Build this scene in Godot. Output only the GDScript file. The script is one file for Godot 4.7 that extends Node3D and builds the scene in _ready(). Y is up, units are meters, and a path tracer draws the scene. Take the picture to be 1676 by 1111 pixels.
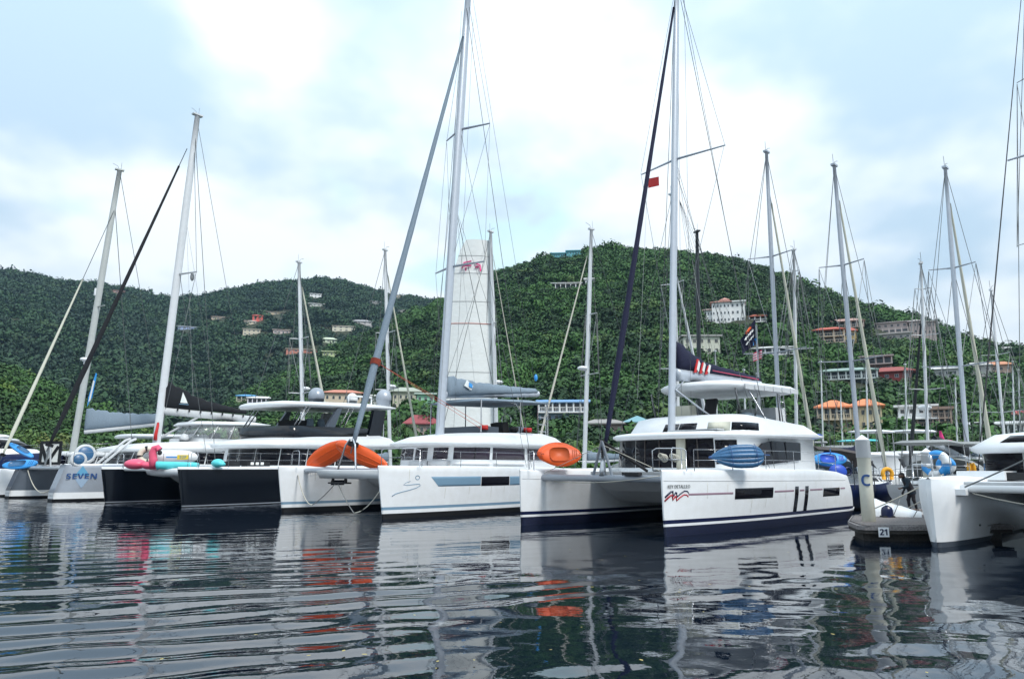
extends Node3D

const EYE := 2.1
const PITCH := 10.1
const FOCAL := 1180.0
var rng := RandomNumberGenerator.new()
var M := {}
var used := {}
var noise_a := FastNoiseLite.new()
var noise_b := FastNoiseLite.new()
var houses := []

# ---------------------------------------------------------------- materials
func lin(r: float, g: float, b: float) -> Color:
	return Color(r, g, b).linear_to_srgb()

func pm(r: float, g: float, b: float, rough := 0.5, metal := 0.0, tex: Texture2D = null, tex_scale := 0.5) -> StandardMaterial3D:
	var m := StandardMaterial3D.new()
	m.albedo_color = lin(r, g, b)
	m.roughness = rough
	m.metallic = metal
	m.cull_mode = BaseMaterial3D.CULL_DISABLED
	if tex:
		m.albedo_texture = tex
		m.uv1_triplanar = true
		m.uv1_scale = Vector3.ONE * tex_scale
	return m

func mottle(seed_: int, freq: float, low: float, high := 1.0, tint := Color(1, 1, 1)) -> NoiseTexture2D:
	var n := FastNoiseLite.new()
	n.seed = seed_
	n.frequency = freq
	n.fractal_octaves = 5
	var g := Gradient.new()
	g.set_color(0, Color(low * tint.r, low * tint.g, low * tint.b))
	g.set_color(1, Color(high, high, high))
	var t := NoiseTexture2D.new()
	t.width = 512
	t.height = 512
	t.seamless = true
	t.noise = n
	t.color_ramp = g
	return t

func bumpy(seed_: int, freq: float, strength: float) -> NoiseTexture2D:
	var n := FastNoiseLite.new()
	n.seed = seed_
	n.frequency = freq
	n.fractal_octaves = 4
	var t := NoiseTexture2D.new()
	t.width = 512
	t.height = 512
	t.seamless = true
	t.noise = n
	t.as_normal_map = true
	t.bump_strength = strength
	return t

func make_materials() -> void:
	var grime := mottle(3, 0.012, 0.955, 1.0, Color(1.0, 0.995, 0.985))
	var canvas := mottle(5, 0.03, 0.7)
	var weather := mottle(8, 0.02, 0.6)
	M.white = pm(0.82, 0.845, 0.87, 0.3, 0.0, grime, 0.3)
	M.deck = pm(0.82, 0.84, 0.86, 0.6, 0.0, grime, 0.5)
	M.cream = pm(0.70, 0.68, 0.56, 0.5, 0.0, grime, 0.4)
	M.grey_white = pm(0.58, 0.60, 0.62, 0.4, 0.0, grime, 0.4)
	M.silver = pm(0.36, 0.40, 0.46, 0.32, 0.25, grime, 0.3)
	M.dark_grey = pm(0.09, 0.11, 0.14, 0.3, 0.0, grime, 0.3)
	M.black_hull = pm(0.004, 0.006, 0.011, 0.16, 0.0, grime, 0.3)
	M.black = pm(0.006, 0.007, 0.009, 0.55)
	M.rubber = pm(0.02, 0.02, 0.022, 0.8)
	M.glass = pm(0.005, 0.005, 0.009, 0.04)
	M.glass.metallic_specular = 0.3
	M.glass_violet = pm(0.03, 0.02, 0.035, 0.08)
	M.vinyl = pm(0.6, 0.63, 0.66, 0.1)
	M.vinyl.transparency = BaseMaterial3D.TRANSPARENCY_ALPHA
	M.vinyl.albedo_color.a = 0.28
	M.navy = pm(0.004, 0.014, 0.075, 0.35)
	M.navy_cloth = pm(0.004, 0.007, 0.045, 0.85, 0.0, canvas, 1.5)
	M.black_cloth = pm(0.006, 0.008, 0.013, 0.85, 0.0, canvas, 1.5)
	M.grey_cloth = pm(0.27, 0.35, 0.43, 0.8, 0.0, canvas, 1.2)
	M.grey_cloth.normal_enabled = true
	M.grey_cloth.normal_texture = bumpy(21, 0.02, 6.0)
	for k in ["navy_cloth", "black_cloth"]:
		M[k].normal_enabled = true
		M[k].normal_texture = M.grey_cloth.normal_texture
	M.stone_cloth = pm(0.40, 0.42, 0.42, 0.85, 0.0, canvas, 1.2)
	M.brown_cloth = pm(0.10, 0.085, 0.08, 0.9, 0.0, canvas, 1.2)
	M.sail = pm(0.78, 0.81, 0.80, 0.7, 0.0, grime, 0.25)
	M.sail.normal_enabled = true
	M.sail.normal_texture = M.grey_cloth.normal_texture
	M.sail.normal_scale = 0.35
	M.streak = pm(0.60, 0.60, 0.55, 0.5)
	M.stripe_blue = pm(0.17, 0.29, 0.40, 0.35)
	M.stripe_navy = pm(0.005, 0.010, 0.05, 0.3)
	M.stripe_rose = pm(0.30, 0.20, 0.25, 0.4)
	M.alu = pm(0.52, 0.57, 0.64, 0.35, 0.2, grime, 0.4)
	M.mast_white = pm(0.66, 0.69, 0.72, 0.35, 0.0, grime, 0.3)
	M.mast_old = pm(0.50, 0.53, 0.52, 0.45, 0.1, grime, 0.4)
	M.mast_grey = pm(0.42, 0.46, 0.52, 0.4, 0.3, grime, 0.3)
	M.mast_cream = pm(0.62, 0.62, 0.52, 0.4, 0.0, grime, 0.3)
	M.mast_black = pm(0.02, 0.024, 0.03, 0.35)
	M.steel = pm(0.55, 0.56, 0.58, 0.22, 0.85)
	M.wire = pm(0.26, 0.275, 0.28, 0.45, 0.2)
	M.wire_dark = pm(0.03, 0.03, 0.035, 0.6)
	M.rope = pm(0.52, 0.50, 0.43, 0.9)
	M.rope_grey = pm(0.20, 0.21, 0.21, 0.9)
	M.rope_red = pm(0.5, 0.10, 0.06, 0.9)
	M.orange = pm(0.80, 0.105, 0.012, 0.38, 0.0, grime, 1.0)
	M.orange_dark = pm(0.55, 0.085, 0.012, 0.5)
	M.kayak_blue = pm(0.045, 0.17, 0.36, 0.35, 0.0, canvas, 1.0)
	M.sky_blue = pm(0.035, 0.30, 0.72, 0.4)
	M.royal = pm(0.02, 0.08, 0.5, 0.4)
	M.teal = pm(0.10, 0.62, 0.66, 0.35)
	M.pink = pm(0.80, 0.11, 0.20, 0.35)
	M.hot_pink = pm(0.86, 0.05, 0.26, 0.35)
	M.yellow = pm(0.80, 0.60, 0.04, 0.45)
	M.lifebuoy = pm(0.85, 0.40, 0.02, 0.6)
	M.red = pm(0.55, 0.02, 0.02, 0.6)
	M.blue_deep = pm(0.02, 0.07, 0.22, 0.4)
	M.antifoul_navy = pm(0.005, 0.012, 0.055, 0.6, 0.0, weather, 1.0)
	M.antifoul_black = pm(0.005, 0.006, 0.008, 0.7)
	M.wood = pm(0.22, 0.18, 0.16, 0.8, 0.0, weather, 1.2)
	M.wood_dark = pm(0.055, 0.05, 0.045, 0.85, 0.0, weather, 1.2)
	M.dock_grey = pm(0.33, 0.31, 0.31, 0.85, 0.0, weather, 1.2)
	M.concrete = pm(0.35, 0.35, 0.33, 0.85, 0.0, weather, 0.8)
	M.pile_white = pm(0.66, 0.66, 0.57, 0.55, 0.0, grime, 0.8)
	M.skin = pm(0.10, 0.05, 0.03, 0.6)
	M.shirt_dark = pm(0.012, 0.026, 0.042, 0.85)
	M.trousers = pm(0.016, 0.014, 0.02, 0.85)
	M.hair = pm(0.006, 0.005, 0.005, 0.8)
	M.leaf = StandardMaterial3D.new()
	M.leaf.vertex_color_use_as_albedo = true
	M.leaf.roughness = 0.75
	M.leaf.cull_mode = BaseMaterial3D.CULL_DISABLED
	M.leaf.backlight_enabled = true
	M.leaf.backlight = lin(0.02, 0.04, 0.01)
	M.bark = pm(0.12, 0.09, 0.065, 0.9, 0.0, weather, 1.0)
	M.bark.resource_name = "bark"
	M.ground = pm(0.045, 0.055, 0.022, 0.95, 0.0, weather, 0.02)
	M.stone = pm(0.22, 0.20, 0.17, 0.9, 0.0, weather, 0.3)
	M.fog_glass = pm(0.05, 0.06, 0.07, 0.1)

# ---------------------------------------------------------------- scene graph
func numbered(called: String) -> String:
	if not used.has(called):
		used[called] = 0
		return called
	used[called] += 1
	return "%s_%03d" % [called, used[called]]

func tag(o: Node3D, label: String, category: String, group := "") -> Node3D:
	o.set_meta("label", label)
	o.set_meta("category", category)
	if group:
		o.set_meta("group", group)
	return o

func thing(called: String, label: String, category: String, where := Vector3.ZERO, turn := 0.0, group := "") -> Node3D:
	var o := Node3D.new()
	o.name = numbered(called)
	add_child(o)
	o.position = where
	o.rotation.y = turn
	tag(o, label, category, group)
	return o

func sb(smooth := false) -> SurfaceTool:
	var st := SurfaceTool.new()
	st.begin(Mesh.PRIMITIVE_TRIANGLES)
	st.set_smooth_group(0 if smooth else -1)
	return st

func obj(called: String, st: SurfaceTool, m: Material, parent: Node = self) -> MeshInstance3D:
	var o := MeshInstance3D.new()
	st.generate_normals()
	o.mesh = st.commit()
	o.material_override = m
	if parent == self:
		o.name = numbered(called)
		add_child(o)
	else:
		o.name = called
		parent.add_child(o, true)
	return o

func structure(called: String, st: SurfaceTool, m: Material) -> MeshInstance3D:
	var o := obj(called, st, m)
	o.set_meta("kind", "structure")
	return o

# ---------------------------------------------------------------- shapes
func tri(st: SurfaceTool, a: Vector3, b: Vector3, c: Vector3) -> void:
	st.add_vertex(a)
	st.add_vertex(b)
	st.add_vertex(c)

func quad(st: SurfaceTool, a: Vector3, b: Vector3, c: Vector3, d: Vector3) -> void:
	tri(st, a, b, c)
	tri(st, a, c, d)

func box(st: SurfaceTool, c: Vector3, s: Vector3, b := Basis()) -> void:
	var h := s * 0.5
	var p := []
	for k in 8:
		p.append(c + b * Vector3(h.x if k & 1 else -h.x, h.y if k & 2 else -h.y, h.z if k & 4 else -h.z))
	for f in [[0, 2, 3, 1], [4, 5, 7, 6], [0, 1, 5, 4], [2, 6, 7, 3], [0, 4, 6, 2], [1, 3, 7, 5]]:
		quad(st, p[f[0]], p[f[1]], p[f[2]], p[f[3]])

func loft(st: SurfaceTool, rings: Array, closed := true) -> void:
	for i in rings.size() - 1:
		var a: PackedVector3Array = rings[i]
		var b: PackedVector3Array = rings[i + 1]
		var n := a.size()
		for j in (n if closed else n - 1):
			var k := (j + 1) % n
			quad(st, a[j], b[j], b[k], a[k])

func cap(st: SurfaceTool, ring: PackedVector3Array) -> void:
	var c := Vector3.ZERO
	for p in ring:
		c += p
	c /= ring.size()
	for j in ring.size():
		tri(st, c, ring[j], ring[(j + 1) % ring.size()])

func circle(c: Vector3, r: float, x: Vector3, y: Vector3, n: int, ry := -1.0) -> PackedVector3Array:
	var out := PackedVector3Array()
	for k in n:
		var a := TAU * k / n
		out.append(c + x * cos(a) * r + y * sin(a) * (r if ry < 0 else ry))
	return out

func tube(st: SurfaceTool, pts: Array, r0: float, r1 := -1.0, n := 6, flat := 1.0) -> void:
	if r1 < 0:
		r1 = r0
	var rings := []
	for i in pts.size():
		var d: Vector3 = (pts[mini(i + 1, pts.size() - 1)] - pts[maxi(i - 1, 0)]).normalized()
		var x := d.cross(Vector3(0.02, 0.01, 1)).normalized() if absf(d.z) < 0.9 else d.cross(Vector3.UP).normalized()
		var y := d.cross(x).normalized()
		var r := lerpf(r0, r1, float(i) / maxi(pts.size() - 1, 1))
		rings.append(circle(pts[i], r, x, y, n, r * flat))
	loft(st, rings)
	cap(st, rings[0])
	cap(st, rings[-1])

func bar(called: String, pts: Array, r: float, m: Material, parent: Node, n := 6, r1 := -1.0) -> MeshInstance3D:
	var st := sb(true)
	tube(st, pts, r, r1, n)
	return obj(called, st, m, parent)

func sag(a: Vector3, b: Vector3, drop: float, n := 10) -> Array:
	var out := []
	for i in n + 1:
		var t := float(i) / n
		out.append(a.lerp(b, t) - Vector3(0, drop * 4.0 * t * (1 - t), 0))
	return out

func panel(st: SurfaceTool, pts: Array, thick: float) -> void:
	var nrm := Vector3.ZERO
	for i in pts.size():
		nrm += (pts[i] as Vector3).cross(pts[(i + 1) % pts.size()])
	nrm = nrm.normalized() * thick * 0.5
	var a := PackedVector3Array()
	var b := PackedVector3Array()
	for p in pts:
		a.append(p + nrm)
		b.append(p - nrm)
	cap(st, a)
	cap(st, b)
	loft(st, [a, b])

func blob(st: SurfaceTool, c: Vector3, r: Vector3, b := Basis(), nu := 14, nv := 9) -> void:
	var rings := []
	for i in nv + 1:
		var f := PI * i / nv
		var ring := PackedVector3Array()
		for j in nu:
			var a := TAU * j / nu
			ring.append(c + b * Vector3(r.x * sin(f) * cos(a), r.y * cos(f), r.z * sin(f) * sin(a)))
		rings.append(ring)
	loft(st, rings)

func ring_tube(st: SurfaceTool, c: Vector3, x: Vector3, y: Vector3, R: float, r: float, a0 := 0.0, a1 := TAU, n := 20, m := 8) -> void:
	var rings := []
	var nrm := x.cross(y).normalized()
	for i in n + 1:
		var a := lerpf(a0, a1, float(i) / n)
		var d := x * cos(a) + y * sin(a)
		rings.append(circle(c + d * R, r, d, nrm, m))
	loft(st, rings)
	if a1 - a0 < TAU - 0.01:
		cap(st, rings[0])
		cap(st, rings[-1])

func table(t: Array, x: float) -> float:
	if x <= t[0][0]:
		return t[0][1]
	for i in range(1, t.size()):
		if x <= t[i][0]:
			return lerpf(t[i - 1][1], t[i][1], (x - t[i - 1][0]) / (t[i][0] - t[i - 1][0]))
	return t[-1][1]

# ---------------------------------------------------------------- where things stand
func ray(x: float, y: float) -> Vector3:
	return Vector3((x - 838.0) / FOCAL, -(y - 555.5) / FOCAL, -1.0).rotated(Vector3.RIGHT, deg_to_rad(PITCH))

func at(x: float, y: float, depth: float) -> Vector3:
	var d := ray(x, y)
	return Vector3(0, EYE, 0) + d * (depth / -d.z)

# ---------------------------------------------------------------- terrain
var ridge_near := []
var ridge_far := []
var ridge_left := []

func profile(px: Array) -> Array:
	var out := []
	for p in px:
		var d := ray(p[0], p[1])
		out.append([atan2(d.x, -d.z), d.y / Vector2(d.x, d.z).length()])
	return out

func hill(t: Array, th: float, r: float, r0: float, r1: float, power: float, rough: float) -> float:
	var e := table(t, th)
	var s := clampf((r - r0) / (r1 - r0), 0.0, 1.0)
	if r <= r1:
		var k := pow(sin(s * PI * 0.5), power)
		var g := noise_a.get_noise_2d(th * 420.0, r * 0.8) * rough * (1.0 - k) * s * 3.0
		return EYE * k + r * maxf(e, -0.01) * clampf(k + g, 0.0, 1.0)
	return EYE + r1 * e - (r - r1) * 0.35

func ground(x: float, z: float) -> float:
	var r := Vector2(x, z).length()
	var th := atan2(x, -z)
	var shore := 84.0 + 8.0 * noise_a.get_noise_1d(th * 300.0)
	var h := -2.0
	if r > shore:
		h = minf(1.2, (r - shore) * 0.3)
	h = maxf(h, hill(ridge_near, th, r, 100.0, 420.0, 1.1, 0.10))
	h = maxf(h, hill(ridge_far, th, r, 240.0, 980.0, 1.0, 0.12))
	h = maxf(h, hill(ridge_left, th, r, 105.0, 270.0, 1.1, 0.08))
	return h

func land(px: float, py: float) -> Vector3:
	var d := ray(px, py)
	d /= Vector2(d.x, d.z).length()
	var r := 70.0
	while r < 1500.0:
		var p := Vector3(0, EYE, 0) + d * r
		if p.y < ground(p.x, p.z):
			return p
		r += 0.5
	return Vector3(0, EYE, 0) + d * 400.0

# ---------------------------------------------------------------- sky, water, hills, forest
func make_sky() -> void:
	var w := 2048
	var h := 1024
	var im := Image.create(w, h, false, Image.FORMAT_RGBF)
	var big := FastNoiseLite.new()
	big.seed = 12
	big.frequency = 0.7
	big.fractal_octaves = 6
	big.fractal_gain = 0.5
	var fine := FastNoiseLite.new()
	fine.seed = 77
	fine.frequency = 2.6
	fine.fractal_octaves = 5
	var hole := FastNoiseLite.new()
	hole.seed = 31
	hole.frequency = 0.9
	hole.fractal_octaves = 4
	for j in h:
		var el := PI * (0.5 - (j + 0.5) / h)
		for i in w:
			if j > h / 2 + 16:
				im.set_pixel(i, j, Color(0.05, 0.07, 0.08))
				continue
			var az := TAU * (i + 0.5) / w
			var y := maxf(sin(el), 0.0)
			# a flat cloud deck: look the noise up where the view meets it
			var k := 1.0 / (y + 0.28)
			var q := Vector3(sin(az) * cos(el) * k, cos(az) * cos(el) * k, 0.0)
			var n := big.get_noise_3d(q.x * 1.25, q.y * 1.25, 0.3) * 1.5 + 0.35 * fine.get_noise_3d(q.x, q.y, 4.0)
			var t := smoothstep(-0.30, 0.52, n * 1.1 + 0.10 * sin(az * 2.0 + 0.6))
			var c := Color(0.53, 0.71, 0.88).lerp(Color(0.97, 1.05, 1.11), t)
			var thin := smoothstep(0.22, 0.5, hole.get_noise_3d(q.x * 1.3, q.y * 1.3, 9.0)) * smoothstep(0.15, 0.5, t)
			c = c.lerp(Color(0.62, 0.95, 1.06), thin * 0.7)
			c = c.lerp(Color(0.80, 0.93, 1.03), 0.5 * exp(-y * 7.0))
			var lift := 0.88 + 0.55 * smoothstep(0.0, 1.0, y)
			im.set_pixel(i, j, Color(c.r * lift, c.g * lift, c.b * lift))
	var mat := PanoramaSkyMaterial.new()
	mat.panorama = ImageTexture.create_from_image(im)
	var sky := Sky.new()
	sky.sky_material = mat
	var env := Environment.new()
	env.background_mode = Environment.BG_SKY
	env.sky = sky
	env.background_energy_multiplier = 0.62
	env.tonemap_mode = Environment.TONE_MAPPER_LINEAR
	env.tonemap_exposure = 1.75
	env.sdfgi_enabled = true
	env.ssao_enabled = true
	env.ssil_enabled = true
	env.fog_enabled = true
	env.fog_density = 0.00010
	env.fog_light_color = lin(0.34, 0.52, 0.72)
	var we := WorldEnvironment.new()
	we.name = "world_environment"
	we.environment = env
	add_child(we)

func wave_set(spread: float, seed_: int, n: int, lmin: float, lmax: float, steep: float) -> Array:
	var r := RandomNumberGenerator.new()
	r.seed = seed_
	var out := []
	for i in n:
		var l := lmin * pow(lmax / lmin, (i + r.randf()) / n)
		var a := r.randfn(0.0, spread)
		var k := TAU / l
		out.append([sin(a) * k, cos(a) * k, steep / k * r.randf_range(0.7, 1.2), r.randf() * TAU])
	return out

func make_water() -> void:
	var trains := []
	trains.append(wave_set(0.16, 5, 5, 0.75, 1.25, 0.052))   # parallel ripples, left
	trains.append(wave_set(0.9, 9, 9, 0.7, 3.0, 0.026))    # confused chop
	trains.append(wave_set(0.7, 14, 5, 0.22, 0.42, 0.013))  # small ripples
	var m := StandardMaterial3D.new()
	m.albedo_color = lin(0.0010, 0.0050, 0.0135)
	m.roughness = 0.02
	m.metallic_specular = 1.0
	m.cull_mode = BaseMaterial3D.CULL_DISABLED
	m.normal_enabled = true
	m.normal_scale = 0.035
	m.uv1_triplanar = true
	m.uv1_world_triplanar = true
	m.uv1_scale = Vector3(0.32, 0.32, 0.32)
	var rip := FastNoiseLite.new()
	rip.seed = 44
	rip.frequency = 0.022
	rip.fractal_octaves = 3
	var nt := NoiseTexture2D.new()
	nt.width = 1024
	nt.height = 1024
	nt.seamless = true
	nt.noise = rip
	nt.as_normal_map = true
	nt.bump_strength = 4.0
	m.normal_texture = nt
	var patches := [[-19.0, 19.0, 0.075, 3.0, 20.0, 0.05], [-62.0, 62.0, 0.30, 20.0, 66.0, 0.13]]
	var vs := PackedVector3Array()
	var ns := PackedVector3Array()
	var ix := PackedInt32Array()
	for p in patches:
		var nx := int((p[1] - p[0]) / p[2])
		var nz := int((p[4] - p[3]) / p[5])
		var base := vs.size()
		for j in nz + 1:
			var z: float = -(p[3] + (p[4] - p[3]) * j / nz)
			for i in nx + 1:
				var x: float = p[0] + (p[1] - p[0]) * i / nx
				var gust := noise_b.get_noise_2d(x * 3.0, z * 3.0)
				var left := clampf(0.5 - x * 0.09 + gust * 0.5, 0.12, 1.15)
				var patch := clampf(0.75 + gust * 1.1, 0.25, 1.4)
				var far := clampf(1.85 + z * 0.098, 0.10, 1.0)
				var wgt := [left * far, patch * far, clampf(0.20 - gust * 0.7 - (z + 20.0) * 0.03, 0.0, 1.1)]
				# crests lean: they rise to the right
				var xr := x * 0.955 - z * 0.296
				var zr := z * 0.955 + x * 0.296
				var y := 0.0
				var dx := 0.0
				var dz := 0.0
				for g in 3:
					var wg: float = wgt[g]
					for q in trains[g]:
						var ph: float = q[0] * xr + q[1] * zr + q[3]
						var a: float = q[2] * wg
						y += a * sin(ph)
						var c: float = a * cos(ph)
						dx += c * (q[0] * 0.955 + q[1] * 0.296)
						dz += c * (-q[0] * 0.296 + q[1] * 0.955)
				vs.append(Vector3(x, y, z))
				ns.append(Vector3(-dx, 1.0, -dz).normalized())
		for j in nz:
			for i in nx:
				var a := base + j * (nx + 1) + i
				ix.append_array([a, a + nx + 1, a + 1, a + 1, a + nx + 1, a + nx + 2])
	var arr := []
	arr.resize(Mesh.ARRAY_MAX)
	arr[Mesh.ARRAY_VERTEX] = vs
	arr[Mesh.ARRAY_NORMAL] = ns
	arr[Mesh.ARRAY_INDEX] = ix
	var am := ArrayMesh.new()
	am.add_surface_from_arrays(Mesh.PRIMITIVE_TRIANGLES, arr)
	var o := MeshInstance3D.new()
	o.name = "water"
	o.mesh = am
	o.material_override = m
	o.set_meta("kind", "structure")
	add_child(o)
	var st := sb()
	for r in [[-1500, -62, -300, 200], [62, 1500, -300, 200], [-62, 62, -300, -66], [-62, 62, 6, 200], [-62, -19, -20, 6], [19, 62, -20, 6], [-19, 19, -3, 6]]:
		quad(st, Vector3(r[0], -0.01, r[2]), Vector3(r[1], -0.01, r[2]), Vector3(r[1], -0.01, r[3]), Vector3(r[0], -0.01, r[3]))
	structure("harbour_water", st, m)

func make_hills() -> void:
	ridge_near = profile([[-900, 775], [200, 772], [330, 705], [390, 662], [480, 612], [560, 576], [640, 538], [700, 512], [760, 483], [810, 458], [850, 443], [900, 424], [960, 417], [1030, 415], [1090, 419], [1160, 426], [1220, 439], [1290, 465], [1350, 488], [1400, 502], [1450, 518], [1500, 530], [1550, 549], [1600, 568], [1640, 578], [1676, 582], [1900, 640], [2500, 720], [3500, 775]])
	ridge_far = profile([[-1500, 640], [-700, 560], [-300, 500], [-120, 455], [0, 450], [60, 457], [100, 467], [130, 468], [200, 476], [250, 490], [290, 494], [330, 490], [400, 476], [460, 467], [520, 462], [560, 466], [600, 478], [650, 490], [690, 495], [720, 499], [800, 520], [1000, 560], [1400, 590], [1600, 585], [1700, 590], [2200, 640], [3000, 770]])
	ridge_left = profile([[-1500, 560], [-500, 545], [-150, 575], [0, 612], [60, 632], [100, 652], [135, 672], [180, 694], [240, 720], [330, 775], [400, 790]])
	var st := sb(true)
	var nt := 260
	var rs := []
	var r := 78.0
	while r < 1500.0:
		rs.append(r)
		r *= 1.032
	var rows := []
	for q in rs:
		var row := PackedVector3Array()
		for i in nt + 1:
			var th := lerpf(-1.25, 1.25, float(i) / nt)
			var p := Vector3(sin(th) * q, 0, -cos(th) * q)
			p.y = ground(p.x, p.z)
			row.append(p)
		rows.append(row)
	loft(st, rows, false)
	structure("hills", st, M.ground)

func crown_mesh(seed_: int, n: int, leaf: float, squash: float) -> ArrayMesh:
	var r := RandomNumberGenerator.new()
	r.seed = seed_
	var st := SurfaceTool.new()
	st.begin(Mesh.PRIMITIVE_TRIANGLES)
	st.set_smooth_group(-1)
	var lobes := []
	for k in 5:
		lobes.append(Vector3(r.randfn(0, 0.42), 0.55 + r.randf() * 0.5, r.randfn(0, 0.42)))
	for i in n:
		var lobe: Vector3 = lobes[i % 5]
		var d := Vector3(r.randfn(), r.randfn() + 0.35, r.randfn()).normalized()
		var p := lobe + d * (0.34 + 0.26 * r.randf())
		p.y *= squash
		var nn := (d + Vector3(r.randfn(), r.randfn() + 0.6, r.randfn()) * 0.5).normalized()
		var x := nn.cross(Vector3(r.randfn(), r.randfn(), r.randfn())).normalized()
		var y := nn.cross(x)
		var s := leaf * r.randf_range(0.6, 1.3)
		var shade := r.randf_range(0.9, 1.1)
		st.set_color(Color(shade, shade, shade * r.randf_range(0.8, 1.1)))
		st.set_normal((d + nn * 0.28 + Vector3(0, 0.15, 0)).normalized())
		if nn.dot(d) > 0:
			x = -x
		tri(st, p + x * s, p + y * s * 0.8, p - x * s)
		tri(st, p - x * s, p - y * s * 0.7 + x * s * 0.3, p + x * s)
	return st.commit()

func blocked(x: float, z: float, top: float) -> bool:
	var r := Vector2(x, z).length()
	for hs in houses:
		var p: Vector3 = hs[0]
		var w: float = hs[1]
		var d := Vector2(x - p.x, z - p.z)
		if d.length() < w * 0.62 + 1.5:
			return true
		var hr := Vector2(p.x, p.z).length()
		if r < hr and hr - r < (60.0 if hr < 450.0 else 130.0):
			# down the slope in front of the house: low growth only, the view from its porch is kept open
			var side := absf(x * p.z - z * p.x) / hr
			if side < w * 0.55 * r / hr and (top - EYE) / r > (p.y + (0.1 if hr > 450.0 else 0.4) * hs[2] - EYE) / hr:
				return true
	return false

func scatter(called: String, meshes: Array, n: int, th0: float, th1: float, r0: float, r1: float, s0: float, s1: float, cols: Array, pick: Array, low := 0.6) -> void:
	var per := []
	for k in meshes:
		per.append([])
	var tries := 0
	var got := 0
	while got < n and tries < n * 6:
		tries += 1
		var th := rng.randf_range(th0, th1)
		var r := sqrt(rng.randf_range(r0 * r0, r1 * r1))
		var x := sin(th) * r
		var z := -cos(th) * r
		if pick.size() > 0:
			# stay on the slope that this stand of trees covers
			var mine: float = hill(pick[0], th, r, pick[1], pick[2], pick[3], pick[4])
			if mine < ground(x, z) - 0.01 or r > pick[2] + 12.0:
				continue
		var y := ground(x, z)
		if y < low:
			continue
		var big := noise_b.get_noise_2d(x * 0.9, z * 0.9)
		var s := rng.randf_range(s0, s1) * (1.0 + 0.25 * big)
		if rng.randf() < 0.06:
			s *= 1.45
		if blocked(x, z, y + s * 1.3):
			continue
		var b := Basis(Vector3.UP, rng.randf() * TAU).scaled(Vector3(s * rng.randf_range(0.85, 1.2), s * rng.randf_range(0.75, 1.15), s))
		var t := clampf(0.5 + big * 0.8 + 0.9 * noise_a.get_noise_2d(x * 0.5, z * 0.5) + rng.randfn(0, 0.22), 0.0, 1.0)
		var c: Color = cols[0].lerp(cols[1], t)
		if rng.randf() < 0.07:
			c = c.lerp(cols[2], 0.7)
		per[rng.randi() % meshes.size()].append([Transform3D(b, Vector3(x, y - 0.35 * s, z)), c])
		got += 1
	for k in meshes.size():
		if per[k].is_empty():
			continue
		var mm := MultiMesh.new()
		mm.transform_format = MultiMesh.TRANSFORM_3D
		mm.use_colors = true
		mm.mesh = meshes[k]
		mm.instance_count = per[k].size()
		for i in per[k].size():
			mm.set_instance_transform(i, per[k][i][0])
			mm.set_instance_color(i, per[k][i][1])
		var o := MultiMeshInstance3D.new()
		o.name = numbered(called)
		o.multimesh = mm
		o.material_override = M.leaf
		o.set_meta("kind", "stuff")
		add_child(o)
		o.set_meta("label", ["broad dark treetops", "rounded treetops", "ragged treetops", "loose shrubby treetops"][k] + {"hill_forest": " covering the nearer green hill on the right", "mountain_forest": " covering the far ridge on the left", "spur_forest": " on the low slope at the left edge", "shore_thicket": " in the thicket along the shore behind the boats"}[called])
		o.set_meta("category", "forest")

func make_forest() -> void:
	var cm := []
	for k in 4:
		cm.append(crown_mesh(100 + k, 330, 0.135, [0.85, 1.0, 1.2, 0.7][k]))
	var small := []
	for k in 4:
		small.append(crown_mesh(200 + k, 170, 0.18, [0.85, 1.0, 1.2, 0.7][k]))
	var g := [Color(0.011, 0.041, 0.011), Color(0.046, 0.130, 0.021), Color(0.08, 0.14, 0.03)]
	var f := [Color(0.009, 0.034, 0.016), Color(0.024, 0.070, 0.022), Color(0.042, 0.085, 0.026)]
	var l := [Color(0.018, 0.058, 0.010), Color(0.052, 0.140, 0.018), Color(0.12, 0.19, 0.03)]
	scatter("hill_forest", cm, 17000, -0.45, 0.95, 98.0, 428.0, 2.2, 4.0, g, [ridge_near, 100.0, 420.0, 1.1, 0.10])
	scatter("mountain_forest", small, 17000, -0.85, 0.1, 250.0, 990.0, 3.2, 6.0, f, [ridge_far, 240.0, 980.0, 1.0, 0.12])
	scatter("mountain_forest", small, 1200, 0.4, 0.8, 700.0, 990.0, 5.0, 8.0, f, [ridge_far, 240.0, 980.0, 1.0, 0.12])
	scatter("spur_forest", cm, 4500, -1.0, -0.3, 108.0, 275.0, 1.6, 2.9, l, [ridge_left, 105.0, 270.0, 1.1, 0.08])
	scatter("shore_thicket", cm, 1500, -0.95, 0.8, 86.0, 108.0, 1.2, 2.2, l, [], 0.3)

# ---------------------------------------------------------------- houses on the hills
func wallmat(c: Color) -> StandardMaterial3D:
	var g := (c.r + c.g + c.b) / 3.0
	c = c.lerp(Color(g, g, g), 0.22) * 1.12
	c.a = 1.0
	var key := "wall" + c.to_html()
	if not M.has(key):
		M[key] = pm(c.r, c.g, c.b, 0.85, 0.0, M.white.albedo_texture, 0.05)
	return M[key]

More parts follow.
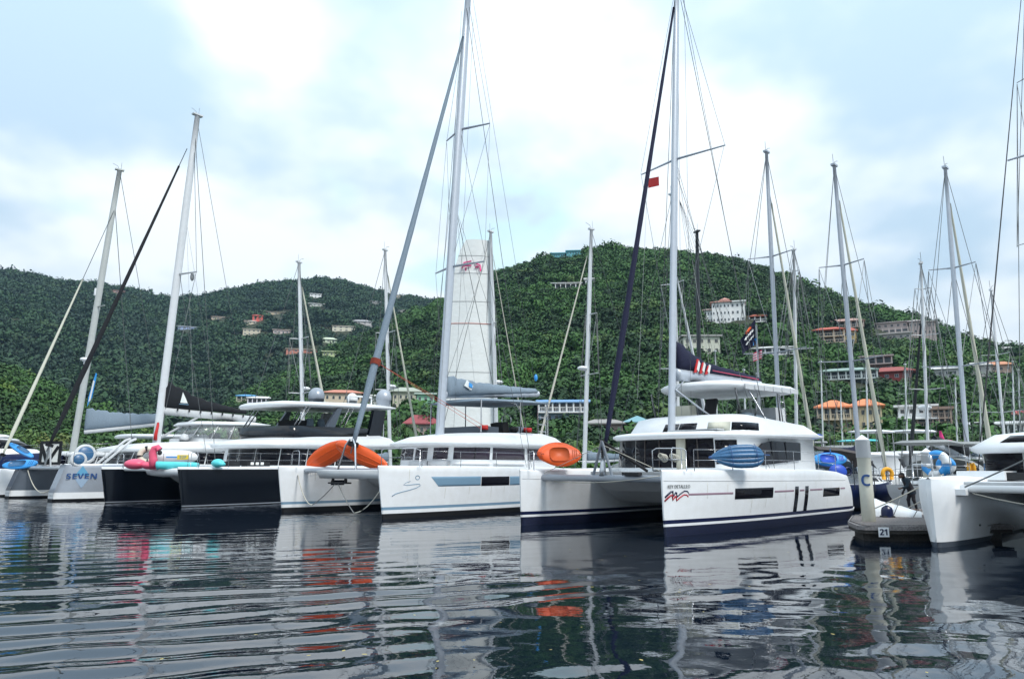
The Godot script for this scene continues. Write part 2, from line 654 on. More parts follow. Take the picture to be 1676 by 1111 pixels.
func roof_shape(st: SurfaceTool, w: float, d: float, y: float, rise: float, kind: String, eave := 0.6) -> void:
	var x := w * 0.5 + eave
	var z := d * 0.5 + eave
	var t := 0.22
	if kind == "flat":
		box(st, Vector3(0, y + t, 0), Vector3(2 * x, 2 * t, 2 * z))
		return
	var a := [Vector3(-x, y, z), Vector3(x, y, z), Vector3(x, y, -z), Vector3(-x, y, -z)]
	var cut := minf(z, x * 0.85) if kind == "hip" else 0.0
	if kind == "pyramid":
		cut = x
	var r0 := Vector3(-x + cut, y + rise, 0)
	var r1 := Vector3(x - cut, y + rise, 0)
	var up := Vector3(0, t, 0)
	quad(st, a[0] + up, a[1] + up, r1 + up, r0 + up)
	quad(st, a[2] + up, a[3] + up, r0 + up, r1 + up)
	tri(st, a[1] + up, a[2] + up, r1 + up)
	tri(st, a[3] + up, a[0] + up, r0 + up)
	quad(st, a[0], a[1], a[2], a[3])
	for k in 4:
		quad(st, a[k], a[(k + 1) % 4], a[(k + 1) % 4] + up, a[k] + up)

# a block of a house: walls, a roof, rows of windows (or an open porch with posts), balcony slabs
func block(t: Node3D, o: Vector3, w: float, d: float, s: Dictionary) -> void:
	var n: int = s.get("floors", 1)
	var fh: float = s.get("fh", 3.0) * 0.78
	var h := n * fh
	var wm := wallmat(s.wall)
	var st := sb()
	var base: float = s.get("base", 4.0)
	box(st, o + Vector3(0, (h - base) * 0.5, 0), Vector3(w, h + base, d))
	obj("wall", st, wm, t)
	st = sb()
	roof_shape(st, w, d, 0.0, s.get("rise", 1.6) * 0.75, s.get("roof", "hip"), s.get("eave", 0.7))
	var rf := obj("roof", st, wallmat(s.tile), t)
	rf.position = o + Vector3(0, h + 0.01, 0)
	var bays: int = s.get("bays", 4)
	var bw := w / bays
	var trim := wallmat(s.get("trim", Color(0.7, 0.7, 0.68)))
	var porch: Array = s.get("porch", [])
	for f in n:
		var open: bool = f in porch
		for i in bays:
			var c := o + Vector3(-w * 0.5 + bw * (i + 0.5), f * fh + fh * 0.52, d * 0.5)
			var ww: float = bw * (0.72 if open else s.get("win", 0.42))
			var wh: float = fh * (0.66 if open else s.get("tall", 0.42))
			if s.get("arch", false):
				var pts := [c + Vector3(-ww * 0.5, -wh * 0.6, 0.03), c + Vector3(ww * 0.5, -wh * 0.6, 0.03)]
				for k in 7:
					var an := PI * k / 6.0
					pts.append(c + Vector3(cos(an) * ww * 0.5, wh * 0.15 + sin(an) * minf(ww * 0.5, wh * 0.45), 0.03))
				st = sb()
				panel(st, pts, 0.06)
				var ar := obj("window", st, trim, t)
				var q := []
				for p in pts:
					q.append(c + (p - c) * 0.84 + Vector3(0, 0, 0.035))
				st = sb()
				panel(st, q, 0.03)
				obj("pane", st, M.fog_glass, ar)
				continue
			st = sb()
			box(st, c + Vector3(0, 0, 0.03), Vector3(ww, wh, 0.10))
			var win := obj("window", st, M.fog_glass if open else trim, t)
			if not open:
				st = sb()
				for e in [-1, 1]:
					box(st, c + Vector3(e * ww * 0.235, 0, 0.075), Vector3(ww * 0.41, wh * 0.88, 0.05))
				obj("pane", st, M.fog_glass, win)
		if open:
			var pd: float = s.get("depth", 2.4)
			st = sb()
			box(st, o + Vector3(0, f * fh - 0.1, d * 0.5 + pd * 0.5), Vector3(w + 0.3, 0.28, pd))
			obj("balcony", st, trim, t)
			for i in bays + 1:
				st = sb()
				box(st, o + Vector3(-w * 0.5 + bw * i, f * fh + fh * 0.5, d * 0.5 + pd - 0.2), Vector3(0.32, fh - 0.05, 0.32))
				obj("post", st, trim, t)
			if s.get("rail", true):
				st = sb()
				box(st, o + Vector3(0, f * fh + 0.95, d * 0.5 + pd - 0.2), Vector3(w, 0.12, 0.1))
				for i in bays * 4:
					box(st, o + Vector3(-w * 0.5 + bw * (i + 0.5) / 4.0, f * fh + 0.5, d * 0.5 + pd - 0.2), Vector3(0.08, 0.9, 0.08))
				obj("railing", st, trim, t)
			if f == n - 1:
				st = sb()
				box(st, o + Vector3(0, h - 0.12, d * 0.5 + pd * 0.5), Vector3(w + 0.9, 0.24, pd + 0.6))
				obj("porch_roof", st, wallmat(s.tile), t)
	# side windows
	for e in [-1, 1]:
		for f in n:
			st = sb()
			box(st, o + Vector3(e * w * 0.5, f * fh + fh * 0.5, d * 0.1), Vector3(0.1, fh * 0.4, d * 0.28))
			obj("window", st, M.fog_glass, t)

func house(called: String, label: String, px: float, py: float, wpx: float, s: Dictionary) -> void:
	var p: Vector3 = s.place if s.has("place") else land(px, py)
	var w: float = wpx * (0.95 if Vector2(p.x, p.z).length() < 450.0 else 1.3) * Vector2(p.x, p.z).length() * cos(deg_to_rad(PITCH)) / FOCAL
	s.p = p
	s.w = w
	houses.append([p, w, s.get("floors", 1) * s.get("fh", 3.0) * 0.78 + 1.2])
	s.called = called
	s.label = label
	pending.append(s)

var pending := []

func raise_houses() -> void:
	for s in pending:
		var p: Vector3 = s.p
		var w: float = s.w
		var t := thing(s.called, s.label, s.get("cat", "house"), p, atan2(-p.x, -p.z) + s.get("yaw", 0.0))
		var d: float = s.get("d", w * 0.5)
		if s.has("blocks"):
			for b in s.blocks:
				var q: Dictionary = s.duplicate()
				q.merge(b, true)
				block(t, Vector3(b.x * w, b.get("y", 0.0), -d * 0.5 + b.get("z", 0.0) * w), b.w * w, d * b.get("dd", 1.0), q)
		else:
			block(t, Vector3(0, 0, -d * 0.5), w, d, s)

func make_houses() -> void:
	var white := Color(0.74, 0.75, 0.76)
	var cream := Color(0.60, 0.56, 0.42)
	var pinkish := Color(0.46, 0.36, 0.34)
	var terra := Color(0.46, 0.10, 0.05)
	var grey := Color(0.36, 0.36, 0.35)
	var green := Color(0.25, 0.38, 0.34)
	# the near hill, from its top down
	house("villa", "turquoise villa on the skyline at the top of the green hill", 928, 421, 58, {"wall": Color(0.08, 0.42, 0.50), "tile": Color(0.10, 0.48, 0.56), "roof": "flat", "bays": 6, "fh": 3.2, "trim": Color(0.2, 0.55, 0.6), "blocks": [{"x": -0.28, "w": 0.44}, {"x": 0.24, "w": 0.5, "y": 1.3}]})
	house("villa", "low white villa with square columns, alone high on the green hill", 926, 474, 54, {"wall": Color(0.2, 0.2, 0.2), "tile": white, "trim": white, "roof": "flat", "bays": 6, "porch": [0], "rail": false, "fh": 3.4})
	house("cottage", "small white cottage half hidden behind a thin mast, beside the columned villa", 970, 465, 26, {"wall": white, "tile": white, "roof": "flat", "bays": 3})
	house("mansion", "big white three storey mansion with arched porch and red cupola roof", 1187, 529, 66, {"wall": white, "tile": Color(0.5, 0.22, 0.17), "trim": white, "fh": 3.3, "rise": 1.6, "blocks": [
		{"x": -0.40, "w": 0.22, "floors": 2, "bays": 3, "tile": Color(0.42, 0.3, 0.26)},
		{"x": -0.08, "w": 0.46, "floors": 3, "bays": 5, "arch": true, "porch": [], "z": 0.05},
		{"x": 0.33, "w": 0.36, "floors": 3, "bays": 3, "roof": "flat", "tile": white},
		{"x": 0.02, "w": 0.16, "y": 7.7, "floors": 1, "fh": 1.6, "bays": 3, "roof": "pyramid", "base": 0.1, "dd": 0.4}]})
	house("pavilion", "little pavilion with a red roof beside the white mansion", 1241, 528, 26, {"wall": white, "tile": terra, "trim": white, "porch": [0], "bays": 3, "roof": "hip", "fh": 2.8, "rise": 1.3})
	house("house", "cream two storey house with square windows, below the white mansion", 1150, 581, 62, {"wall": Color(0.55, 0.57, 0.47), "tile": grey, "trim": cream, "roof": "flat", "floors": 2, "bays": 5, "yaw": 0.25, "fh": 3.6})
	house("house", "pale blue house under a long white roof, behind the flags", 1265, 582, 66, {"wall": Color(0.25, 0.38, 0.62), "tile": white, "trim": white, "bays": 6, "porch": [0], "fh": 3.0, "rise": 1.2})
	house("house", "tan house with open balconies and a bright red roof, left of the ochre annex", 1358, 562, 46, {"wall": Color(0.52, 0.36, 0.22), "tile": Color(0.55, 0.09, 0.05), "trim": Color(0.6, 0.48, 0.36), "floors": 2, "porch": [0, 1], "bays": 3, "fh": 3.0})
	house("annex", "narrow ochre annex with a red roof, right of the tan balconied house", 1391, 563, 22, {"wall": Color(0.46, 0.33, 0.1), "tile": Color(0.5, 0.1, 0.06), "floors": 2, "bays": 2, "fh": 3.0})
	house("pavilion", "open sided brown pavilion with stepped roof above the tan balconied house", 1384, 537, 54, {"wall": Color(0.35, 0.22, 0.17), "tile": Color(0.42, 0.24, 0.2), "trim": Color(0.5, 0.38, 0.33), "porch": [0], "bays": 6, "fh": 3.2, "rise": 2.2})
	house("apartment_building", "long pink two storey apartment house with three gables on the ridge", 1484, 549, 84, {"wall": pinkish, "tile": Color(0.42, 0.36, 0.36), "trim": Color(0.58, 0.5, 0.48), "fh": 3.4, "blocks": [
		{"x": -0.22, "w": 0.52, "floors": 2, "bays": 5, "porch": [0], "y": 0.6},
		{"x": 0.16, "w": 0.2, "floors": 2, "bays": 3, "arch": true, "z": 0.06, "rise": 2.0},
		{"x": 0.38, "w": 0.2, "floors": 2, "bays": 3, "arch": true, "z": 0.06, "y": -0.6}]})
	house("house", "grey and pink one storey house just below the long pink apartment house", 1465, 556, 46, {"wall": Color(0.42, 0.38, 0.36), "tile": Color(0.5, 0.46, 0.45), "trim": Color(0.6, 0.56, 0.54), "roof": "flat", "bays": 5})
	house("house", "blue grey bungalow with pale green hipped roof and white porch posts", 1386, 621, 88, {"wall": Color(0.24, 0.31, 0.34), "tile": green, "trim": Color(0.55, 0.62, 0.62), "bays": 8, "porch": [0], "rise": 1.5, "fh": 3.0})
	house("ruin", "unfinished grey concrete house with bare columns, above the red bungalow", 1436, 609, 44, {"wall": Color(0.28, 0.23, 0.22), "tile": Color(0.34, 0.28, 0.27), "trim": Color(0.4, 0.34, 0.33), "roof": "flat", "floors": 2, "porch": [1], "rail": false, "bays": 4})
	house("bungalow", "dark red bungalow with white shutters and a red roof", 1461, 622, 54, {"wall": Color(0.36, 0.05, 0.04), "tile": Color(0.35, 0.07, 0.06), "trim": white, "bays": 4, "rise": 2.0, "fh": 3.0, "eave": 1.2})
	house("cottage", "low white cottage among trees, between the red bungalow and the pink roofed pair", 1540, 617, 48, {"wall": Color(0.45, 0.46, 0.46), "tile": white, "trim": white, "bays": 5, "rise": 1.0})
	house("house", "pale stone house left of the orange roofed pink house on the right slope", 1600, 622, 38, {"wall": Color(0.5, 0.47, 0.46), "tile": Color(0.46, 0.46, 0.46), "floors": 2, "bays": 4, "trim": white, "fh": 2.9})
	house("house", "pink house with an orange roof and balcony on the right slope", 1636, 620, 34, {"wall": Color(0.55, 0.36, 0.27), "tile": Color(0.62, 0.24, 0.11), "trim": Color(0.6, 0.5, 0.42), "floors": 2, "porch": [0], "bays": 4, "fh": 2.9})
	house("cottage", "tiny grey cottage on the skyline near the right edge", 1646, 580, 22, {"wall": Color(0.5, 0.48, 0.45), "tile": grey, "bays": 3})
	house("villa", "two storey cream villa with bright orange hipped roofs and balconies", 1393, 706, 92, {"wall": Color(0.62, 0.50, 0.28), "tile": Color(0.80, 0.22, 0.05), "trim": Color(0.62, 0.5, 0.34), "fh": 3.1, "rise": 2.0, "blocks": [
		{"x": -0.24, "w": 0.52, "floors": 2, "bays": 5, "porch": [1]},
		{"x": 0.27, "w": 0.46, "floors": 2, "bays": 4, "z": 0.04}]})
	house("house", "white slab roofed house with ochre walls and brown terraces on the slope", 1512, 700, 70, {"wall": Color(0.48, 0.25, 0.09), "tile": white, "trim": Color(0.36, 0.26, 0.2), "fh": 2.4, "blocks": [
		{"x": -0.1, "w": 0.72, "floors": 1, "bays": 4, "y": 2.5, "roof": "flat", "wall": white, "base": 0.1},
		{"x": -0.1, "w": 0.7, "floors": 1, "bays": 4, "porch": [0], "roof": "flat"},
		{"x": 0.36, "w": 0.34, "floors": 2, "bays": 3, "porch": [0, 1], "roof": "flat", "wall": Color(0.16, 0.11, 0.09), "tile": Color(0.3, 0.2, 0.15)}]})
	house("house", "white arcaded house with square openings at the right edge", 1634, 718, 64, {"wall": Color(0.6, 0.6, 0.58), "tile": white, "trim": white, "roof": "flat", "bays": 7, "porch": [0], "rail": false, "floors": 1, "fh": 3.6})
	house("house", "white house with a red roof cut by the right edge of the view", 1682, 700, 50, {"wall": white, "tile": Color(0.5, 0.06, 0.07), "bays": 4, "porch": [0], "rise": 1.7})
	# foot of the hill
	house("villa", "pale blue and white two storey villa behind the grey sail cover", 922, 692, 84, {"wall": Color(0.38, 0.55, 0.78), "tile": Color(0.25, 0.5, 0.85), "trim": white, "floors": 2, "bays": 7, "porch": [1], "roof": "flat", "fh": 2.9})
	house("kiosk", "kiosk with a pyramid roof of light teal by the shore", 1044, 712, 38, {"wall": Color(0.32, 0.22, 0.19), "tile": Color(0.16, 0.38, 0.45), "roof": "pyramid", "rise": 1.7, "bays": 3, "cat": "kiosk"})
	house("shed", "long low shed with a weathered grey roof by the shore", 990, 714, 62, {"wall": Color(0.28, 0.2, 0.17), "tile": Color(0.30, 0.29, 0.28), "rise": 1.2, "bays": 5, "cat": "shed"})
	house("house", "beige two storey house with rows of arches, beside the mint green house", 664, 672, 46, {"wall": Color(0.5, 0.48, 0.36), "tile": Color(0.36, 0.4, 0.33), "trim": Color(0.55, 0.52, 0.42), "floors": 2, "arch": true, "bays": 5, "fh": 3.2})
	house("house", "mint green house right of the beige arched house", 696, 674, 30, {"wall": Color(0.28, 0.62, 0.42), "tile": Color(0.4, 0.52, 0.46), "floors": 2, "bays": 3, "roof": "flat", "fh": 2.9})
	house("house", "cream two storey house with arches and a salmon hipped roof", 560, 672, 62, {"wall": Color(0.62, 0.5, 0.36), "tile": Color(0.58, 0.2, 0.12), "trim": cream, "floors": 2, "arch": true, "bays": 6, "fh": 3.3, "rise": 1.3})
	house("house", "white long roofed house behind two radar domes", 620, 662, 46, {"wall": Color(0.5, 0.52, 0.5), "tile": white, "bays": 4, "roof": "flat"})
	house("house", "cream house with a bright blue roof and wooden deck", 410, 658, 44, {"wall": Color(0.5, 0.46, 0.34), "tile": Color(0.05, 0.34, 0.68), "trim": Color(0.6, 0.58, 0.46), "bays": 6, "porch": [0], "fh": 3.4, "rise": 1.1})
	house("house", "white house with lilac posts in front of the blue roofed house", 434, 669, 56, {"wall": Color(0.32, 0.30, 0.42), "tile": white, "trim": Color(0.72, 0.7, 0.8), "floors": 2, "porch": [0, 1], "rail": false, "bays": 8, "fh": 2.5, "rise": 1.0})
	house("house", "rust red house with a flat roof behind the black flybridge", 632, 704, 44, {"wall": Color(0.36, 0.14, 0.11), "tile": Color(0.42, 0.34, 0.3), "bays": 4, "roof": "flat"})
	house("house", "house with a dark red metal roof left of the tall grey mast", 690, 712, 56, {"wall": Color(0.4, 0.3, 0.26), "tile": Color(0.32, 0.05, 0.06), "bays": 5, "rise": 2.6})
	# far ridge on the left
	house("house", "yellow green long house with dark windows low on the far ridge", 548, 583, 42, {"wall": Color(0.46, 0.56, 0.26), "tile": Color(0.5, 0.58, 0.32), "bays": 7, "roof": "flat"})
	house("house", "coral house with a flat roof behind the thin white mast", 494, 577, 38, {"wall": Color(0.55, 0.18, 0.12), "tile": Color(0.5, 0.4, 0.3), "bays": 5, "roof": "flat"})
	house("house", "white house with a domed pale green roof above the yellow green long house", 537, 560, 20, {"wall": Color(0.5, 0.6, 0.42), "tile": Color(0.55, 0.64, 0.46), "bays": 3, "rise": 2.4})
	house("house", "cream house with stepped roofs left of the grey gabled house", 562, 542, 28, {"wall": Color(0.62, 0.58, 0.44), "tile": Color(0.56, 0.48, 0.4), "bays": 4, "floors": 2, "fh": 2.8})
	house("house", "grey gabled house high on the far ridge behind the grey forestay", 592, 530, 26, {"wall": Color(0.48, 0.46, 0.46), "tile": Color(0.36, 0.36, 0.38), "bays": 4, "floors": 1, "rise": 3.0})
	house("house", "white modern house, the highest one right of the thin white mast", 516, 488, 14, {"wall": white, "tile": white, "bays": 3, "floors": 2, "roof": "flat"})
	house("house", "long white terrace house under the white modern house", 518, 501, 20, {"wall": Color(0.55, 0.57, 0.55), "tile": white, "bays": 4, "roof": "flat"})
	house("house", "pinkish house with columns right of the cream cube house", 463, 547, 24, {"wall": Color(0.5, 0.4, 0.38), "tile": Color(0.55, 0.42, 0.38), "bays": 5, "floors": 1, "roof": "flat", "fh": 4.5})
	house("house", "tan hillside house with a long lean-to, above the pinkish columned house", 456, 515, 30, {"wall": Color(0.5, 0.4, 0.26), "tile": Color(0.46, 0.38, 0.3), "bays": 4, "rise": 1.6})
	house("house", "scarlet house, brightest red one on the far ridge", 421, 525, 12, {"wall": Color(0.68, 0.08, 0.05), "tile": Color(0.66, 0.09, 0.06), "bays": 2, "floors": 2})
	house("house", "small cream house directly left of the scarlet house", 409, 530, 14, {"wall": Color(0.6, 0.52, 0.38), "tile": Color(0.55, 0.46, 0.4), "bays": 3})
	house("house", "cream cube house with rows of windows below the scarlet house", 411, 549, 20, {"wall": Color(0.56, 0.5, 0.36), "tile": Color(0.5, 0.46, 0.36), "bays": 4, "floors": 2, "roof": "flat", "fh": 3.4})
	house("house", "pale blue house on the far ridge, behind the shrouds of the tall leaning mast", 306, 539, 22, {"wall": Color(0.26, 0.36, 0.62), "tile": Color(0.5, 0.56, 0.66), "bays": 4, "roof": "flat"})
	house("house", "tan one storey house on a cut terrace of the far ridge", 360, 523, 20, {"wall": Color(0.46, 0.36, 0.26), "tile": Color(0.4, 0.3, 0.22), "bays": 4})
	house("house", "reddish house on the skyline at the far left", 190, 479, 16, {"wall": Color(0.4, 0.22, 0.18), "tile": Color(0.42, 0.22, 0.18), "bays": 3, "roof": "flat"})
	house("house", "grey house near the top right end of the far ridge", 614, 497, 14, {"wall": Color(0.5, 0.48, 0.46), "tile": Color(0.5, 0.5, 0.5), "bays": 3})
	house("water_tower", "square tan tower on the crest of the far ridge", 649, 492, 9, {"wall": Color(0.4, 0.34, 0.24), "tile": Color(0.4, 0.34, 0.24), "bays": 2, "floors": 3, "roof": "flat", "cat": "tower", "eave": 0.2})
	house("house", "long pale house on the right flank of the far ridge", 664, 511, 22, {"wall": Color(0.45, 0.43, 0.4), "tile": Color(0.48, 0.46, 0.42), "bays": 4, "roof": "flat"})

# ---------------------------------------------------------------- boat kit
# a boat's own axes: x runs from bow to stern, y up, z towards its far-right side; a hull is a table of numbers
func plan(h: Dictionary, s: float) -> float:
	var f: float = h.get("full", 0.5)
	var e: float = h.get("stern_w", 0.85)
	var stem: float = h.get("stem_w", 0.03)
	if s < f:
		return maxf(stem, pow(sin(s / f * PI * 0.5), h.get("fine", 0.85)))
	return 1.0 - (1.0 - e) * pow((s - f) / (1.0 - f), 2.0)

func hp(h: Dictionary, s: float, y: float, side: float, off := 0.0) -> Vector3:
	var l0 := table(h.stem, y)
	var l1 := table(h.stern, y)
	var l := lerpf(l0, l1, s)
	var top := table(h.sheer, l)
	var fl: float = h.get("flare", 0.78)
	var w: float = h.W * plan(h, s) * lerpf(fl, 1.0, smoothstep(-0.1, 0.75, y / top))
	if y < 0.0:
		w *= 1.0 + y * 1.2
	return Vector3(l, y, h.z + side * (w + off))

func at_l(h: Dictionary, l: float, y: float, side: float, off := 0.0) -> Vector3:
	var l0 := table(h.stem, y)
	var l1 := table(h.stern, y)
	return hp(h, clampf((l - l0) / (l1 - l0), 0.0, 1.0), y, side, off)

func sheer_at(h: Dictionary, s: float) -> float:
	return table(h.sheer, lerpf(table(h.stem, 2.0), table(h.stern, 1.6), s))

func hull(t: Node3D, h: Dictionary, deck: Material) -> void:
	var ns := 30
	for b in h.bands:
		var st := sb(true)
		for side in [-1.0, 1.0]:
			var rows := []
			var nr: int = 8 if b[2] > 50 else 2
			for r in nr + 1:
				var row := PackedVector3Array()
				for i in ns + 1:
					var s := pow(float(i) / ns, 1.35)
					var y1: float = minf(b[2], sheer_at(h, s))
					if b[2] > 50:
						y1 -= 0.05
					row.append(hp(h, s, lerpf(b[1], y1, float(r) / nr), side))
				rows.append(row)
			if b[2] > 50:
				var row := PackedVector3Array()
				for i in ns + 1:
					var s := pow(float(i) / ns, 1.35)
					row.append(hp(h, s, sheer_at(h, s), side, -0.03 * minf(1.0, s * 20.0)))
				rows.append(row)
			loft(st, rows, false)
		# transom and stem closings
		for e in [0.0, 1.0]:
			var ra := PackedVector3Array()
			var rb := PackedVector3Array()
			for r in 7:
				var y := lerpf(b[1], minf(b[2], sheer_at(h, e)), r / 6.0)
				ra.append(hp(h, e, y, -1.0))
				rb.append(hp(h, e, y, 1.0))
			loft(st, [ra, rb], false)
		obj(b[0], st, b[3], t)
	var dk := sb(true)
	var left := PackedVector3Array()
	var mid := PackedVector3Array()
	var right := PackedVector3Array()
	for i in ns + 1:
		var s := pow(float(i) / ns, 1.35)
		var y := sheer_at(h, s)
		left.append(hp(h, s, y, -1.0, -0.03 * minf(1.0, s * 20.0)))
		right.append(hp(h, s, y, 1.0, -0.03 * minf(1.0, s * 20.0)))
		mid.append((left[-1] + right[-1]) * 0.5 + Vector3(0, 0.05, 0))
	loft(dk, [left, mid, right], false)
	obj("side_deck", dk, deck, t)

# a patch laid on the side of a hull: bottom and top edges from l0 to l1
func patch(called: String, t: Node3D, h: Dictionary, side: float, lb0: float, lb1: float, lt0: float, lt1: float, y0: float, y1: float, m: Material, off := 0.008, yb := -1.0, yt := -1.0) -> void:
	var st := sb(true)
	var n := 10
	var ya := yb if yb > 0 else y0
	var yc := yt if yt > 0 else y1
	var rows := []
	var lv := [[0.0, 0.0]]
	for k in 6:
		lv.append([k / 5.0, off])
	lv.append([1.0, 0.0])
	for q in lv:
		var row := PackedVector3Array()
		for i in n + 1:
			var f := float(i) / n
			row.append(at_l(h, lerpf(lerpf(lb0, lb1, f), lerpf(lt0, lt1, f), q[0]), lerpf(lerpf(y0, ya, f), lerpf(y1, yc, f), q[0]), side, q[1]))
		rows.append(row)
	loft(st, rows, false)
	obj(called, st, m, t)

func stroke(called: String, t: Node3D, h: Dictionary, side: float, pts: Array, r: float, m: Material, r1 := -1.0) -> void:
	var q := []
	for p in pts:
		q.append(at_l(h, p[0], p[1], side, 0.0))
	var st := sb(true)
	tube(st, q, r, r1, 5)
	obj(called, st, m, t)

func words(called: String, text: String, size: float, m: Material, t: Node3D, where: Vector3, b: Basis, thick := 0.012, bold := false) -> void:
	var tm := TextMesh.new()
	tm.text = text
	var f := SystemFont.new()
	f.font_names = PackedStringArray(["Droid Sans"])
	f.font_weight = 700 if bold else 400
	tm.font = f
	tm.font_size = 64
	tm.pixel_size = size / 46.0
	tm.depth = thick
	tm.curve_step = 4.0
	var o := MeshInstance3D.new()
	o.mesh = tm
	o.material_override = m
	o.name = called
	t.add_child(o, true)
	o.transform = Transform3D(b, where)

func outl(lf: float, la: float, vc: float, hw: float, fr: float, n := 2.6) -> PackedVector2Array:
	var out := PackedVector2Array()
	var N := 48
	out.append(Vector2(la, vc + hw))
	for i in N + 1:
		var a := PI * 0.5 - PI * i / N
		var c := absf(cos(a))
		var s := sin(a)
		out.append(Vector2(lf + fr * (1.0 - pow(c, 2.0 / n)), vc + hw * signf(s) * pow(absf(s), 2.0 / n)))
	out.append(Vector2(la, vc - hw))
	return out

func ring(o: PackedVector2Array, y: float, aft_y := -100.0) -> PackedVector3Array:
	var out := PackedVector3Array()
	var lo := 1e9
	var hi := -1e9
	for p in o:
		lo = minf(lo, p.x)
		hi = maxf(hi, p.x)
	for p in o:
		out.append(Vector3(p.x, y if aft_y < -50 else lerpf(y, aft_y, (p.x - lo) / (hi - lo)), p.y))
	return out

func shell(called: String, rings: Array, m: Material, t: Node3D, bottom := false) -> MeshInstance3D:
	var st := sb(true)
	loft(st, rings)
	cap(st, rings[-1])
	if bottom:
		cap(st, rings[0])
	return obj(called, st, m, t)

# a strip on a wall between two rings, from arc length a0 to a1, heights as fractions of the wall
func strip(called: String, t: Node3D, lo: PackedVector3Array, hi: PackedVector3Array, a0: float, a1: float, f0: float, f1: float, m: Material, off := 0.02) -> MeshInstance3D:
	var seg := [0.0]
	for i in range(1, lo.size()):
		seg.append(seg[-1] + Vector2(lo[i].x - lo[i - 1].x, lo[i].z - lo[i - 1].z).length())
	var st := sb(true)
	var rows := [PackedVector3Array(), PackedVector3Array(), PackedVector3Array(), PackedVector3Array()]
	var n := maxi(2, int((a1 - a0) * 4.0))
	for k in n + 1:
		var a := lerpf(a0, a1, float(k) / n)
		var i := 1
		while i < seg.size() - 1 and seg[i] < a:
			i += 1
		var f: float = (a - seg[i - 1]) / maxf(seg[i] - seg[i - 1], 1e-5)
		var p := lo[i - 1].lerp(lo[i], f)
		var q := hi[i - 1].lerp(hi[i], f)
		var d := lo[i] - lo[i - 1]
		var nn := Vector3(-d.z, 0, d.x).normalized()
		var cc := Vector3.ZERO
		for z in lo:
			cc += z
		cc /= lo.size()
		if nn.dot(p - cc) < 0:
			nn = -nn
		rows[0].append(p.lerp(q, f0) - nn * 0.02)
		rows[1].append(p.lerp(q, f0) + nn * off)
		rows[2].append(p.lerp(q, f1) + nn * off)
		rows[3].append(p.lerp(q, f1) - nn * 0.02)
	loft(st, rows, false)
	for i in [0, n]:
		quad(st, rows[0][i], rows[1][i], rows[2][i], rows[3][i])
	return obj(called, st, m, t)

# fittings
func rail(t: Node3D, pts: Array, high: float, every := true) -> void:
	for p in pts:
		bar("stanchion", [p, p + Vector3(0, high, 0)], 0.014, M.steel, t, 5)
	for k in ([0.5, 1.0] if every else [1.0]):
		var q := []
		for p in pts:
			q.append(p + Vector3(0, high * k, 0))
		bar("lifeline", q, 0.007, M.steel, t, 4)

func pulpit(t: Node3D, a: Vector3, b: Vector3, high: float) -> void:
	var q := [a, a + Vector3(0, high * 0.9, 0), a.lerp(b, 0.12) + Vector3(0, high, 0), a.lerp(b, 0.88) + Vector3(0, high, 0), b + Vector3(0, high * 0.9, 0), b]
	bar("pulpit", q, 0.018, M.steel, t, 6)
	bar("pulpit_rail", [a + Vector3(0, high * 0.5, 0), b + Vector3(0, high * 0.5, 0)], 0.013, M.steel, t, 5)

func mast(t: Node3D, foot: Vector3, top: Vector3, r: float, m: Material, spreaders: Array, fittings := true) -> MeshInstance3D:
	var st := sb(true)
	var d := (top - foot)
	var rings := []
	for k in 9:
		var f := k / 8.0
		var rr := r * (1.0 if f < 0.7 else lerpf(1.0, 0.72, (f - 0.7) / 0.3))
		rings.append(circle(foot + d * f, rr * 1.25, Vector3.RIGHT, Vector3.BACK, 12, rr * 0.8))
	loft(st, rings)
	cap(st, rings[-1])
	var o := obj("mast", st, m, t)
	for s in spreaders:
		var c: Vector3 = foot + d * s[0]
		for e in [-1, 1]:
			var sp := sb(true)
			tube(sp, [c, c + Vector3(s[2], s[1] * 0.06, s[1] * e)], r * 0.34, r * 0.2, 6)
			obj("spreader", sp, m, t)
	if fittings:
		bar("wind_vane", [top, top + Vector3(-0.15, 0.35, 0), top + Vector3(-0.55, 0.5, 0)], 0.018, M.wire, t, 4)
		bar("antenna", [top + Vector3(0.1, 0, 0), top + Vector3(0.12, 0.75, 0)], 0.012, M.wire, t, 4)
		st = sb()
		box(st, top + Vector3(0, 0.06, 0), Vector3(r * 3.4, 0.12, r * 1.6))
		obj("masthead", st, m, t)
	return o

func wire(t: Node3D, pts: Array, r: float, m: Material = null) -> void:
	bar("stay", pts, r * 1.3, m if m else M.wire, t, 4)

func furled(t: Node3D, foot: Vector3, top: Vector3, r: float, m: Material, upto := 0.93, thin: Material = null) -> void:
	var st := sb(true)
	var d := top - foot
	var pts := []
	var rings := []
	var z := d.normalized()
	var x := z.cross(Vector3(0, 0, 1)).normalized()
	var y := z.cross(x)
	for k in 25:
		var f := k / 24.0
		var rr := r * (0.45 + 0.55 * minf(1.0, f * 7.0)) * (1.0 - 0.62 * f) * (1.0 + 0.05 * sin(k * 2.4))
		rings.append(circle(foot + d * (f * upto), rr, x, y, 8))
	loft(st, rings)
	cap(st, rings[0])
	cap(st, rings[-1])
	obj("furled_sail", st, m, t)
	wire(t, [foot - z * 0.4, foot], 0.03)
	wire(t, [foot + d * upto, top], maxf(0.012, r * 0.12), thin)
	st = sb(true)
	tube(st, [foot - z * 0.05, foot + z * 0.12], r * 1.25, r * 1.25, 10)
	obj("furler", st, M.wire_dark, t)

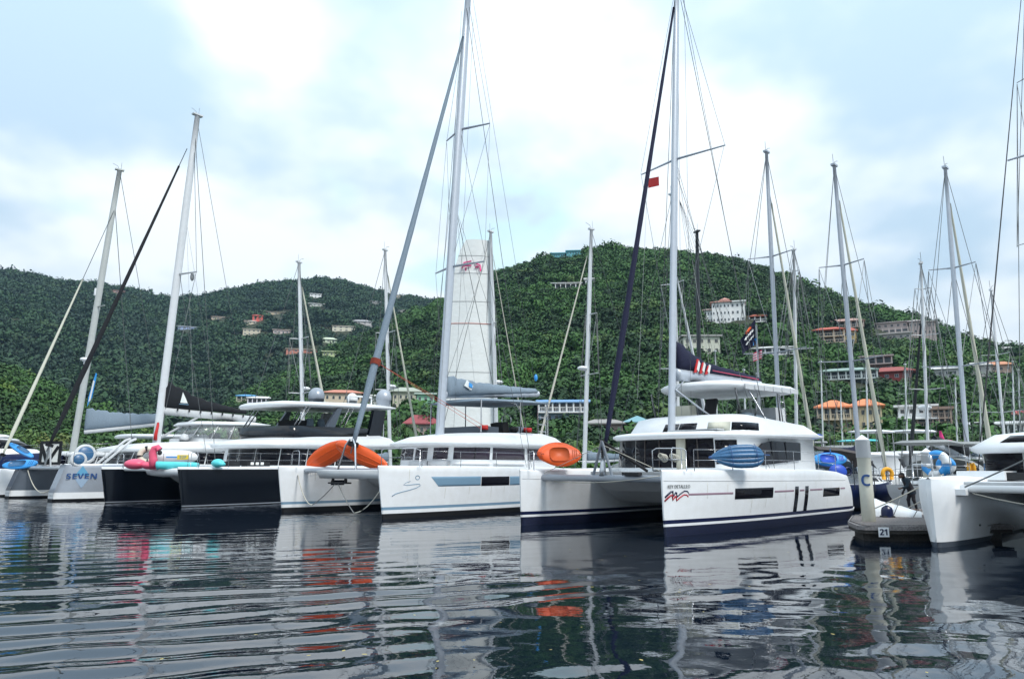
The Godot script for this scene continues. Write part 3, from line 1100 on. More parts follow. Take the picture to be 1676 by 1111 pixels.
# a sail lying folded in its bag on the boom
func sailbag(t: Node3D, a: Vector3, b: Vector3, prof: Array, half: float, m: Material, called := "sail_bag") -> void:
	var st := sb(true)
	var rings := []
	var n := 26
	for k in n + 1:
		var f := float(k) / n
		var c := a.lerp(b, f)
		var hh := table(prof, f) * (1.0 + 0.04 * sin(k * 3.7) + 0.03 * sin(k * 1.3))
		var rg := PackedVector3Array()
		for j in 12:
			var an := TAU * j / 12
			var yy := (0.5 - 0.5 * cos(an)) * hh
			var zz := sin(an) * half * (1.15 - 0.75 * pow(yy / maxf(hh, 0.01), 1.5)) * (1.0 + 0.12 * sin(k * 2.1 + j * 1.7)) * (0.55 + 0.45 * hh / maxf(prof[0][1], 0.01))
			rg.append(c + Vector3(0, yy, zz))
		rings.append(rg)
	loft(st, rings)
	cap(st, rings[0])
	cap(st, rings[-1])
	obj(called, st, m, t)

func boom(t: Node3D, a: Vector3, b: Vector3, r: float, m: Material) -> void:
	var st := sb(true)
	tube(st, [a, a.lerp(b, 0.03), a.lerp(b, 0.97), b], r, r * 0.9, 10, 0.75)
	obj("boom", st, m, t)

func dome(called: String, t: Node3D, c: Vector3, r: float, m: Material) -> void:
	var st := sb(true)
	blob(st, c + Vector3(0, r, 0), Vector3(r, r * 1.1, r))
	tube(st, [c, c + Vector3(0, r * 0.7, 0)], r * 0.8, r * 0.95, 14)
	obj(called, st, m, t)

func hardtop(called: String, t: Node3D, o: PackedVector2Array, y0: float, thick: float, m: Material, aft_rise := 0.0, camber := 0.12) -> void:
	var inner := PackedVector2Array()
	var c := Vector2.ZERO
	for p in o:
		c += p
	c /= o.size()
	for p in o:
		inner.append(c + (p - c) * 0.93)
	var top := PackedVector2Array()
	for p in o:
		top.append(c + (p - c) * 0.75)
	var st := sb(true)
	var rg := [ring(inner, y0, y0 + aft_rise), ring(o, y0 + thick * 0.35, y0 + thick * 0.35 + aft_rise), ring(o, y0 + thick * 0.7, y0 + thick * 0.7 + aft_rise), ring(inner, y0 + thick, y0 + thick + aft_rise), ring(top, y0 + thick + camber * 0.7, y0 + thick + camber * 0.7 + aft_rise)]
	loft(st, rg)
	cap(st, rg[0])
	cap(st, rg[-1])
	obj(called, st, m, t)

# the two hulls, the bridge deck, the front beam and the net of a catamaran
func cat_base(t: Node3D, d: Dictionary) -> Dictionary:
	var hs := []
	for k in 2:
		var h: Dictionary = d.hull.duplicate(true)
		h.z = -d.gap * k * d.get("dir", 1.0)
		if d.has("bands2") and k == 1:
			h.bands = d.bands2
		hull(t, h, M.deck)
		hs.append(h)
	var zc: float = -d.gap * 0.5 * d.get("dir", 1.0)
	var w: float = d.gap * 0.5
	var dl: float = d.deck_l
	var top: float = d.deck_y
	var st := sb()
	# underside sweeps up to the front edge
	var rows := []
	var sw: float = d.get("sweep", 0.0)
	for q in [[dl, top], [dl + 0.15, top - 0.25], [dl + 0.15 + sw, top - 0.30], [dl + 0.8 + sw, top - 0.75], [dl + 1.8 + sw, d.get("belly", 0.75)], [d.deck_end, d.get("belly", 0.75)], [d.deck_end, top]]:
		rows.append(PackedVector3Array([Vector3(q[0], q[1], zc - w), Vector3(q[0], q[1], zc + w)]))
	rows.append(rows[0])
	loft(st, rows, false)
	for e in 2:
		var c := Vector3(d.deck_end * 0.5 + dl * 0.5, top * 0.7, zc)
		for i in rows.size() - 1:
			tri(st, rows[i][e], rows[i + 1][e], Vector3(c.x, c.y, rows[0][e].z))
	obj("bridge_deck", st, M.white, t)
	# net between the hulls
	var net := sb()
	var b0: float = d.beam_l
	var inner: float = w - d.hull.W * 0.35
	for i in 26:
		var x := lerpf(b0, dl, i / 25.0)
		box(net, Vector3(x, top - 0.14, zc), Vector3(0.03, 0.012, inner * 2.0))
	for i in 46:
		box(net, Vector3((b0 + dl) * 0.5, top - 0.13, zc + lerpf(-inner, inner, i / 45.0)), Vector3(dl - b0, 0.012, 0.03))
	var no := obj("trampoline_net", net, M.get(d.get("net", "stone_cloth")), t)
	no.set_meta("kind", "stuff")
	var by: float = d.get("beam_y", top - 0.22)
	bar("cross_beam", [Vector3(b0, by, zc - w + 0.15), Vector3(b0, by, zc + w - 0.15)], d.get("beam_r", 0.13), d.get("beam_m", M.alu), t, 12)
	return {"hulls": hs, "z": zc, "w": w}

# ---------------------------------------------------------------- the five catamarans in the front row
func cat_right() -> void:
	var t := thing("sailing_catamaran", "white catamaran with navy waterline, navy furled forestay and covered flybridge", "catamaran", Vector3(4.67, 0, -22.94), deg_to_rad(44.0))
	var H := {"W": 0.88, "sheer": [[0, 1.99], [5, 2.05], [10, 2.02], [11.6, 1.94], [12.6, 1.79]], "stem": [[-0.4, 0.2], [0.0, 0.06], [2.0, 0.0]],
		"stern": [[-0.4, 12.7], [0.0, 13.3], [0.36, 13.45], [0.40, 13.35], [1.41, 12.8], [1.79, 12.58]], "full": 0.5, "fine": 0.8, "flare": 0.7,
		"bands": [["antifouling", -0.4, 0.30, M.antifoul_navy], ["hull", 0.30, 0.38, M.white], ["boot_stripe", 0.38, 0.50, M.stripe_navy], ["hull", 0.50, 99.0, M.white]]}
	var d := {"hull": H, "gap": 6.3, "deck_l": 3.3, "deck_y": 1.96, "deck_end": 12.2, "beam_l": 1.0, "beam_r": 0.12, "beam_y": 1.74, "beam_m": M.mast_grey, "net": "rope_grey"}
	var c := cat_base(t, d)
	var near: Dictionary = c.hulls[0]
	var z := -3.15
	# marks and windows along the near hull
	patch("hull_window", t, near, 1, 3.3, 5.65, 3.3, 5.65, 1.06, 1.42, M.glass)
	patch("hull_window", t, near, 1, 9.93, 11.6, 9.93, 11.6, 0.98, 1.31, M.glass)
	for k in [7.35, 8.22]:
		patch("vent_window", t, near, 1, k + 0.02, k + 0.32, k, k + 0.3, 0.5, 1.42, M.glass)
	for q in [[1.05, 3.2], [5.75, 7.25], [7.75, 8.15], [8.65, 9.83], [11.7, 12.2]]:
		patch("cove_stripe", t, near, 1, q[0], q[1], q[0], q[1], 1.235, 1.30, M.stripe_rose, 0.005)
	var rl := []
	for k in 22:
		rl.append([lerpf(0.06, 12.3, k / 21.0), lerpf(1.70, 1.60, k / 21.0)])
	stroke("rub_rail", t, near, 1, rl, 0.016, M.grey_white)
	stroke("rub_rail", t, c.hulls[1], 1, rl, 0.016, M.grey_white)
	# the wave mark: two waving ribbons, navy above red
	var wave := [[0.10, 1.19], [0.33, 1.36], [0.40, 1.38], [0.42, 1.22], [0.52, 1.34], [0.55, 1.34], [0.57, 1.20], [0.72, 1.30], [0.88, 1.38], [1.0, 1.37], [1.06, 1.31]]
	var low := []
	for p in wave:
		low.append([p[0] - 0.02, p[1] - 0.115])
	stroke("emblem", t, near, 1, wave, 0.036, M.stripe_navy, 0.022)
	stroke("emblem", t, near, 1, low, 0.036, pm(0.42, 0.02, 0.04, 0.4), 0.022)
	var pa := at_l(near, 0.25, 1.52, 1, 0.012)
	var pb := at_l(near, 1.05, 1.52, 1, 0.012)
	var ax := (pb - pa).normalized()
	words("boat_name", "KEY DETALLEO", 0.105, M.rope_grey, t, pa.lerp(pb, 0.5) + Vector3(0, 0, 0.01), Basis(ax, Vector3.UP, ax.cross(Vector3.UP)), 0.01)
	for q in [[1.9, 1.62, 0.5], [4.3, 1.04, 0.45], [5.2, 1.04, 0.3], [6.6, 1.60, 0.6], [9.2, 1.6, 0.45], [10.4, 0.96, 0.4], [11.2, 0.96, 0.25], [2.9, 1.6, 0.35]]:
		patch("dirt_streak", t, near, 1, q[0], q[0] + 0.012, q[0], q[0] + 0.03, q[1] - q[2], q[1], M.streak, 0.003)
	# saloon: wall, windows, visor roof
	var wl := ring(outl(4.7, 12.3, z, 2.7, 1.2, 3.2), 1.95)
	var wh := ring(outl(4.75, 12.4, z, 2.62, 1.2, 3.2), 3.28, 3.42)
	shell("saloon", [wl, wh], M.white, t)
	for q in [[8.98, 11.1, 0.12, 0.93], [11.14, 11.95, 0.12, 0.93], [7.6, 8.82, 0.12, 0.93], [12.0, 13.6, 0.12, 0.93]]:
		strip("front_window", t, wl, wh, q[0], q[1], q[2], q[3], M.glass)
	strip("front_window", t, wl, wh, 6.62, 7.55, 0.22, 0.88, M.glass)
	for a in [9.9, 8.2, 10.6]:
		strip("window_bar", t, wl, wh, a, a + 0.05, 0.12, 0.93, M.brown_cloth, 0.035)
	strip("mast_step_panel", t, wl, wh, 8.72, 9.12, 0.02, 0.97, M.cream, 0.06)
	# the long side window comes to a point forward
	var sw := sb()
	var wp := [Vector3(6.85, 2.68, -0.46), Vector3(7.3, 2.24, -0.42), Vector3(7.5, 2.2, -0.42), Vector3(10.75, 2.42, -0.40), Vector3(10.9, 3.14, -0.44), Vector3(8.4, 3.16, -0.46), Vector3(7.6, 3.06, -0.46)]
	panel(sw, wp, 0.05)
	var win := obj("side_window", sw, M.glass, t)
	for x in [8.3, 9.5]:
		sw = sb()
		box(sw, Vector3(x, 2.73, -0.395), Vector3(0.05, 0.86, 0.02))
		obj("window_bar", sw, M.black, win)
	var vo := outl(4.25, 13.0, z, 2.86, 1.6)
	hardtop("saloon_roof", t, vo, 3.2, 0.22, M.white, 0.12, 0.06)
	# raised coach with the wide slit windows
	var cl := ring(outl(5.55, 12.6, z, 2.84, 1.2, 3.0), 3.36, 3.5)
	var ch := ring(outl(6.05, 11.6, z, 2.62, 1.2, 3.0), 4.10, 3.90)
	var ct := ring(outl(6.4, 11.2, z, 2.35, 1.2, 3.0), 4.20, 3.98)
	shell("flybridge_coaming", [cl, ch, ct], M.white, t)
	strip("slit_window", t, cl, ch, 5.5, 6.95, 0.22, 0.66, M.glass)
	strip("slit_window", t, cl, ch, 8.4, 9.2, 0.22, 0.66, M.glass)
	strip("slit_window", t, cl, ch, 9.25, 9.95, 0.22, 0.66, M.glass)
	strip("slit_panel", t, cl, ch, 7.0, 7.9, 0.2, 0.68, M.cream)
	var st := sb()
	box(st, Vector3(5.3, 3.53, -2.0), Vector3(0.5, 0.05, 2.2))
	obj("roof_hatch", st, M.grey_white, t)
	# flybridge: hardtop on posts, helm seat, ladder, rolled dinghy cover
	var ho := PackedVector2Array()
	for p in [[12.1, -1.0], [7.6, -0.95], [6.7, -1.2], [6.2, -2.0], [6.1, -3.0], [6.3, -3.9], [6.9, -4.6], [7.8, -4.95], [12.1, -4.95], [12.35, -4.6], [12.35, -1.7]]:
		ho.append(Vector2(p[0], p[1]))
	hardtop("flybridge_roof", t, ho, 5.2, 0.34, M.white, 0.12, 0.1)
	for k in 6:
		st = sb()
		box(st, Vector3(7.8 + k * 0.8, 5.33 + k * 0.02, -0.955), Vector3(0.74, 0.2, 0.05))
		obj("roof_panel", st, M.grey_white, t)
	for q in [[8.35, 4.05, 8.8], [10.6, 3.95, 10.5], [7.2, 4.1, 6.9]]:
		for e in [-1.1, -5.1]:
			bar("roof_post", [Vector3(q[0], q[1], e), Vector3(q[2], 5.25, e)], 0.035, M.steel, t)
	bar("roof_brace", [Vector3(6.7, 4.05, -2.0), Vector3(5.6, 5.2, -3.0), Vector3(6.6, 5.8, -3.1)], 0.04, M.alu, t)
	bar("roof_brace", [Vector3(8.0, 5.2, -1.1), Vector3(9.4, 4.0, -1.1)], 0.035, M.steel, t)
	for e in [0.0, 0.36]:
		bar("ladder_rail", [Vector3(10.55 + e, 3.9, -0.95), Vector3(10.35 + e, 5.2, -0.95)], 0.022, M.steel, t)
	for k in 4:
		bar("ladder_rung", [Vector3(10.53 - k * 0.045, 4.05 + k * 0.28, -0.95), Vector3(10.89 - k * 0.045, 4.05 + k * 0.28, -0.95)], 0.016, M.steel, t)
	st = sb()
	box(st, Vector3(6.9, 4.35, -3.5), Vector3(0.5, 0.62, 0.9), Basis(Vector3.BACK, 0.12))
	obj("helm_seat", st, M.cream, t)
	st = sb()
	box(st, Vector3(7.5, 4.5, -2.6), Vector3(0.12, 0.9, 0.5), Basis(Vector3.BACK, -0.35))
	obj("helm_console", st, M.rubber, t)
	st = sb(true)
	tube(st, [Vector3(8.9, 4.2, -1.9), Vector3(9.2, 4.25, -1.9), Vector3(10.6, 4.15, -1.9), Vector3(10.9, 4.1, -1.9)], 0.2, 0.2, 10)
	obj("rolled_cover", st, M.grey_cloth, t)
	st = sb()
	box(st, Vector3(11.3, 4.3, -2.2), Vector3(0.9, 0.8, 1.6))
	obj("grill_locker", st, M.grey_white, t)
	# the mast, boom and navy sail bag with its red and white lettering strip
	mast(t, Vector3(5.4, 3.4, z), Vector3(7.35, 25.4, z), 0.155, M.alu, [[0.545, 2.15, 0.55]])
	boom(t, Vector3(5.9, 5.86, z), Vector3(12.9, 5.98, z), 0.27, M.alu)
	sailbag(t, Vector3(5.95, 6.06, z), Vector3(12.9, 6.12, z), [[0, 1.2], [0.06, 1.12], [0.2, 0.74], [0.35, 0.5], [0.7, 0.36], [1, 0.22]], 0.26, M.navy_cloth)
	for k in 3:
		st = sb()
		var ox := 7.15 + k * 0.42
		panel(st, [Vector3(ox - 0.3, 6.0, -2.90), Vector3(ox - 0.12, 6.02, -2.90), Vector3(ox + 0.22, 6.60 - k * 0.1, -2.95), Vector3(ox + 0.06, 6.62 - k * 0.1, -2.95)], 0.03)
		obj("bag_emblem", st, M.red, t)
		st = sb()
		panel(st, [Vector3(ox - 0.08, 6.16, -2.90), Vector3(ox + 0.06, 6.06, -2.90), Vector3(ox + 0.28, 6.44, -2.94), Vector3(ox + 0.18, 6.6 - k * 0.06, -2.95)], 0.03)
		obj("bag_emblem", st, M.sail, t)
	bar("bag_piping", [Vector3(8.3, 6.22, -2.87), Vector3(12.5, 6.2, -2.94)], 0.02, M.pink, t, 4)
	# forestay and rig
	furled(t, Vector3(1.15, 2.75, z), Vector3(7.1, 23.6, z), 0.135, M.navy_cloth, 0.97)
	var tipn := Vector3(6.95, 15.55, -1.0)
	var tipf := Vector3(6.95, 15.55, -5.3)
	for e in [[-0.35, tipn], [-5.95, tipf]]:
		wire(t, [Vector3(8.3, 2.05, e[0]), Vector3(7.25, 24.0, z + signf(e[0] + 3.15) * 0.1)], 0.011)
		wire(t, [Vector3(7.9, 2.05, e[0]), Vector3(6.55, 14.8, z)], 0.009)
		wire(t, [Vector3(5.75, 6.5, z), e[1], Vector3(7.3, 24.6, z)], 0.008)
	wire(t, [Vector3(12.55, 6.2, z), Vector3(7.4, 25.3, z)], 0.008)
	wire(t, [Vector3(10.5, 6.5, z), Vector3(6.6, 15.3, z), Vector3(8.5, 6.6, z)], 0.007)
	for q in [[6.2, -0.25], [6.5, 0.25], [6.0, 0.12]]:
		wire(t, [Vector3(q[0], 4.2, z + q[1]), Vector3(q[0] + 1.25, 24.0, z + q[1] * 0.3)], 0.006)
	for e in [-0.25, 0.25]:
		for q in [[8.6, 6.5], [10.4, 6.4], [12.2, 6.3]]:
			wire(t, [Vector3(q[0], q[1], z + e), Vector3(6.7, 13.6, z)], 0.005)
	var fs := sb()
	panel(fs, [Vector3(7.0, 15.2, -4.95), Vector3(7.0, 14.75, -4.95), Vector3(7.05, 14.72, -4.4), Vector3(7.05, 15.15, -4.4)], 0.02)
	obj("flag", fs, M.red, t)
	wire(t, [Vector3(7.0, 15.3, -4.95), Vector3(6.0, 5.0, -5.2)], 0.006)
	# triangular seagull striker over the beam, coiled lines, pulpits, lifelines
	var top := Vector3(1.0, 3.05, z)
	for e in [-0.42, 0.42]:
		bar("striker_leg", [Vector3(1.0, 1.84, z + e), top], 0.05, M.alu, t, 8)
	bar("striker_strut", [Vector3(2.3, 1.98, z - 1.0), top], 0.05, M.rubber, t, 8)
	bar("striker_strut", [Vector3(2.3, 1.98, z + 1.0), top], 0.05, M.rubber, t, 8)
	st = sb(true)
	tube(st, [Vector3(1.0, 1.85, z), Vector3(1.02, 2.05, z), Vector3(1.04, 2.3, z), Vector3(1.06, 2.42, z)], 0.14, 0.07, 10)
	obj("windlass", st, M.steel, t)
	st = sb()
	box(st, Vector3(0.9, 1.9, z + 1.35), Vector3(0.2, 0.1, 0.7))
	obj("beam_fitting", st, M.rubber, t)
	st = sb()
	box(st, Vector3(2.6, 2.0, -1.75), Vector3(0.35, 0.05, 0.5))
	obj("deck_hatch", st, M.glass, t)
	for q in [[1.0, -5.9], [1.3, -0.9], [1.9, -0.85]]:
		st = sb(true)
		for k in 5:
			ring_tube(st, Vector3(q[0] + k * 0.03, 2.5 - k * 0.02, q[1] + k * 0.02), Vector3(0.1, 0, 1).normalized(), Vector3.UP, 0.075 + 0.012 * k, 0.018, 0, TAU, 12, 5)
		obj("rope_coil", st, M.rope, t)
	pulpit(t, Vector3(0.35, 2.0, -0.55), Vector3(0.9, 2.0, 0.35), 0.72)
	pulpit(t, Vector3(0.9, 2.0, -6.7), Vector3(0.35, 2.0, -5.9), 0.72)
	pulpit(t, Vector3(0.7, 2.0, -0.05), Vector3(2.1, 2.0, -0.6), 0.75)
	rail(t, [Vector3(1.2, 2.0, 0.45), Vector3(3.2, 2.03, 0.68), Vector3(5.4, 2.03, 0.76), Vector3(7.6, 2.03, 0.78), Vector3(9.8, 2.0, 0.76), Vector3(11.6, 1.92, 0.7)], 0.68)
	rail(t, [Vector3(1.2, 2.0, -6.75), Vector3(3.2, 2.03, -6.98), Vector3(5.4, 2.03, -7.0)], 0.68)
	bar("mooring_line", sag(Vector3(0.8, 1.85, -0.6), Vector3(1.0, 1.6, -5.5), 0.12), 0.014, M.rope, t, 5)
	bar("bridle_line", [Vector3(0.9, 1.9, -0.4), Vector3(1.05, 2.9, z)], 0.012, M.rope, t, 5)
	bar("bridle_line", [Vector3(0.9, 1.9, -5.9), Vector3(1.05, 2.9, z)], 0.012, M.rope, t, 5)
	st = sb()
	box(st, Vector3(13.0, 0.42, 0.0), Vector3(0.9, 0.08, 1.2))
	obj("swim_step", st, M.deck, t)

func cat_stripe() -> void:
	var t := thing("sailing_catamaran", "white catamaran with pale blue grey stripes, grey forestay and grey sail cover", "catamaran", Vector3(-5.39, 0, -30.70), deg_to_rad(50.0))
	var H := {"W": 0.95, "sheer": [[0, 2.15], [6, 2.14], [12, 2.08], [15, 1.7]], "stem": [[-0.4, 0.2], [0.0, 0.02], [2.2, -0.32]],
		"stern": [[-0.4, 14.4], [0.4, 15.0], [2.1, 14.0]], "full": 0.5, "fine": 0.75, "flare": 0.82,
		"bands": [["antifouling", -0.4, 0.22, M.antifoul_black], ["hull", 0.22, 0.37, M.white], ["boot_stripe", 0.37, 0.49, M.stripe_blue], ["hull", 0.49, 99.0, M.white]]}
	var d := {"hull": H, "gap": 7.4, "deck_l": 3.9, "deck_y": 2.08, "deck_end": 13.5, "beam_l": 1.0, "beam_r": 0.11, "beam_y": 1.98, "belly": 0.8}
	var c := cat_base(t, d)
	var near: Dictionary = c.hulls[0]
	var far: Dictionary = c.hulls[1]
	var z := -3.6
	patch("side_stripe", t, near, 1, 2.62, 5.08, 2.2, 5.08, 1.30, 1.72, M.stripe_blue, 0.006)
	patch("hull_window", t, near, 1, 5.12, 7.05, 5.12, 7.05, 1.28, 1.70, M.glass)
	patch("side_stripe", t, near, 1, 7.09, 9.6, 7.09, 9.6, 1.28, 1.70, M.stripe_blue, 0.006)
	patch("hull_window", t, far, 1, 2.35, 3.1, 2.35, 3.1, 1.25, 1.5, M.glass)
	# the swimmer mark: a loose S under a ring
	stroke("emblem", t, near, 1, [[0.36, 0.93], [0.52, 1.03], [0.8, 1.10], [1.15, 1.17], [1.5, 1.26], [1.68, 1.36], [1.62, 1.42], [1.3, 1.40], [1.02, 1.37], [0.86, 1.40], [0.95, 1.47], [1.18, 1.54]], 0.022, M.stripe_blue, 0.012)
	var rg := []
	for k in 13:
		rg.append([1.52 + 0.10 * cos(TAU * k / 12.0), 1.69 + 0.085 * sin(TAU * k / 12.0)])
	stroke("emblem", t, near, 1, rg, 0.018, M.stripe_blue)
	for q in [[1.1, 2.05, 0.6], [3.0, 1.28, 0.5], [4.4, 1.28, 0.35], [5.8, 1.26, 0.5], [6.7, 1.26, 0.3], [8.4, 1.26, 0.4]]:
		patch("dirt_streak", t, near, 1, q[0], q[0] + 0.014, q[0], q[0] + 0.035, q[1] - q[2], q[1], M.streak, 0.003)
	for q in [[2.45, 1.24, 0.4], [2.95, 1.24, 0.3], [1.5, 2.0, 0.5]]:
		patch("dirt_streak", t, far, 1, q[0], q[0] + 0.014, q[0], q[0] + 0.035, q[1] - q[2], q[1], M.streak, 0.003)
	# saloon with upright windows
	var lo := ring(outl(5.6, 13.0, z, 2.9, 1.8), 2.1)
	var hi := ring(outl(5.75, 13.0, z, 2.86, 1.8), 3.24)
	shell("saloon", [lo, hi], M.white, t)
	for q in [[2.77, 5.37], [5.60, 7.62], [7.93, 8.86], [9.3, 10.2], [0.4, 2.5], [10.4, 11.2], [11.3, 12.4]]:
		strip("saloon_window", t, lo, hi, q[0], q[1], 0.36, 0.88, M.glass_violet)
	strip("window_bar", t, lo, hi, 6.5, 6.54, 0.36, 0.88, M.black, 0.035)
	for q in [[7.75, 8.9, 0.03, 0.30], [8.95, 10.3, 0.03, 0.30]]:
		strip("cockpit_locker", t, lo, hi, q[0], q[1], q[2], q[3], M.grey_white, 0.3)
	for q in [[2.8, 5.3], [5.6, 7.55]]:
		strip("side_ledge", t, lo, hi, q[0], q[1], 0.14, 0.24, M.deck, 0.22)
	var ro := outl(4.9, 13.6, z, 3.2, 2.4)
	var rin := outl(5.1, 13.5, z, 3.05, 2.4)
	var r2 := outl(5.9, 13.2, z, 2.75, 2.6)
	var r3 := outl(7.3, 12.6, z, 2.3, 3.0)
	shell("saloon_roof", [ring(rin, 3.2), ring(ro, 3.26), ring(ro, 3.36), ring(r2, 3.72, 3.78), ring(r3, 3.9, 4.0)], M.white, t, true)
	var st := sb()
	box(st, Vector3(11.0, 3.86, -1.35), Vector3(1.0, 0.06, 0.5), Basis(Vector3.RIGHT, -0.35))
	obj("roof_hatch", st, M.grey_white, t)
	bar("roof_rail", [Vector3(8.0, 3.72, -1.2), Vector3(8.1, 3.8, -1.2), Vector3(10.4, 3.84, -1.2), Vector3(10.5, 3.76, -1.2)], 0.02, M.steel, t)
	# flybridge: seats, bimini
	st = sb()
	box(st, Vector3(9.0, 4.12, z), Vector3(1.5, 0.34, 3.0))
	obj("flybridge_seat", st, M.dark_grey, t)
	st = sb()
	box(st, Vector3(10.9, 4.25, z + 0.6), Vector3(0.5, 0.75, 0.9), Basis(Vector3.BACK, 0.2))
	obj("helm_console", st, M.rubber, t)
	st = sb()
	box(st, Vector3(12.0, 4.2, z), Vector3(0.9, 0.4, 2.6))
	obj("flybridge_seat", st, M.grey_cloth, t)
	for q in [[8.7, -2.2, 0.7, M.red], [9.2, -2.6, 0.5, M.rubber], [12.3, -2.1, 0.5, M.red], [11.2, -2.2, 0.8, M.rubber]]:
		st = sb(true)
		box(st, Vector3(q[0], 4.22, q[1]), Vector3(q[2], 0.24, 0.4), Basis(Vector3.UP, q[2]))
		obj("cushion", st, q[3], t)
	st = sb(true)
	ring_tube(st, Vector3(11.0, 4.75, -2.6), Vector3.BACK, Vector3.UP, 0.34, 0.025)
	obj("steering_wheel", st, M.steel, t)
	var bo := outl(7.6, 13.6, z, 2.2, 1.2, 3.0)
	hardtop("bimini", t, bo, 5.55, 0.07, M.grey_cloth, 0.2, 0.14)
	for q in [[7.9, -1.7], [7.9, -5.5], [13.4, -1.5], [13.4, -5.7], [10.9, -1.5], [10.9, -5.7]]:
		bar("bimini_post", [Vector3(q[0], 3.95, q[1]), Vector3(q[0], 5.65 + (q[0] - 7.6) * 0.03, q[1])], 0.035, M.steel, t)
	bar("bimini_brace", [Vector3(10.9, 5.2, -1.5), Vector3(10.5, 5.55, -1.5), Vector3(9.9, 5.66, -1.5)], 0.03, M.steel, t)
	for e in [0.0, 0.75]:
		bar("ladder_rail", [Vector3(12.6 + e, 3.9, -1.6), Vector3(12.6 + e, 5.6, -1.6)], 0.03, M.steel, t)
	for k in 4:
		bar("ladder_rung", [Vector3(12.6, 4.15 + k * 0.4, -1.6), Vector3(13.35, 4.15 + k * 0.4, -1.6)], 0.025, M.steel, t)
	# rig
	mast(t, Vector3(6.75, 3.75, z), Vector3(8.6, 31.6, z), 0.22, M.alu, [[0.335, 1.9, 0.7], [0.635, 1.75, 0.7]])
	boom(t, Vector3(7.1, 5.95, z), Vector3(15.2, 6.62, z), 0.2, M.alu)
	sailbag(t, Vector3(7.15, 5.8, z), Vector3(14.9, 6.62, z), [[0, 1.15], [0.08, 1.1], [0.3, 0.8], [0.7, 0.5], [1, 0.3]], 0.33, M.grey_cloth)
	st = sb()
	panel(st, [Vector3(8.2, 6.5, -3.24), Vector3(8.75, 6.3, -3.24), Vector3(8.95, 6.55, -3.28), Vector3(8.5, 6.85, -3.33)], 0.03)
	obj("bag_emblem", st, M.sail, t)
	st = sb()
	panel(st, [Vector3(8.55, 6.48, -3.2), Vector3(8.8, 6.42, -3.2), Vector3(8.85, 6.62, -3.24), Vector3(8.6, 6.72, -3.25)], 0.03)
	obj("bag_emblem", st, M.sky_blue, t)
	furled(t, Vector3(1.15, 3.15, z), Vector3(8.35, 28.2, z), 0.205, M.grey_cloth, 0.97)
	st = sb(true)
	tube(st, [Vector3(2.28, 7.05, z), Vector3(2.36, 7.32, z)], 0.25, 0.25, 10)
	obj("tie", st, M.rope_red, t)
	for e in [-0.05, 0.1]:
		bar("red_line", [Vector3(2.32, 7.2, z), Vector3(7.5 + e * 3.0, 4.1, -1.2 + e)], 0.012, M.rope_red, t, 4)
	for e in [-1.0, 1.0]:
		var hz: float = z + e * 3.9
		wire(t, [Vector3(9.6, 2.1, hz), Vector3(8.3, 29.4, z + e * 0.1)], 0.014)
		wire(t, [Vector3(9.2, 2.1, hz), Vector3(7.9, 21.4, z + e * 0.1)], 0.01)
		wire(t, [Vector3(7.0, 6.3, z), Vector3(8.07, 13.1, z + e * 1.9), Vector3(8.62, 21.5, z + e * 1.75), Vector3(8.5, 30.2, z)], 0.011)
		wire(t, [Vector3(7.4, 13.2, z), Vector3(8.62, 21.5, z + e * 1.75)], 0.009)
	wire(t, [Vector3(15.0, 6.8, z), Vector3(8.7, 31.4, z)], 0.009)
	wire(t, [Vector3(11.0, 6.7, z), Vector3(7.75, 16.5, z)], 0.016)
	wire(t, [Vector3(13.0, 6.8, z), Vector3(7.75, 16.5, z), Vector3(9.4, 6.8, z)], 0.009)
	for q in [[7.2, -0.3], [7.5, 0.3], [6.5, 0.2]]:
		wire(t, [Vector3(q[0], 4.2, z + q[1]), Vector3(q[0] + 1.4, 29.0, z + q[1] * 0.3)], 0.008)
	st = sb(true)
	blob(st, Vector3(14.6, 7.55, z + 0.3), Vector3(0.11, 0.22, 0.11))
	obj("mainsheet_block", st, M.sky_blue, t)
	# bow: beam shield, A frame, anchor, lines
	st = sb(true)
	var rows := []
	for q in [[0.75, 2.02, 0.3], [0.55, 1.98, 0.9], [0.7, 1.62, 0.7], [1.2, 1.6, 0.5]]:
		rows.append(PackedVector3Array([Vector3(q[0], q[1], z - 1.5 - q[2] * 0.5), Vector3(q[0] - 0.15, q[1], z - 0.5), Vector3(q[0] - 0.15, q[1], z + 0.5), Vector3(q[0], q[1], z + 2.9)]))
	loft(st, rows, false)
	obj("beam_shield", st, M.grey_white, t)
	bar("bow_frame", [Vector3(0.9, 2.0, z - 0.75), Vector3(1.0, 3.15, z - 0.35), Vector3(1.05, 3.4, z - 0.12), Vector3(1.05, 3.4, z + 0.12), Vector3(1.0, 3.15, z + 0.35), Vector3(0.9, 2.0, z + 0.6)], 0.045, M.steel, t, 8)
	st = sb()
	box(st, Vector3(0.7, 1.42, z - 0.3), Vector3(0.5, 0.07, 1.1))
	box(st, Vector3(0.7, 1.62, z - 0.8), Vector3(0.1, 0.42, 0.07))
	box(st, Vector3(0.7, 1.58, z + 0.15), Vector3(0.1, 0.36, 0.1))
	obj("anchor", st, M.rubber, t)
	for e in [[-0.35, z - 3.5, 0.4], [-0.15, z + 3.2, 0.15]]:
		var foot := Vector3(0.5, 1.4, z + e[0])
		bar("bridle_line", sag(foot, Vector3(0.3, e[2], lerpf(foot.z, e[1], 0.45)), 0.08), 0.022, M.rope_grey, t, 5)
		bar("bridle_line", sag(Vector3(0.3, e[2], lerpf(foot.z, e[1], 0.45)), Vector3(0.6, 1.75, e[1]), 0.35), 0.026, M.rope, t, 5)
	pulpit(t, Vector3(0.5, 2.15, -0.75), Vector3(1.5, 2.15, 0.6), 0.78)
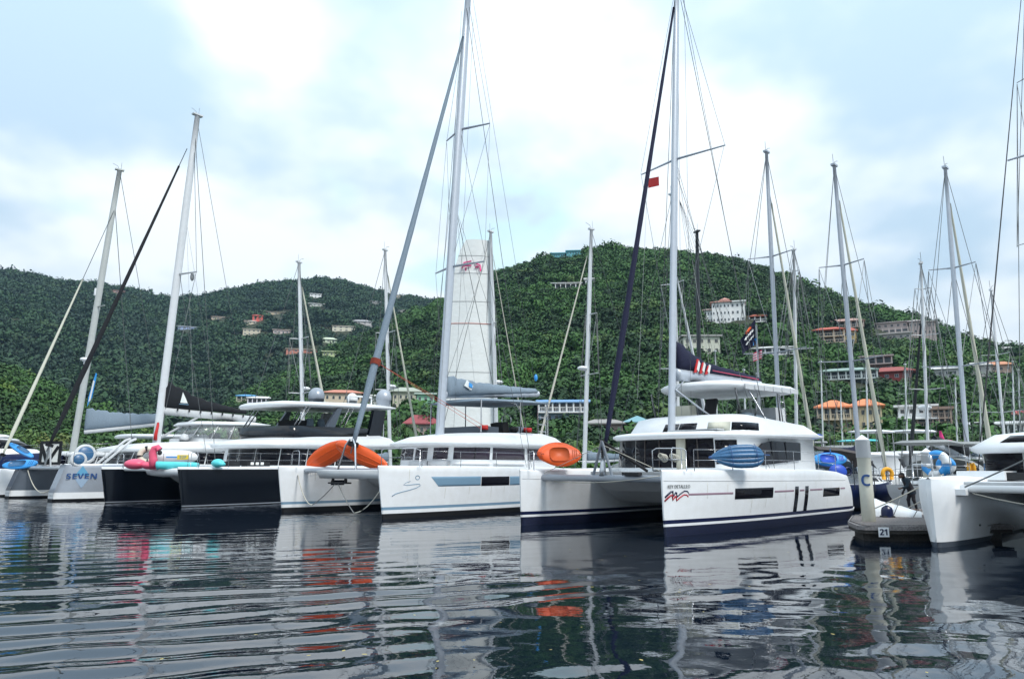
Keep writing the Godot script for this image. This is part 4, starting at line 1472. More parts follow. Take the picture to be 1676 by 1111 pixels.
	pulpit(t, Vector3(0.9, 2.15, -8.1), Vector3(0.5, 2.15, -6.9), 0.78)
	rail(t, [Vector3(1.6, 2.14, 0.62), Vector3(3.8, 2.14, 0.82), Vector3(6.2, 2.14, 0.86), Vector3(8.6, 2.12, 0.86), Vector3(11, 2.1, 0.84)], 0.68)
	rail(t, [Vector3(1.4, 2.14, -8.1), Vector3(3.8, 2.14, -8.3), Vector3(6.2, 2.14, -8.3)], 0.68)

func cat_black() -> void:
	var t := thing("power_catamaran", "black hulled power catamaran with white roof and dark flybridge under a hardtop", "catamaran", Vector3(-17.81, 0, -39.82), deg_to_rad(56.0))
	var H := {"W": 1.0, "sheer": [[0, 2.1], [8, 2.16], [16, 2.0]], "stem": [[-0.4, 0.15], [0.0, 0.0], [2.1, -0.42]],
		"stern": [[-0.4, 15.4], [0.4, 16.0], [2.1, 15.2]], "full": 0.5, "fine": 0.7, "flare": 0.86,
		"bands": [["antifouling", -0.4, 0.05, M.antifoul_black], ["waterline_stripe", 0.05, 0.10, M.silver], ["hull", 0.10, 2.02, M.black_hull], ["hull_top", 2.02, 99.0, M.white]]}
	var d := {"hull": H, "gap": 8.0, "deck_l": 3.0, "deck_y": 2.1, "deck_end": 15.0, "beam_l": 0.85, "beam_r": 0.10, "beam_y": 2.0, "beam_m": M.white, "net": "stone_cloth"}
	var c := cat_base(t, d)
	var z := -4.0
	var st := sb(true)
	var rows := []
	for q in [[0.55, 2.1], [0.3, 2.0], [0.45, 1.72], [1.2, 1.62]]:
		rows.append(PackedVector3Array([Vector3(q[0] + 0.3, q[1], z - 1.0), Vector3(q[0], q[1] - 0.05, z), Vector3(q[0], q[1], z + 3.0)]))
	loft(st, rows, false)
	obj("beam_shield", st, M.white, t)
	var lo := ring(outl(6.2, 15.0, z, 3.4, 2.4), 2.1)
	var hi := ring(outl(6.4, 15.0, z, 3.4, 2.4), 3.42)
	shell("saloon", [lo, hi], M.white, t)
	for q in [[0.5, 3.7], [3.8, 6.2], [6.28, 8.1], [8.15, 9.8], [9.85, 11.4], [11.45, 12.8]]:
		strip("saloon_window", t, lo, hi, q[0], q[1], 0.12, 0.92, M.glass)
	strip("window_emblem", t, lo, hi, 5.0, 5.35, 0.4, 0.72, M.rope_grey, 0.03)
	var ro := outl(5.4, 17.2, z, 3.7, 2.4)
	var rin := outl(5.6, 17.0, z, 3.5, 2.4)
	shell("saloon_roof", [ring(rin, 3.36, 3.46), ring(ro, 3.46, 3.56), ring(ro, 3.62, 3.76), ring(outl(6.4, 16.6, z, 3.3, 2.6), 3.9, 4.25), ring(outl(8.0, 15.8, z, 2.7, 2.6), 4.12, 4.5)], M.white, t, true)
	st = sb()
	box(st, Vector3(8.6, 3.95, -1.1), Vector3(2.6, 0.04, 0.04))
	obj("grab_rail", st, M.grey_white, t)
	# flybridge
	var fo := outl(7.7, 14.6, z, 2.9, 1.0, 3.0)
	shell("flybridge_coaming", [ring(fo, 4.05, 4.2), ring(outl(7.5, 14.7, z, 3.0, 1.0, 3.0), 4.8, 4.9), ring(outl(7.7, 14.6, z, 2.85, 1.0, 3.0), 4.82, 4.92)], M.black_hull, t)
	hardtop("flybridge_roof", t, outl(7.3, 17.6, z, 2.9, 1.4, 3.0), 6.05, 0.3, M.white, 0.35, 0.12)
	for e in [-1.3, -6.7]:
		for q in [[8.3, 4.85, 9.2], [8.6, 4.85, 9.5]]:
			bar("roof_post", [Vector3(q[0], q[1], e), Vector3(q[2], 6.15, e)], 0.05, M.steel, t)
		for q in [[12.2, 4.9, 13.0], [12.6, 4.9, 13.4], [16.6, 4.4, 16.5]]:
			bar("roof_post", [Vector3(q[0], q[1], e), Vector3(q[2], 6.25, e)], 0.05, M.steel, t)
		st = sb()
		panel(st, [Vector3(14.9, 4.3, e), Vector3(16.2, 4.3, e), Vector3(16.6, 6.3, e), Vector3(15.4, 6.3, e)], 0.3)
		obj("arch_leg", st, M.black_hull, t)
		st = sb()
		panel(st, [Vector3(10.9, 4.85, e), Vector3(11.7, 4.85, e), Vector3(12.3, 6.2, e), Vector3(11.9, 6.2, e)], 0.2)
		obj("roof_pylon", st, M.dark_grey, t)
	st = sb()
	box(st, Vector3(10.4, 5.1, z), Vector3(1.0, 0.5, 2.0))
	obj("helm_console", st, M.rubber, t)
	for k in 3:
		st = sb(true)
		tube(st, [Vector3(11.0 + k, 4.85, z + 1), Vector3(11.0 + k, 5.3, z + 1), Vector3(11.0 + k, 5.5, z + 1)], 0.3, 0.22, 10)
		obj("flybridge_seat", st, M.grey_cloth, t)
	dome("radar_dome", t, Vector3(13.2, 6.7, -5.0), 0.62, M.silver)
	dome("radar_dome", t, Vector3(14.8, 6.72, -2.9), 0.42, M.white)
	dome("radar_dome", t, Vector3(17.1, 6.75, -1.9), 0.6, M.mast_grey)
	bar("radar_arch", [Vector3(13.6, 6.5, -2.0), Vector3(13.6, 7.25, -2.0), Vector3(15.9, 7.3, -2.0), Vector3(15.9, 6.6, -2.0)], 0.07, M.white, t, 8)
	# foredeck rails and seat
	pulpit(t, Vector3(0.6, 2.1, 0.2), Vector3(0.9, 2.1, -0.9), 0.85)
	pulpit(t, Vector3(0.6, 2.1, -7.5), Vector3(0.9, 2.1, -8.7), 0.85)
	rail(t, [Vector3(0.6, 2.1, 0.35), Vector3(2.2, 2.12, 0.7), Vector3(4.2, 2.14, 0.85), Vector3(6.4, 2.15, 0.9), Vector3(8.6, 2.15, 0.9)], 0.8)
	rail(t, [Vector3(0.6, 2.05, -0.7), Vector3(0.5, 2.05, -3.0), Vector3(0.5, 2.05, -5.2), Vector3(0.6, 2.05, -7.4)], 0.85)
	st = sb()
	box(st, Vector3(3.6, 2.3, -1.5), Vector3(0.7, 0.35, 1.6))
	obj("foredeck_seat", st, M.black, t)
	st = sb()
	box(st, Vector3(5.2, 2.3, -0.9), Vector3(1.6, 0.3, 0.6))
	obj("foredeck_locker", st, M.black, t)
	for k in 3:
		st = sb()
		box(st, Vector3(4.7 + k * 0.36, 2.36, -0.58), Vector3(0.2, 0.16, 0.04))
		obj("locker_emblem", st, M.sail, t)

func cat_seven() -> void:
	var t := thing("sailing_catamaran", "silver and dark grey catamaran lettered SEVEN on its bow, black furled forestay", "catamaran", Vector3(-29.41, 0, -46.93), deg_to_rad(52.0))
	var H := {"W": 1.25, "sheer": [[0, 2.28], [1.2, 2.34], [8, 2.3], [15, 2.1]], "stem": [[-0.4, -0.1], [0.0, 0.0], [0.55, 0.0], [2.3, 0.55]],
		"stern": [[-0.4, 15.0], [2.1, 14.4]], "full": 0.4, "fine": 0.42, "flare": 0.92, "stem_w": 0.35,
		"bands": [["antifouling", -0.4, 0.15, M.antifoul_black], ["waterline_band", 0.15, 0.55, M.white], ["hull", 0.55, 99.0, M.silver]]}
	var d := {"hull": H, "gap": 7.6, "deck_l": 2.6, "deck_y": 2.25, "deck_end": 14.0, "beam_l": 1.0, "beam_r": 0.12, "beam_y": 2.1, "beam_m": M.white,
		"bands2": [["antifouling", -0.4, 0.15, M.antifoul_black], ["waterline_band", 0.15, 0.55, M.white], ["hull", 0.55, 99.0, M.dark_grey]]}
	var c := cat_base(t, d)
	var near: Dictionary = c.hulls[0]
	var z := -3.8
	# star and name on the flat of the bow
	var pa := at_l(near, 0.9, 1.55, 1, 0.0)
	var pb := at_l(near, 2.2, 1.55, 1, 0.0)
	var ax := (pb - pa).normalized()
	var nn := ax.cross(Vector3.UP)
	var mid := pa.lerp(pb, 0.42)
	for sg in [1.0, -1.0]:
		var pts := []
		for q in [[-0.5, 0.0], [0.0, 0.62], [0.5, 0.0]]:
			var y: float = 1.52 + sg * (0.1 + q[1])
			var lx: float = mid.x + q[0] * 0.8
			pts.append(at_l(near, lx, y, 1, 0.02))
		var st0 := sb()
		panel(st0, pts, 0.012)
		obj("star_emblem", st0, pm(0.10, 0.32, 0.50, 0.4) if sg > 0 else pm(0.28, 0.38, 0.50, 0.4), t)
	words("boat_name", "SEVEN", 0.34, M.blue_deep, t, mid + nn * 0.06 + Vector3(0, 0.02, 0), Basis(ax * 1.25, Vector3.UP, nn), 0.02, true)
	var lo := ring(outl(5.2, 13.0, z, 3.5, 2.4), 2.25)
	var hi := ring(outl(5.6, 13.0, z, 3.45, 2.4), 3.32)
	shell("saloon", [lo, hi], M.white, t)
	for q in [[0.4, 2.6], [2.7, 4.6], [4.7, 6.4], [6.5, 8.2], [8.3, 9.7], [9.8, 11.2], [11.3, 12.6]]:
		strip("saloon_window", t, lo, hi, q[0], q[1], 0.12, 0.92, M.glass)
	var ro := outl(4.7, 14.2, z, 3.8, 2.4)
	shell("saloon_roof", [ring(outl(4.9, 14.0, z, 3.6, 2.4), 3.28), ring(ro, 3.36, 3.5), ring(ro, 3.5, 3.7), ring(outl(5.9, 13.6, z, 3.3, 2.6), 3.78, 4.05), ring(outl(7.4, 13.0, z, 2.7, 2.6), 3.95, 4.25)], M.white, t, true)
	dome("satellite_dome", t, Vector3(9.3, 3.95, -1.6), 0.34, M.grey_white)
	# helm station closed with clear curtains
	var eo := outl(9.6, 15.8, z + 0.6, 2.2, 1.2, 3.0)
	shell("helm_coaming", [ring(eo, 4.0), ring(eo, 4.35)], M.white, t)
	hardtop("helm_roof", t, outl(9.9, 16.2, z + 0.6, 2.4, 1.3, 3.0), 5.35, 0.16, M.white, 0.15, 0.2)
	var el := ring(eo, 4.35)
	var eh := ring(outl(10.3, 15.9, z + 0.6, 2.2, 1.1, 3.0), 5.4)
	for q in [[0.2, 1.7], [1.75, 3.1], [3.15, 4.6], [4.65, 6.1], [6.15, 7.4], [7.45, 9.0]]:
		strip("clear_curtain", t, el, eh, q[0], q[1], 0.03, 0.98, M.vinyl, 0.01)
	for a in [0.15, 1.72, 3.12, 4.62, 6.12, 7.42]:
		strip("curtain_post", t, el, eh, a, a + 0.09, 0.0, 1.0, M.grey_white, 0.04)
	var st := sb()
	for k in 9:
		box(st, Vector3(13.9 + k * 0.17, 4.85, z + 2.72), Vector3(0.09, 0.95, 0.06), Basis(Vector3.UP, 0.5 if k % 2 else -0.5))
	obj("curtain_folds", st, M.stone_cloth, t)
	st = sb(true)
	for k in 2:
		blob(st, Vector3(10.6 + k * 0.9, 4.45, z + 1.0), Vector3(0.42, 0.3, 0.5))
	obj("helm_seat", st, M.white, t)
	st = sb(true)
	blob(st, Vector3(12.3, 4.55, z + 1.2), Vector3(0.5, 0.34, 0.4))
	obj("helm_seat", st, M.navy_cloth, t)
	# rig
	mast(t, Vector3(8.3, 4.0, z), Vector3(9.4, 31.4, z), 0.25, M.mast_white, [[0.49, 1.7, 0.7]])
	boom(t, Vector3(8.6, 6.45, z), Vector3(16.6, 6.2, z), 0.3, M.grey_white)
	for k in 7:
		st = sb()
		box(st, Vector3(9.6 + k * 0.95, 6.6 - k * 0.03, z + 0.3), Vector3(0.1, 0.22, 0.08))
		obj("boom_slider", st, M.rubber, t)
	sailbag(t, Vector3(8.6, 6.7, z), Vector3(15.7, 6.62, z), [[0, 2.05], [0.15, 1.75], [0.35, 1.1], [0.6, 0.7], [1, 0.32]], 0.3, M.black_cloth)
	st = sb()
	panel(st, [Vector3(9.75, 7.15, z + 0.32), Vector3(10.35, 7.15, z + 0.32), Vector3(10.2, 7.5, z + 0.28), Vector3(9.95, 8.0, z + 0.22)], 0.03)
	obj("bag_emblem", st, M.sail, t)
	st = sb()
	box(st, Vector3(10.05, 7.05, z + 0.33), Vector3(0.75, 0.06, 0.03))
	obj("bag_emblem", st, M.stripe_blue, t)
	furled(t, Vector3(0.95, 3.6, z), Vector3(8.75, 28.2, z), 0.21, M.black_cloth, 0.93)
	st = sb(true)
	tube(st, [Vector3(8.1, 4.2, z + 0.2), Vector3(8.05, 4.6, z + 0.3), Vector3(8.15, 5.3, z + 0.3), Vector3(8.2, 5.5, z + 0.2)], 0.15, 0.08, 8)
	obj("halyard_bag", st, M.red, t)
	for e in [-1.0, 1.0]:
		wire(t, [Vector3(10.8, 2.3, z + e * 4.3), Vector3(9.3, 29.5, z + e * 0.1)], 0.02)
		wire(t, [Vector3(8.6, 5.2, z), Vector3(9.5, 17.6, z + e * 1.7), Vector3(9.3, 29.0, z)], 0.018)
		wire(t, [Vector3(10.2, 2.3, z + e * 4.3), Vector3(8.9, 18.0, z)], 0.016)
	wire(t, [Vector3(16.0, 6.6, z), Vector3(9.4, 31.0, z)], 0.016)
	wire(t, [Vector3(13.0, 6.9, z), Vector3(9.2, 22.0, z), Vector3(11.0, 7.2, z)], 0.014)
	bar("boom_strut", [Vector3(8.6, 4.4, z), Vector3(11.6, 6.2, z)], 0.09, M.grey_white, t, 8)
	st = sb(true)
	blob(st, Vector3(9.5, 17.2, z + 1.1), Vector3(0.16, 0.35, 0.16))
	obj("mast_lantern", st, M.wire, t)
	# bow rails, striker mast beam
	bar("striker_leg", [Vector3(1.0, 2.2, z - 0.5), Vector3(1.0, 3.7, z)], 0.06, M.white, t, 8)
	bar("striker_leg", [Vector3(1.0, 2.2, z + 0.5), Vector3(1.0, 3.7, z)], 0.06, M.white, t, 8)
	st = sb()
	box(st, Vector3(1.1, 2.9, z - 1.3), Vector3(0.22, 1.4, 0.5))
	obj("bow_locker", st, M.grey_white, t)
	rail(t, [Vector3(0.9, 2.3, 0.6), Vector3(2.6, 2.32, 1.05), Vector3(4.6, 2.32, 1.1), Vector3(6.6, 2.32, 1.1)], 0.8)
	rail(t, [Vector3(0.9, 2.3, -0.6), Vector3(1.8, 2.3, -0.9), Vector3(2.8, 2.32, -1.0)], 0.8)
	bar("mooring_line", sag(Vector3(0.9, 2.15, z - 3.4), Vector3(0.4, 0.95, -0.75), 1.0, 16), 0.035, M.rope, t, 5)
	# pale dodger frame over the side deck
	for q in [[3.1, 2.4, 4.9], [3.5, 2.4, 5.3]]:
		bar("deck_arch", [Vector3(q[0], q[1], -1.2), Vector3(q[2], 4.0, -1.4), Vector3(q[2] + 0.5, 4.15, -1.8)], 0.09, M.grey_white, t, 8)

func cat_edge() -> void:
	var t := thing("sailing_catamaran", "white catamaran cut by the right edge, rope running from its deck to the dock pile", "catamaran", Vector3(11.36, 0, -19.99), deg_to_rad(44.0))
	var H := {"W": 0.92, "sheer": [[0, 1.80], [4, 1.84], [12, 1.8]], "stem": [[-0.4, 0.25], [0.0, 0.02], [1.4, -0.12], [1.8, -0.06]],
		"stern": [[-0.4, 13.0], [2.0, 12.6]], "full": 0.45, "fine": 0.42, "flare": 0.6, "stem_w": 0.07,
		"bands": [["antifouling", -0.4, 0.14, M.dark_grey], ["hull", 0.14, 99.0, M.white]]}
	var d := {"hull": H, "gap": 6.2, "dir": -1.0, "deck_l": 1.05, "deck_y": 1.72, "deck_end": 12.0, "beam_l": 0.9, "beam_r": 0.10, "beam_y": 1.54, "beam_m": M.white, "belly": 0.5, "sweep": 6.0}
	cat_base(t, d)
	var z := 3.1
	var st := sb()
	box(st, Vector3(0.75, 1.45, 0.55), Vector3(0.35, 0.16, 0.3))
	obj("beam_bracket", st, M.white, t)
	var lo := ring(outl(4.0, 12.0, z, 2.95, 1.4, 3.0), 1.72)
	var hi := ring(outl(4.05, 12.0, z, 2.95, 1.4, 3.0), 2.58)
	shell("saloon", [lo, hi], M.white, t)
	for q in [[8.6, 10.2], [10.25, 12.0], [12.05, 13.6], [13.65, 15.4], [15.5, 17.2], [17.3, 20.0]]:
		strip("front_window", t, lo, hi, q[0], q[1], 0.16, 0.97, M.glass)
	var ro := outl(3.6, 12.6, z, 3.2, 1.5, 3.0)
	shell("saloon_roof", [ring(outl(3.75, 12.5, z, 3.05, 1.5, 3.0), 2.54), ring(ro, 2.62), ring(ro, 2.74), ring(outl(4.5, 12.3, z, 2.7, 1.5, 3.0), 3.14), ring(outl(5.2, 12.0, z, 2.2, 1.5, 3.0), 3.22)], M.white, t, true)
	st = sb()
	var rl := ring(ro, 2.74)
	var rh := ring(outl(4.5, 12.3, z, 2.7, 1.5, 3.0), 3.14)
	strip("roof_hatch", t, rl, rh, 12.6, 13.9, 0.3, 0.85, M.glass, 0.03)
	st = sb()
	box(st, Vector3(3.2, 1.86, 2.2), Vector3(0.7, 0.22, 2.6))
	obj("foredeck_cushion", st, M.black, t)
	st = sb()
	box(st, Vector3(3.4, 1.88, 0.6), Vector3(1.6, 0.26, 1.2))
	obj("foredeck_locker", st, M.white, t)
	mast(t, Vector3(5.6, 3.1, z), Vector3(7.0, 22.0, z), 0.17, M.alu, [[0.5, 1.6, 0.5]])
	furled(t, Vector3(0.9, 2.0, z), Vector3(6.8, 20.5, z), 0.12, M.stone_cloth, 0.95)
	pulpit(t, Vector3(0.35, 1.8, 0.0), Vector3(1.2, 1.8, -0.75), 0.7)
	st = sb()
	box(st, Vector3(0.8, 2.2, -0.35), Vector3(0.55, 0.04, 0.35))
	obj("pulpit_seat", st, M.white, t)
	rail(t, [Vector3(1.4, 1.82, -0.7), Vector3(3.2, 1.84, -0.8), Vector3(5.2, 1.84, -0.85), Vector3(7.4, 1.84, -0.85)], 0.66)
	bar("bridle_line", sag(Vector3(0.85, 1.42, 0.8), Vector3(1.2, 1.3, 5.3), 0.3), 0.014, M.rope, t, 5)
	st = sb(true)
	blob(st, Vector3(1.4, 0.55, 0.75), Vector3(0.03, 0.03, 0.03))
	obj("drain_fitting", st, M.rubber, t)
	# bow sprit hook of a sheet winch poking in at the right edge
	st = sb(true)
	blob(st, Vector3(1.4, 2.0, 3.0), Vector3(0.7, 0.16, 0.3))
	obj("sprit_cover", st, M.white, t)

func cat_far_left() -> void:
	# bow lies outside the view; what shows are the mast, its sail bag, roofs and the pale forestay
	var o := at(0, 750, 54.0)
	var t := thing("sailing_catamaran", "white catamaran at the left edge with cream mast and open weathered grey sail bag", "catamaran", Vector3(o.x - 1.0, 0, o.z), deg_to_rad(40.0))
	var H := {"W": 0.9, "sheer": [[0, 2.0], [13, 1.9]], "stem": [[-0.4, 0.2], [0.0, 0.0], [2.0, -0.1]], "stern": [[-0.4, 13.5], [2.0, 13.0]],
		"bands": [["antifouling", -0.4, 0.15, M.antifoul_black], ["hull", 0.15, 99.0, M.white]]}
	cat_base(t, {"hull": H, "gap": 5.6, "dir": 1.0, "deck_l": 3.0, "deck_y": 1.95, "deck_end": 12.5, "beam_l": 0.8, "beam_r": 0.1, "beam_m": M.white})
	var z := -2.8
	var lo := ring(outl(4.6, 12.5, z, 2.7, 1.8), 1.95)
	var hi := ring(outl(5.0, 12.5, z, 2.65, 1.8), 3.1)
	shell("saloon", [lo, hi], M.white, t)
	for q in [[0.5, 3.0], [3.1, 5.5], [5.6, 7.4], [7.5, 9.2]]:
		strip("saloon_window", t, lo, hi, q[0], q[1], 0.3, 0.9, M.glass)
	shell("saloon_roof", [ring(outl(4.4, 13.0, z, 2.8, 1.9), 3.08), ring(outl(4.3, 13.2, z, 2.9, 1.9), 3.18), ring(outl(5.0, 13.0, z, 2.6, 1.9), 3.42)], M.white, t, true)
	hardtop("cockpit_roof", t, outl(9.0, 16.4, z, 2.5, 1.4), 4.6, 0.22, M.white, 0.1, 0.12)
	for q in [[9.6, -0.6], [9.6, -5.0], [15.8, -0.6], [15.8, -5.0]]:
		bar("roof_post", [Vector3(q[0], 3.3, q[1]), Vector3(q[0] + 0.2, 4.7, q[1])], 0.05, M.steel, t)
	var md := 58.0
	var mf := t.to_local(at(121, 722, md))
	var mtop := t.to_local(at(195, 279, md))
	mf -= (mtop - mf) * 0.075
	mast(t, mf, mtop, 0.20, M.mast_old, [[0.515, 0.9, 0.4]])
	var st := sb()
	box(st, t.to_local(at(157, 478, md)), Vector3(0.3, 0.6, 0.35))
	obj("mast_steaming_light", st, M.white, t)
	st = sb(true)
	var rc := t.to_local(at(137, 588, md - 0.3))
	blob(st, rc, Vector3(0.32, 0.16, 0.32))
	tube(st, [rc + Vector3(0, -0.15, 0), mf.lerp(mtop, 0.29)], 0.06, 0.06, 6)
	obj("radar_scanner", st, M.white, t)
	var ba := t.to_local(at(137, 707, md))
	var bb := t.to_local(at(262, 694, md + 1.5))
	boom(t, ba, bb, 0.16, M.grey_white)
	sailbag(t, ba + Vector3(0, 0.12, 0), bb + Vector3(0, 0.12, 0), [[0, 1.75], [0.1, 1.65], [0.35, 1.25], [0.7, 0.9], [1, 0.75]], 0.3, M.grey_cloth)
	furled(t, t.to_local(at(3, 745, 52.0)), t.to_local(at(187, 342, md)), 0.15, M.mast_cream, 0.68)
	wire(t, [t.to_local(at(215, 720, md)), t.to_local(at(188, 345, md))], 0.02)
	wire(t, [bb + Vector3(0, 0.8, 0), mtop], 0.016)
	st = sb()
	panel(st, [t.to_local(at(156, 610, md)), t.to_local(at(158, 612, md)), t.to_local(at(150, 650, md)), t.to_local(at(142, 665, md)), t.to_local(at(144, 650, md))], 0.03)
	obj("flag", st, M.sky_blue, t)
	st = sb()
	panel(st, [t.to_local(at(152, 622, md - 0.1)), t.to_local(at(154, 624, md - 0.1)), t.to_local(at(147, 655, md - 0.1)), t.to_local(at(144, 658, md - 0.1))], 0.03)
	obj("flag_stripe", st, M.sail, t)
	rail(t, [Vector3(1, 2, 0.5), Vector3(3.5, 2, 0.8), Vector3(6, 2, 0.85)], 0.7)

# ---------------------------------------------------------------- boats behind the front row
func mono(label: String, s: Dictionary) -> Node3D:
	var D: float = s.D
	var foot := at(s.foot[0], s.foot[1], D)
	var top := at(s.top[0], s.top[1], D)
	var L: float = s.get("L", 13.0)
	var J := L * 0.40
	# turn the boat until its stem lies where the forestay comes down
	var a := 0.0
	var best := 1e9
	for k in 70:
		var b := deg_to_rad(20.0 + 2.0 * k) * (1.0 if s.get("toward", false) else -1.0)
		var q := Vector3(foot.x, 1.5, foot.z) - Vector3(cos(b), 0, -sin(b)) * J
		var zc := -q.z * cos(deg_to_rad(PITCH)) + (q.y - EYE) * sin(deg_to_rad(PITCH))
		var miss := absf(838.0 + FOCAL * q.x / zc - s.get("fx", s.foot[0] + 40.0)) + 0.02 * k
		if miss < best:
			best = miss
			a = b
	var u := Vector3(cos(a), 0, -sin(a))
	var o := Vector3(foot.x, 0, foot.z) - u * J
	var t := thing("sailboat", label, "sailboat", o, a, s.get("group", ""))
	var hm: Material = s.get("hull", M.white)
	var fb: float = s.get("fb", 1.25)
	var B := L * 0.145
	var H := {"W": B, "z": 0.0, "sheer": [[0, fb + 0.25], [L * 0.6, fb], [L, fb + 0.05]], "stem": [[-0.4, 0.5], [0.0, 0.25], [fb + 0.3, 0.0]],
		"stern": [[-0.4, L * 0.9], [0.1, L * 0.96], [fb, L]], "full": 0.6, "stern_w": 0.72, "fine": 1.0, "flare": 0.7,
		"bands": [["antifouling", -0.4, 0.10, M.antifoul_black], ["boot_stripe", 0.10, 0.2, s.get("stripe", M.stripe_navy)], ["hull", 0.2, 99.0, hm]]}
	hull(t, H, M.deck)
	# cabin, windows, cockpit
	var lo := ring(outl(L * 0.25, L * 0.68, 0, B * 0.68, L * 0.16, 2.2), fb)
	var hi := ring(outl(L * 0.29, L * 0.67, 0, B * 0.55, L * 0.15, 2.2), fb + 0.34, fb + 0.55)
	shell("cabin", [lo, hi], M.white, t)
	for e in [[1.0, 2.8], [3.2, 4.6]]:
		strip("cabin_window", t, lo, hi, e[0], e[1], 0.3, 0.75, M.glass)
		strip("cabin_window", t, lo, hi, L * 0.95 - e[1], L * 0.95 - e[0], 0.3, 0.75, M.glass)
	var cloth: Material = s.get("cloth", M.stone_cloth)
	if s.get("dodger", true):
		var st := sb(true)
		var rows := []
		for q in [[L * 0.60, fb + 0.45, 0.75], [L * 0.64, fb + 1.1, 0.8], [L * 0.70, fb + 1.35, 0.85], [L * 0.75, fb + 1.32, 0.85]]:
			var row := PackedVector3Array()
			for k in 9:
				var an := PI * k / 8.0
				row.append(Vector3(q[0], fb + 0.2 + (q[1] - fb - 0.2) * pow(sin(an), 0.45), cos(an) * B * q[2]))
			rows.append(row)
		loft(st, rows, false)
		obj("dodger", st, cloth, t)
	if s.get("bimini", true):
		hardtop("bimini", t, outl(L * 0.77, L * 0.96, 0, B * 0.64, 0.5, 4.0), fb + 1.95, 0.06, cloth, 0.05, 0.16)
		for q in [[L * 0.78, 1], [L * 0.78, -1], [L * 0.95, 1], [L * 0.95, -1]]:
			bar("bimini_post", [Vector3(q[0], fb, q[1] * B * 0.62), Vector3(q[0], fb + 2.0, q[1] * B * 0.58)], 0.022, M.steel, t, 5)
	pulpit(t, Vector3(L, fb + 0.05, -B * 0.6), Vector3(L, fb + 0.05, B * 0.6), 0.75)
	pulpit(t, Vector3(0.6, fb + 0.2, -0.35), Vector3(0.6, fb + 0.2, 0.35), 0.7)
	var rp := []
	var rq := []
	for k in 6:
		var l := lerpf(1.4, L - 0.4, k / 5.0)
		rp.append(at_l(H, l, fb + 0.02, 1, -0.08))
		rq.append(at_l(H, l, fb + 0.02, -1, -0.08))
	rail(t, rp, 0.65)
	rail(t, rq, 0.65)
	# rig
	var lf := t.to_local(foot)
	var lt := t.to_local(top)
	lf = lf + (lt - lf) * ((fb + 0.4 - lf.y) / (lt.y - lf.y))
	var sp := []
	for q in s.get("spread", []):
		var fr: float = float(s.foot[1] - q[0]) / float(s.foot[1] - s.top[1])
		var yy := t.to_local(foot).y + fr * (lt.y - t.to_local(foot).y)
		sp.append([(yy - lf.y) / (lt.y - lf.y), q[1], 0.25])
	var mm: Material = s.get("mast", M.mast_white)
	mast(t, lf, lt, s.get("r", 0.11), mm, sp)
	var bh := lf.y + 0.9
	if s.get("boom", true):
		boom(t, Vector3(lf.x + 0.2, bh, 0), Vector3(L * 0.82, bh + s.get("lift", 0.2), 0), s.get("boom_r", 0.10), mm)
		sailbag(t, Vector3(lf.x + 0.25, bh + 0.08, 0), Vector3(L * 0.8, bh + s.get("lift", 0.2) + 0.08, 0), [[0, 0.75], [0.2, 0.55], [1, 0.25]], 0.2, s.get("bag", M.grey_cloth))
	var wr: float = s.get("wire", 0.012) * 1.1
	var bowp := Vector3(0.35, fb + 0.3, 0)
	var ft := lf.lerp(lt, s.get("frac", 0.95))
	if s.has("furl"):
		furled(t, bowp + Vector3(0.05, 0.4, 0), ft, s.get("fr", 0.13), s.furl, 0.93)
	else:
		wire(t, [bowp, ft], wr)
	wire(t, [Vector3(L - 0.2, fb + 0.1, 0), lt], wr)
	for e in [-1.0, 1.0]:
		var chain := Vector3(lf.x + 0.35, fb + 0.05, e * B * 0.92)
		var path := [chain]
		for q in sp:
			path.append(lf.lerp(lt, q[0]) + Vector3(q[2], 0, q[1] * e))
		path.append(lt)
		wire(t, path, wr)
		if sp.size() > 0:
			wire(t, [chain, lf.lerp(lt, sp[0][0])], wr)
			if sp.size() > 1:
				wire(t, [lf.lerp(lt, sp[0][0]) + Vector3(sp[0][2], 0, sp[0][1] * e), lf.lerp(lt, sp[1][0])], wr)
	if s.has("radar"):
		var fr: float = float(s.foot[1] - s.radar) / float(s.foot[1] - s.top[1])
		var st := sb(true)
		var c: Vector3 = t.to_local(foot).lerp(lt, fr) + Vector3(-0.45, 0, 0)
		blob(st, c, Vector3(0.4, 0.17, 0.4))
		box(st, c + Vector3(0.25, -0.15, 0), Vector3(0.4, 0.06, 0.12))
		obj("radar_scanner", st, M.white, t)
	return t

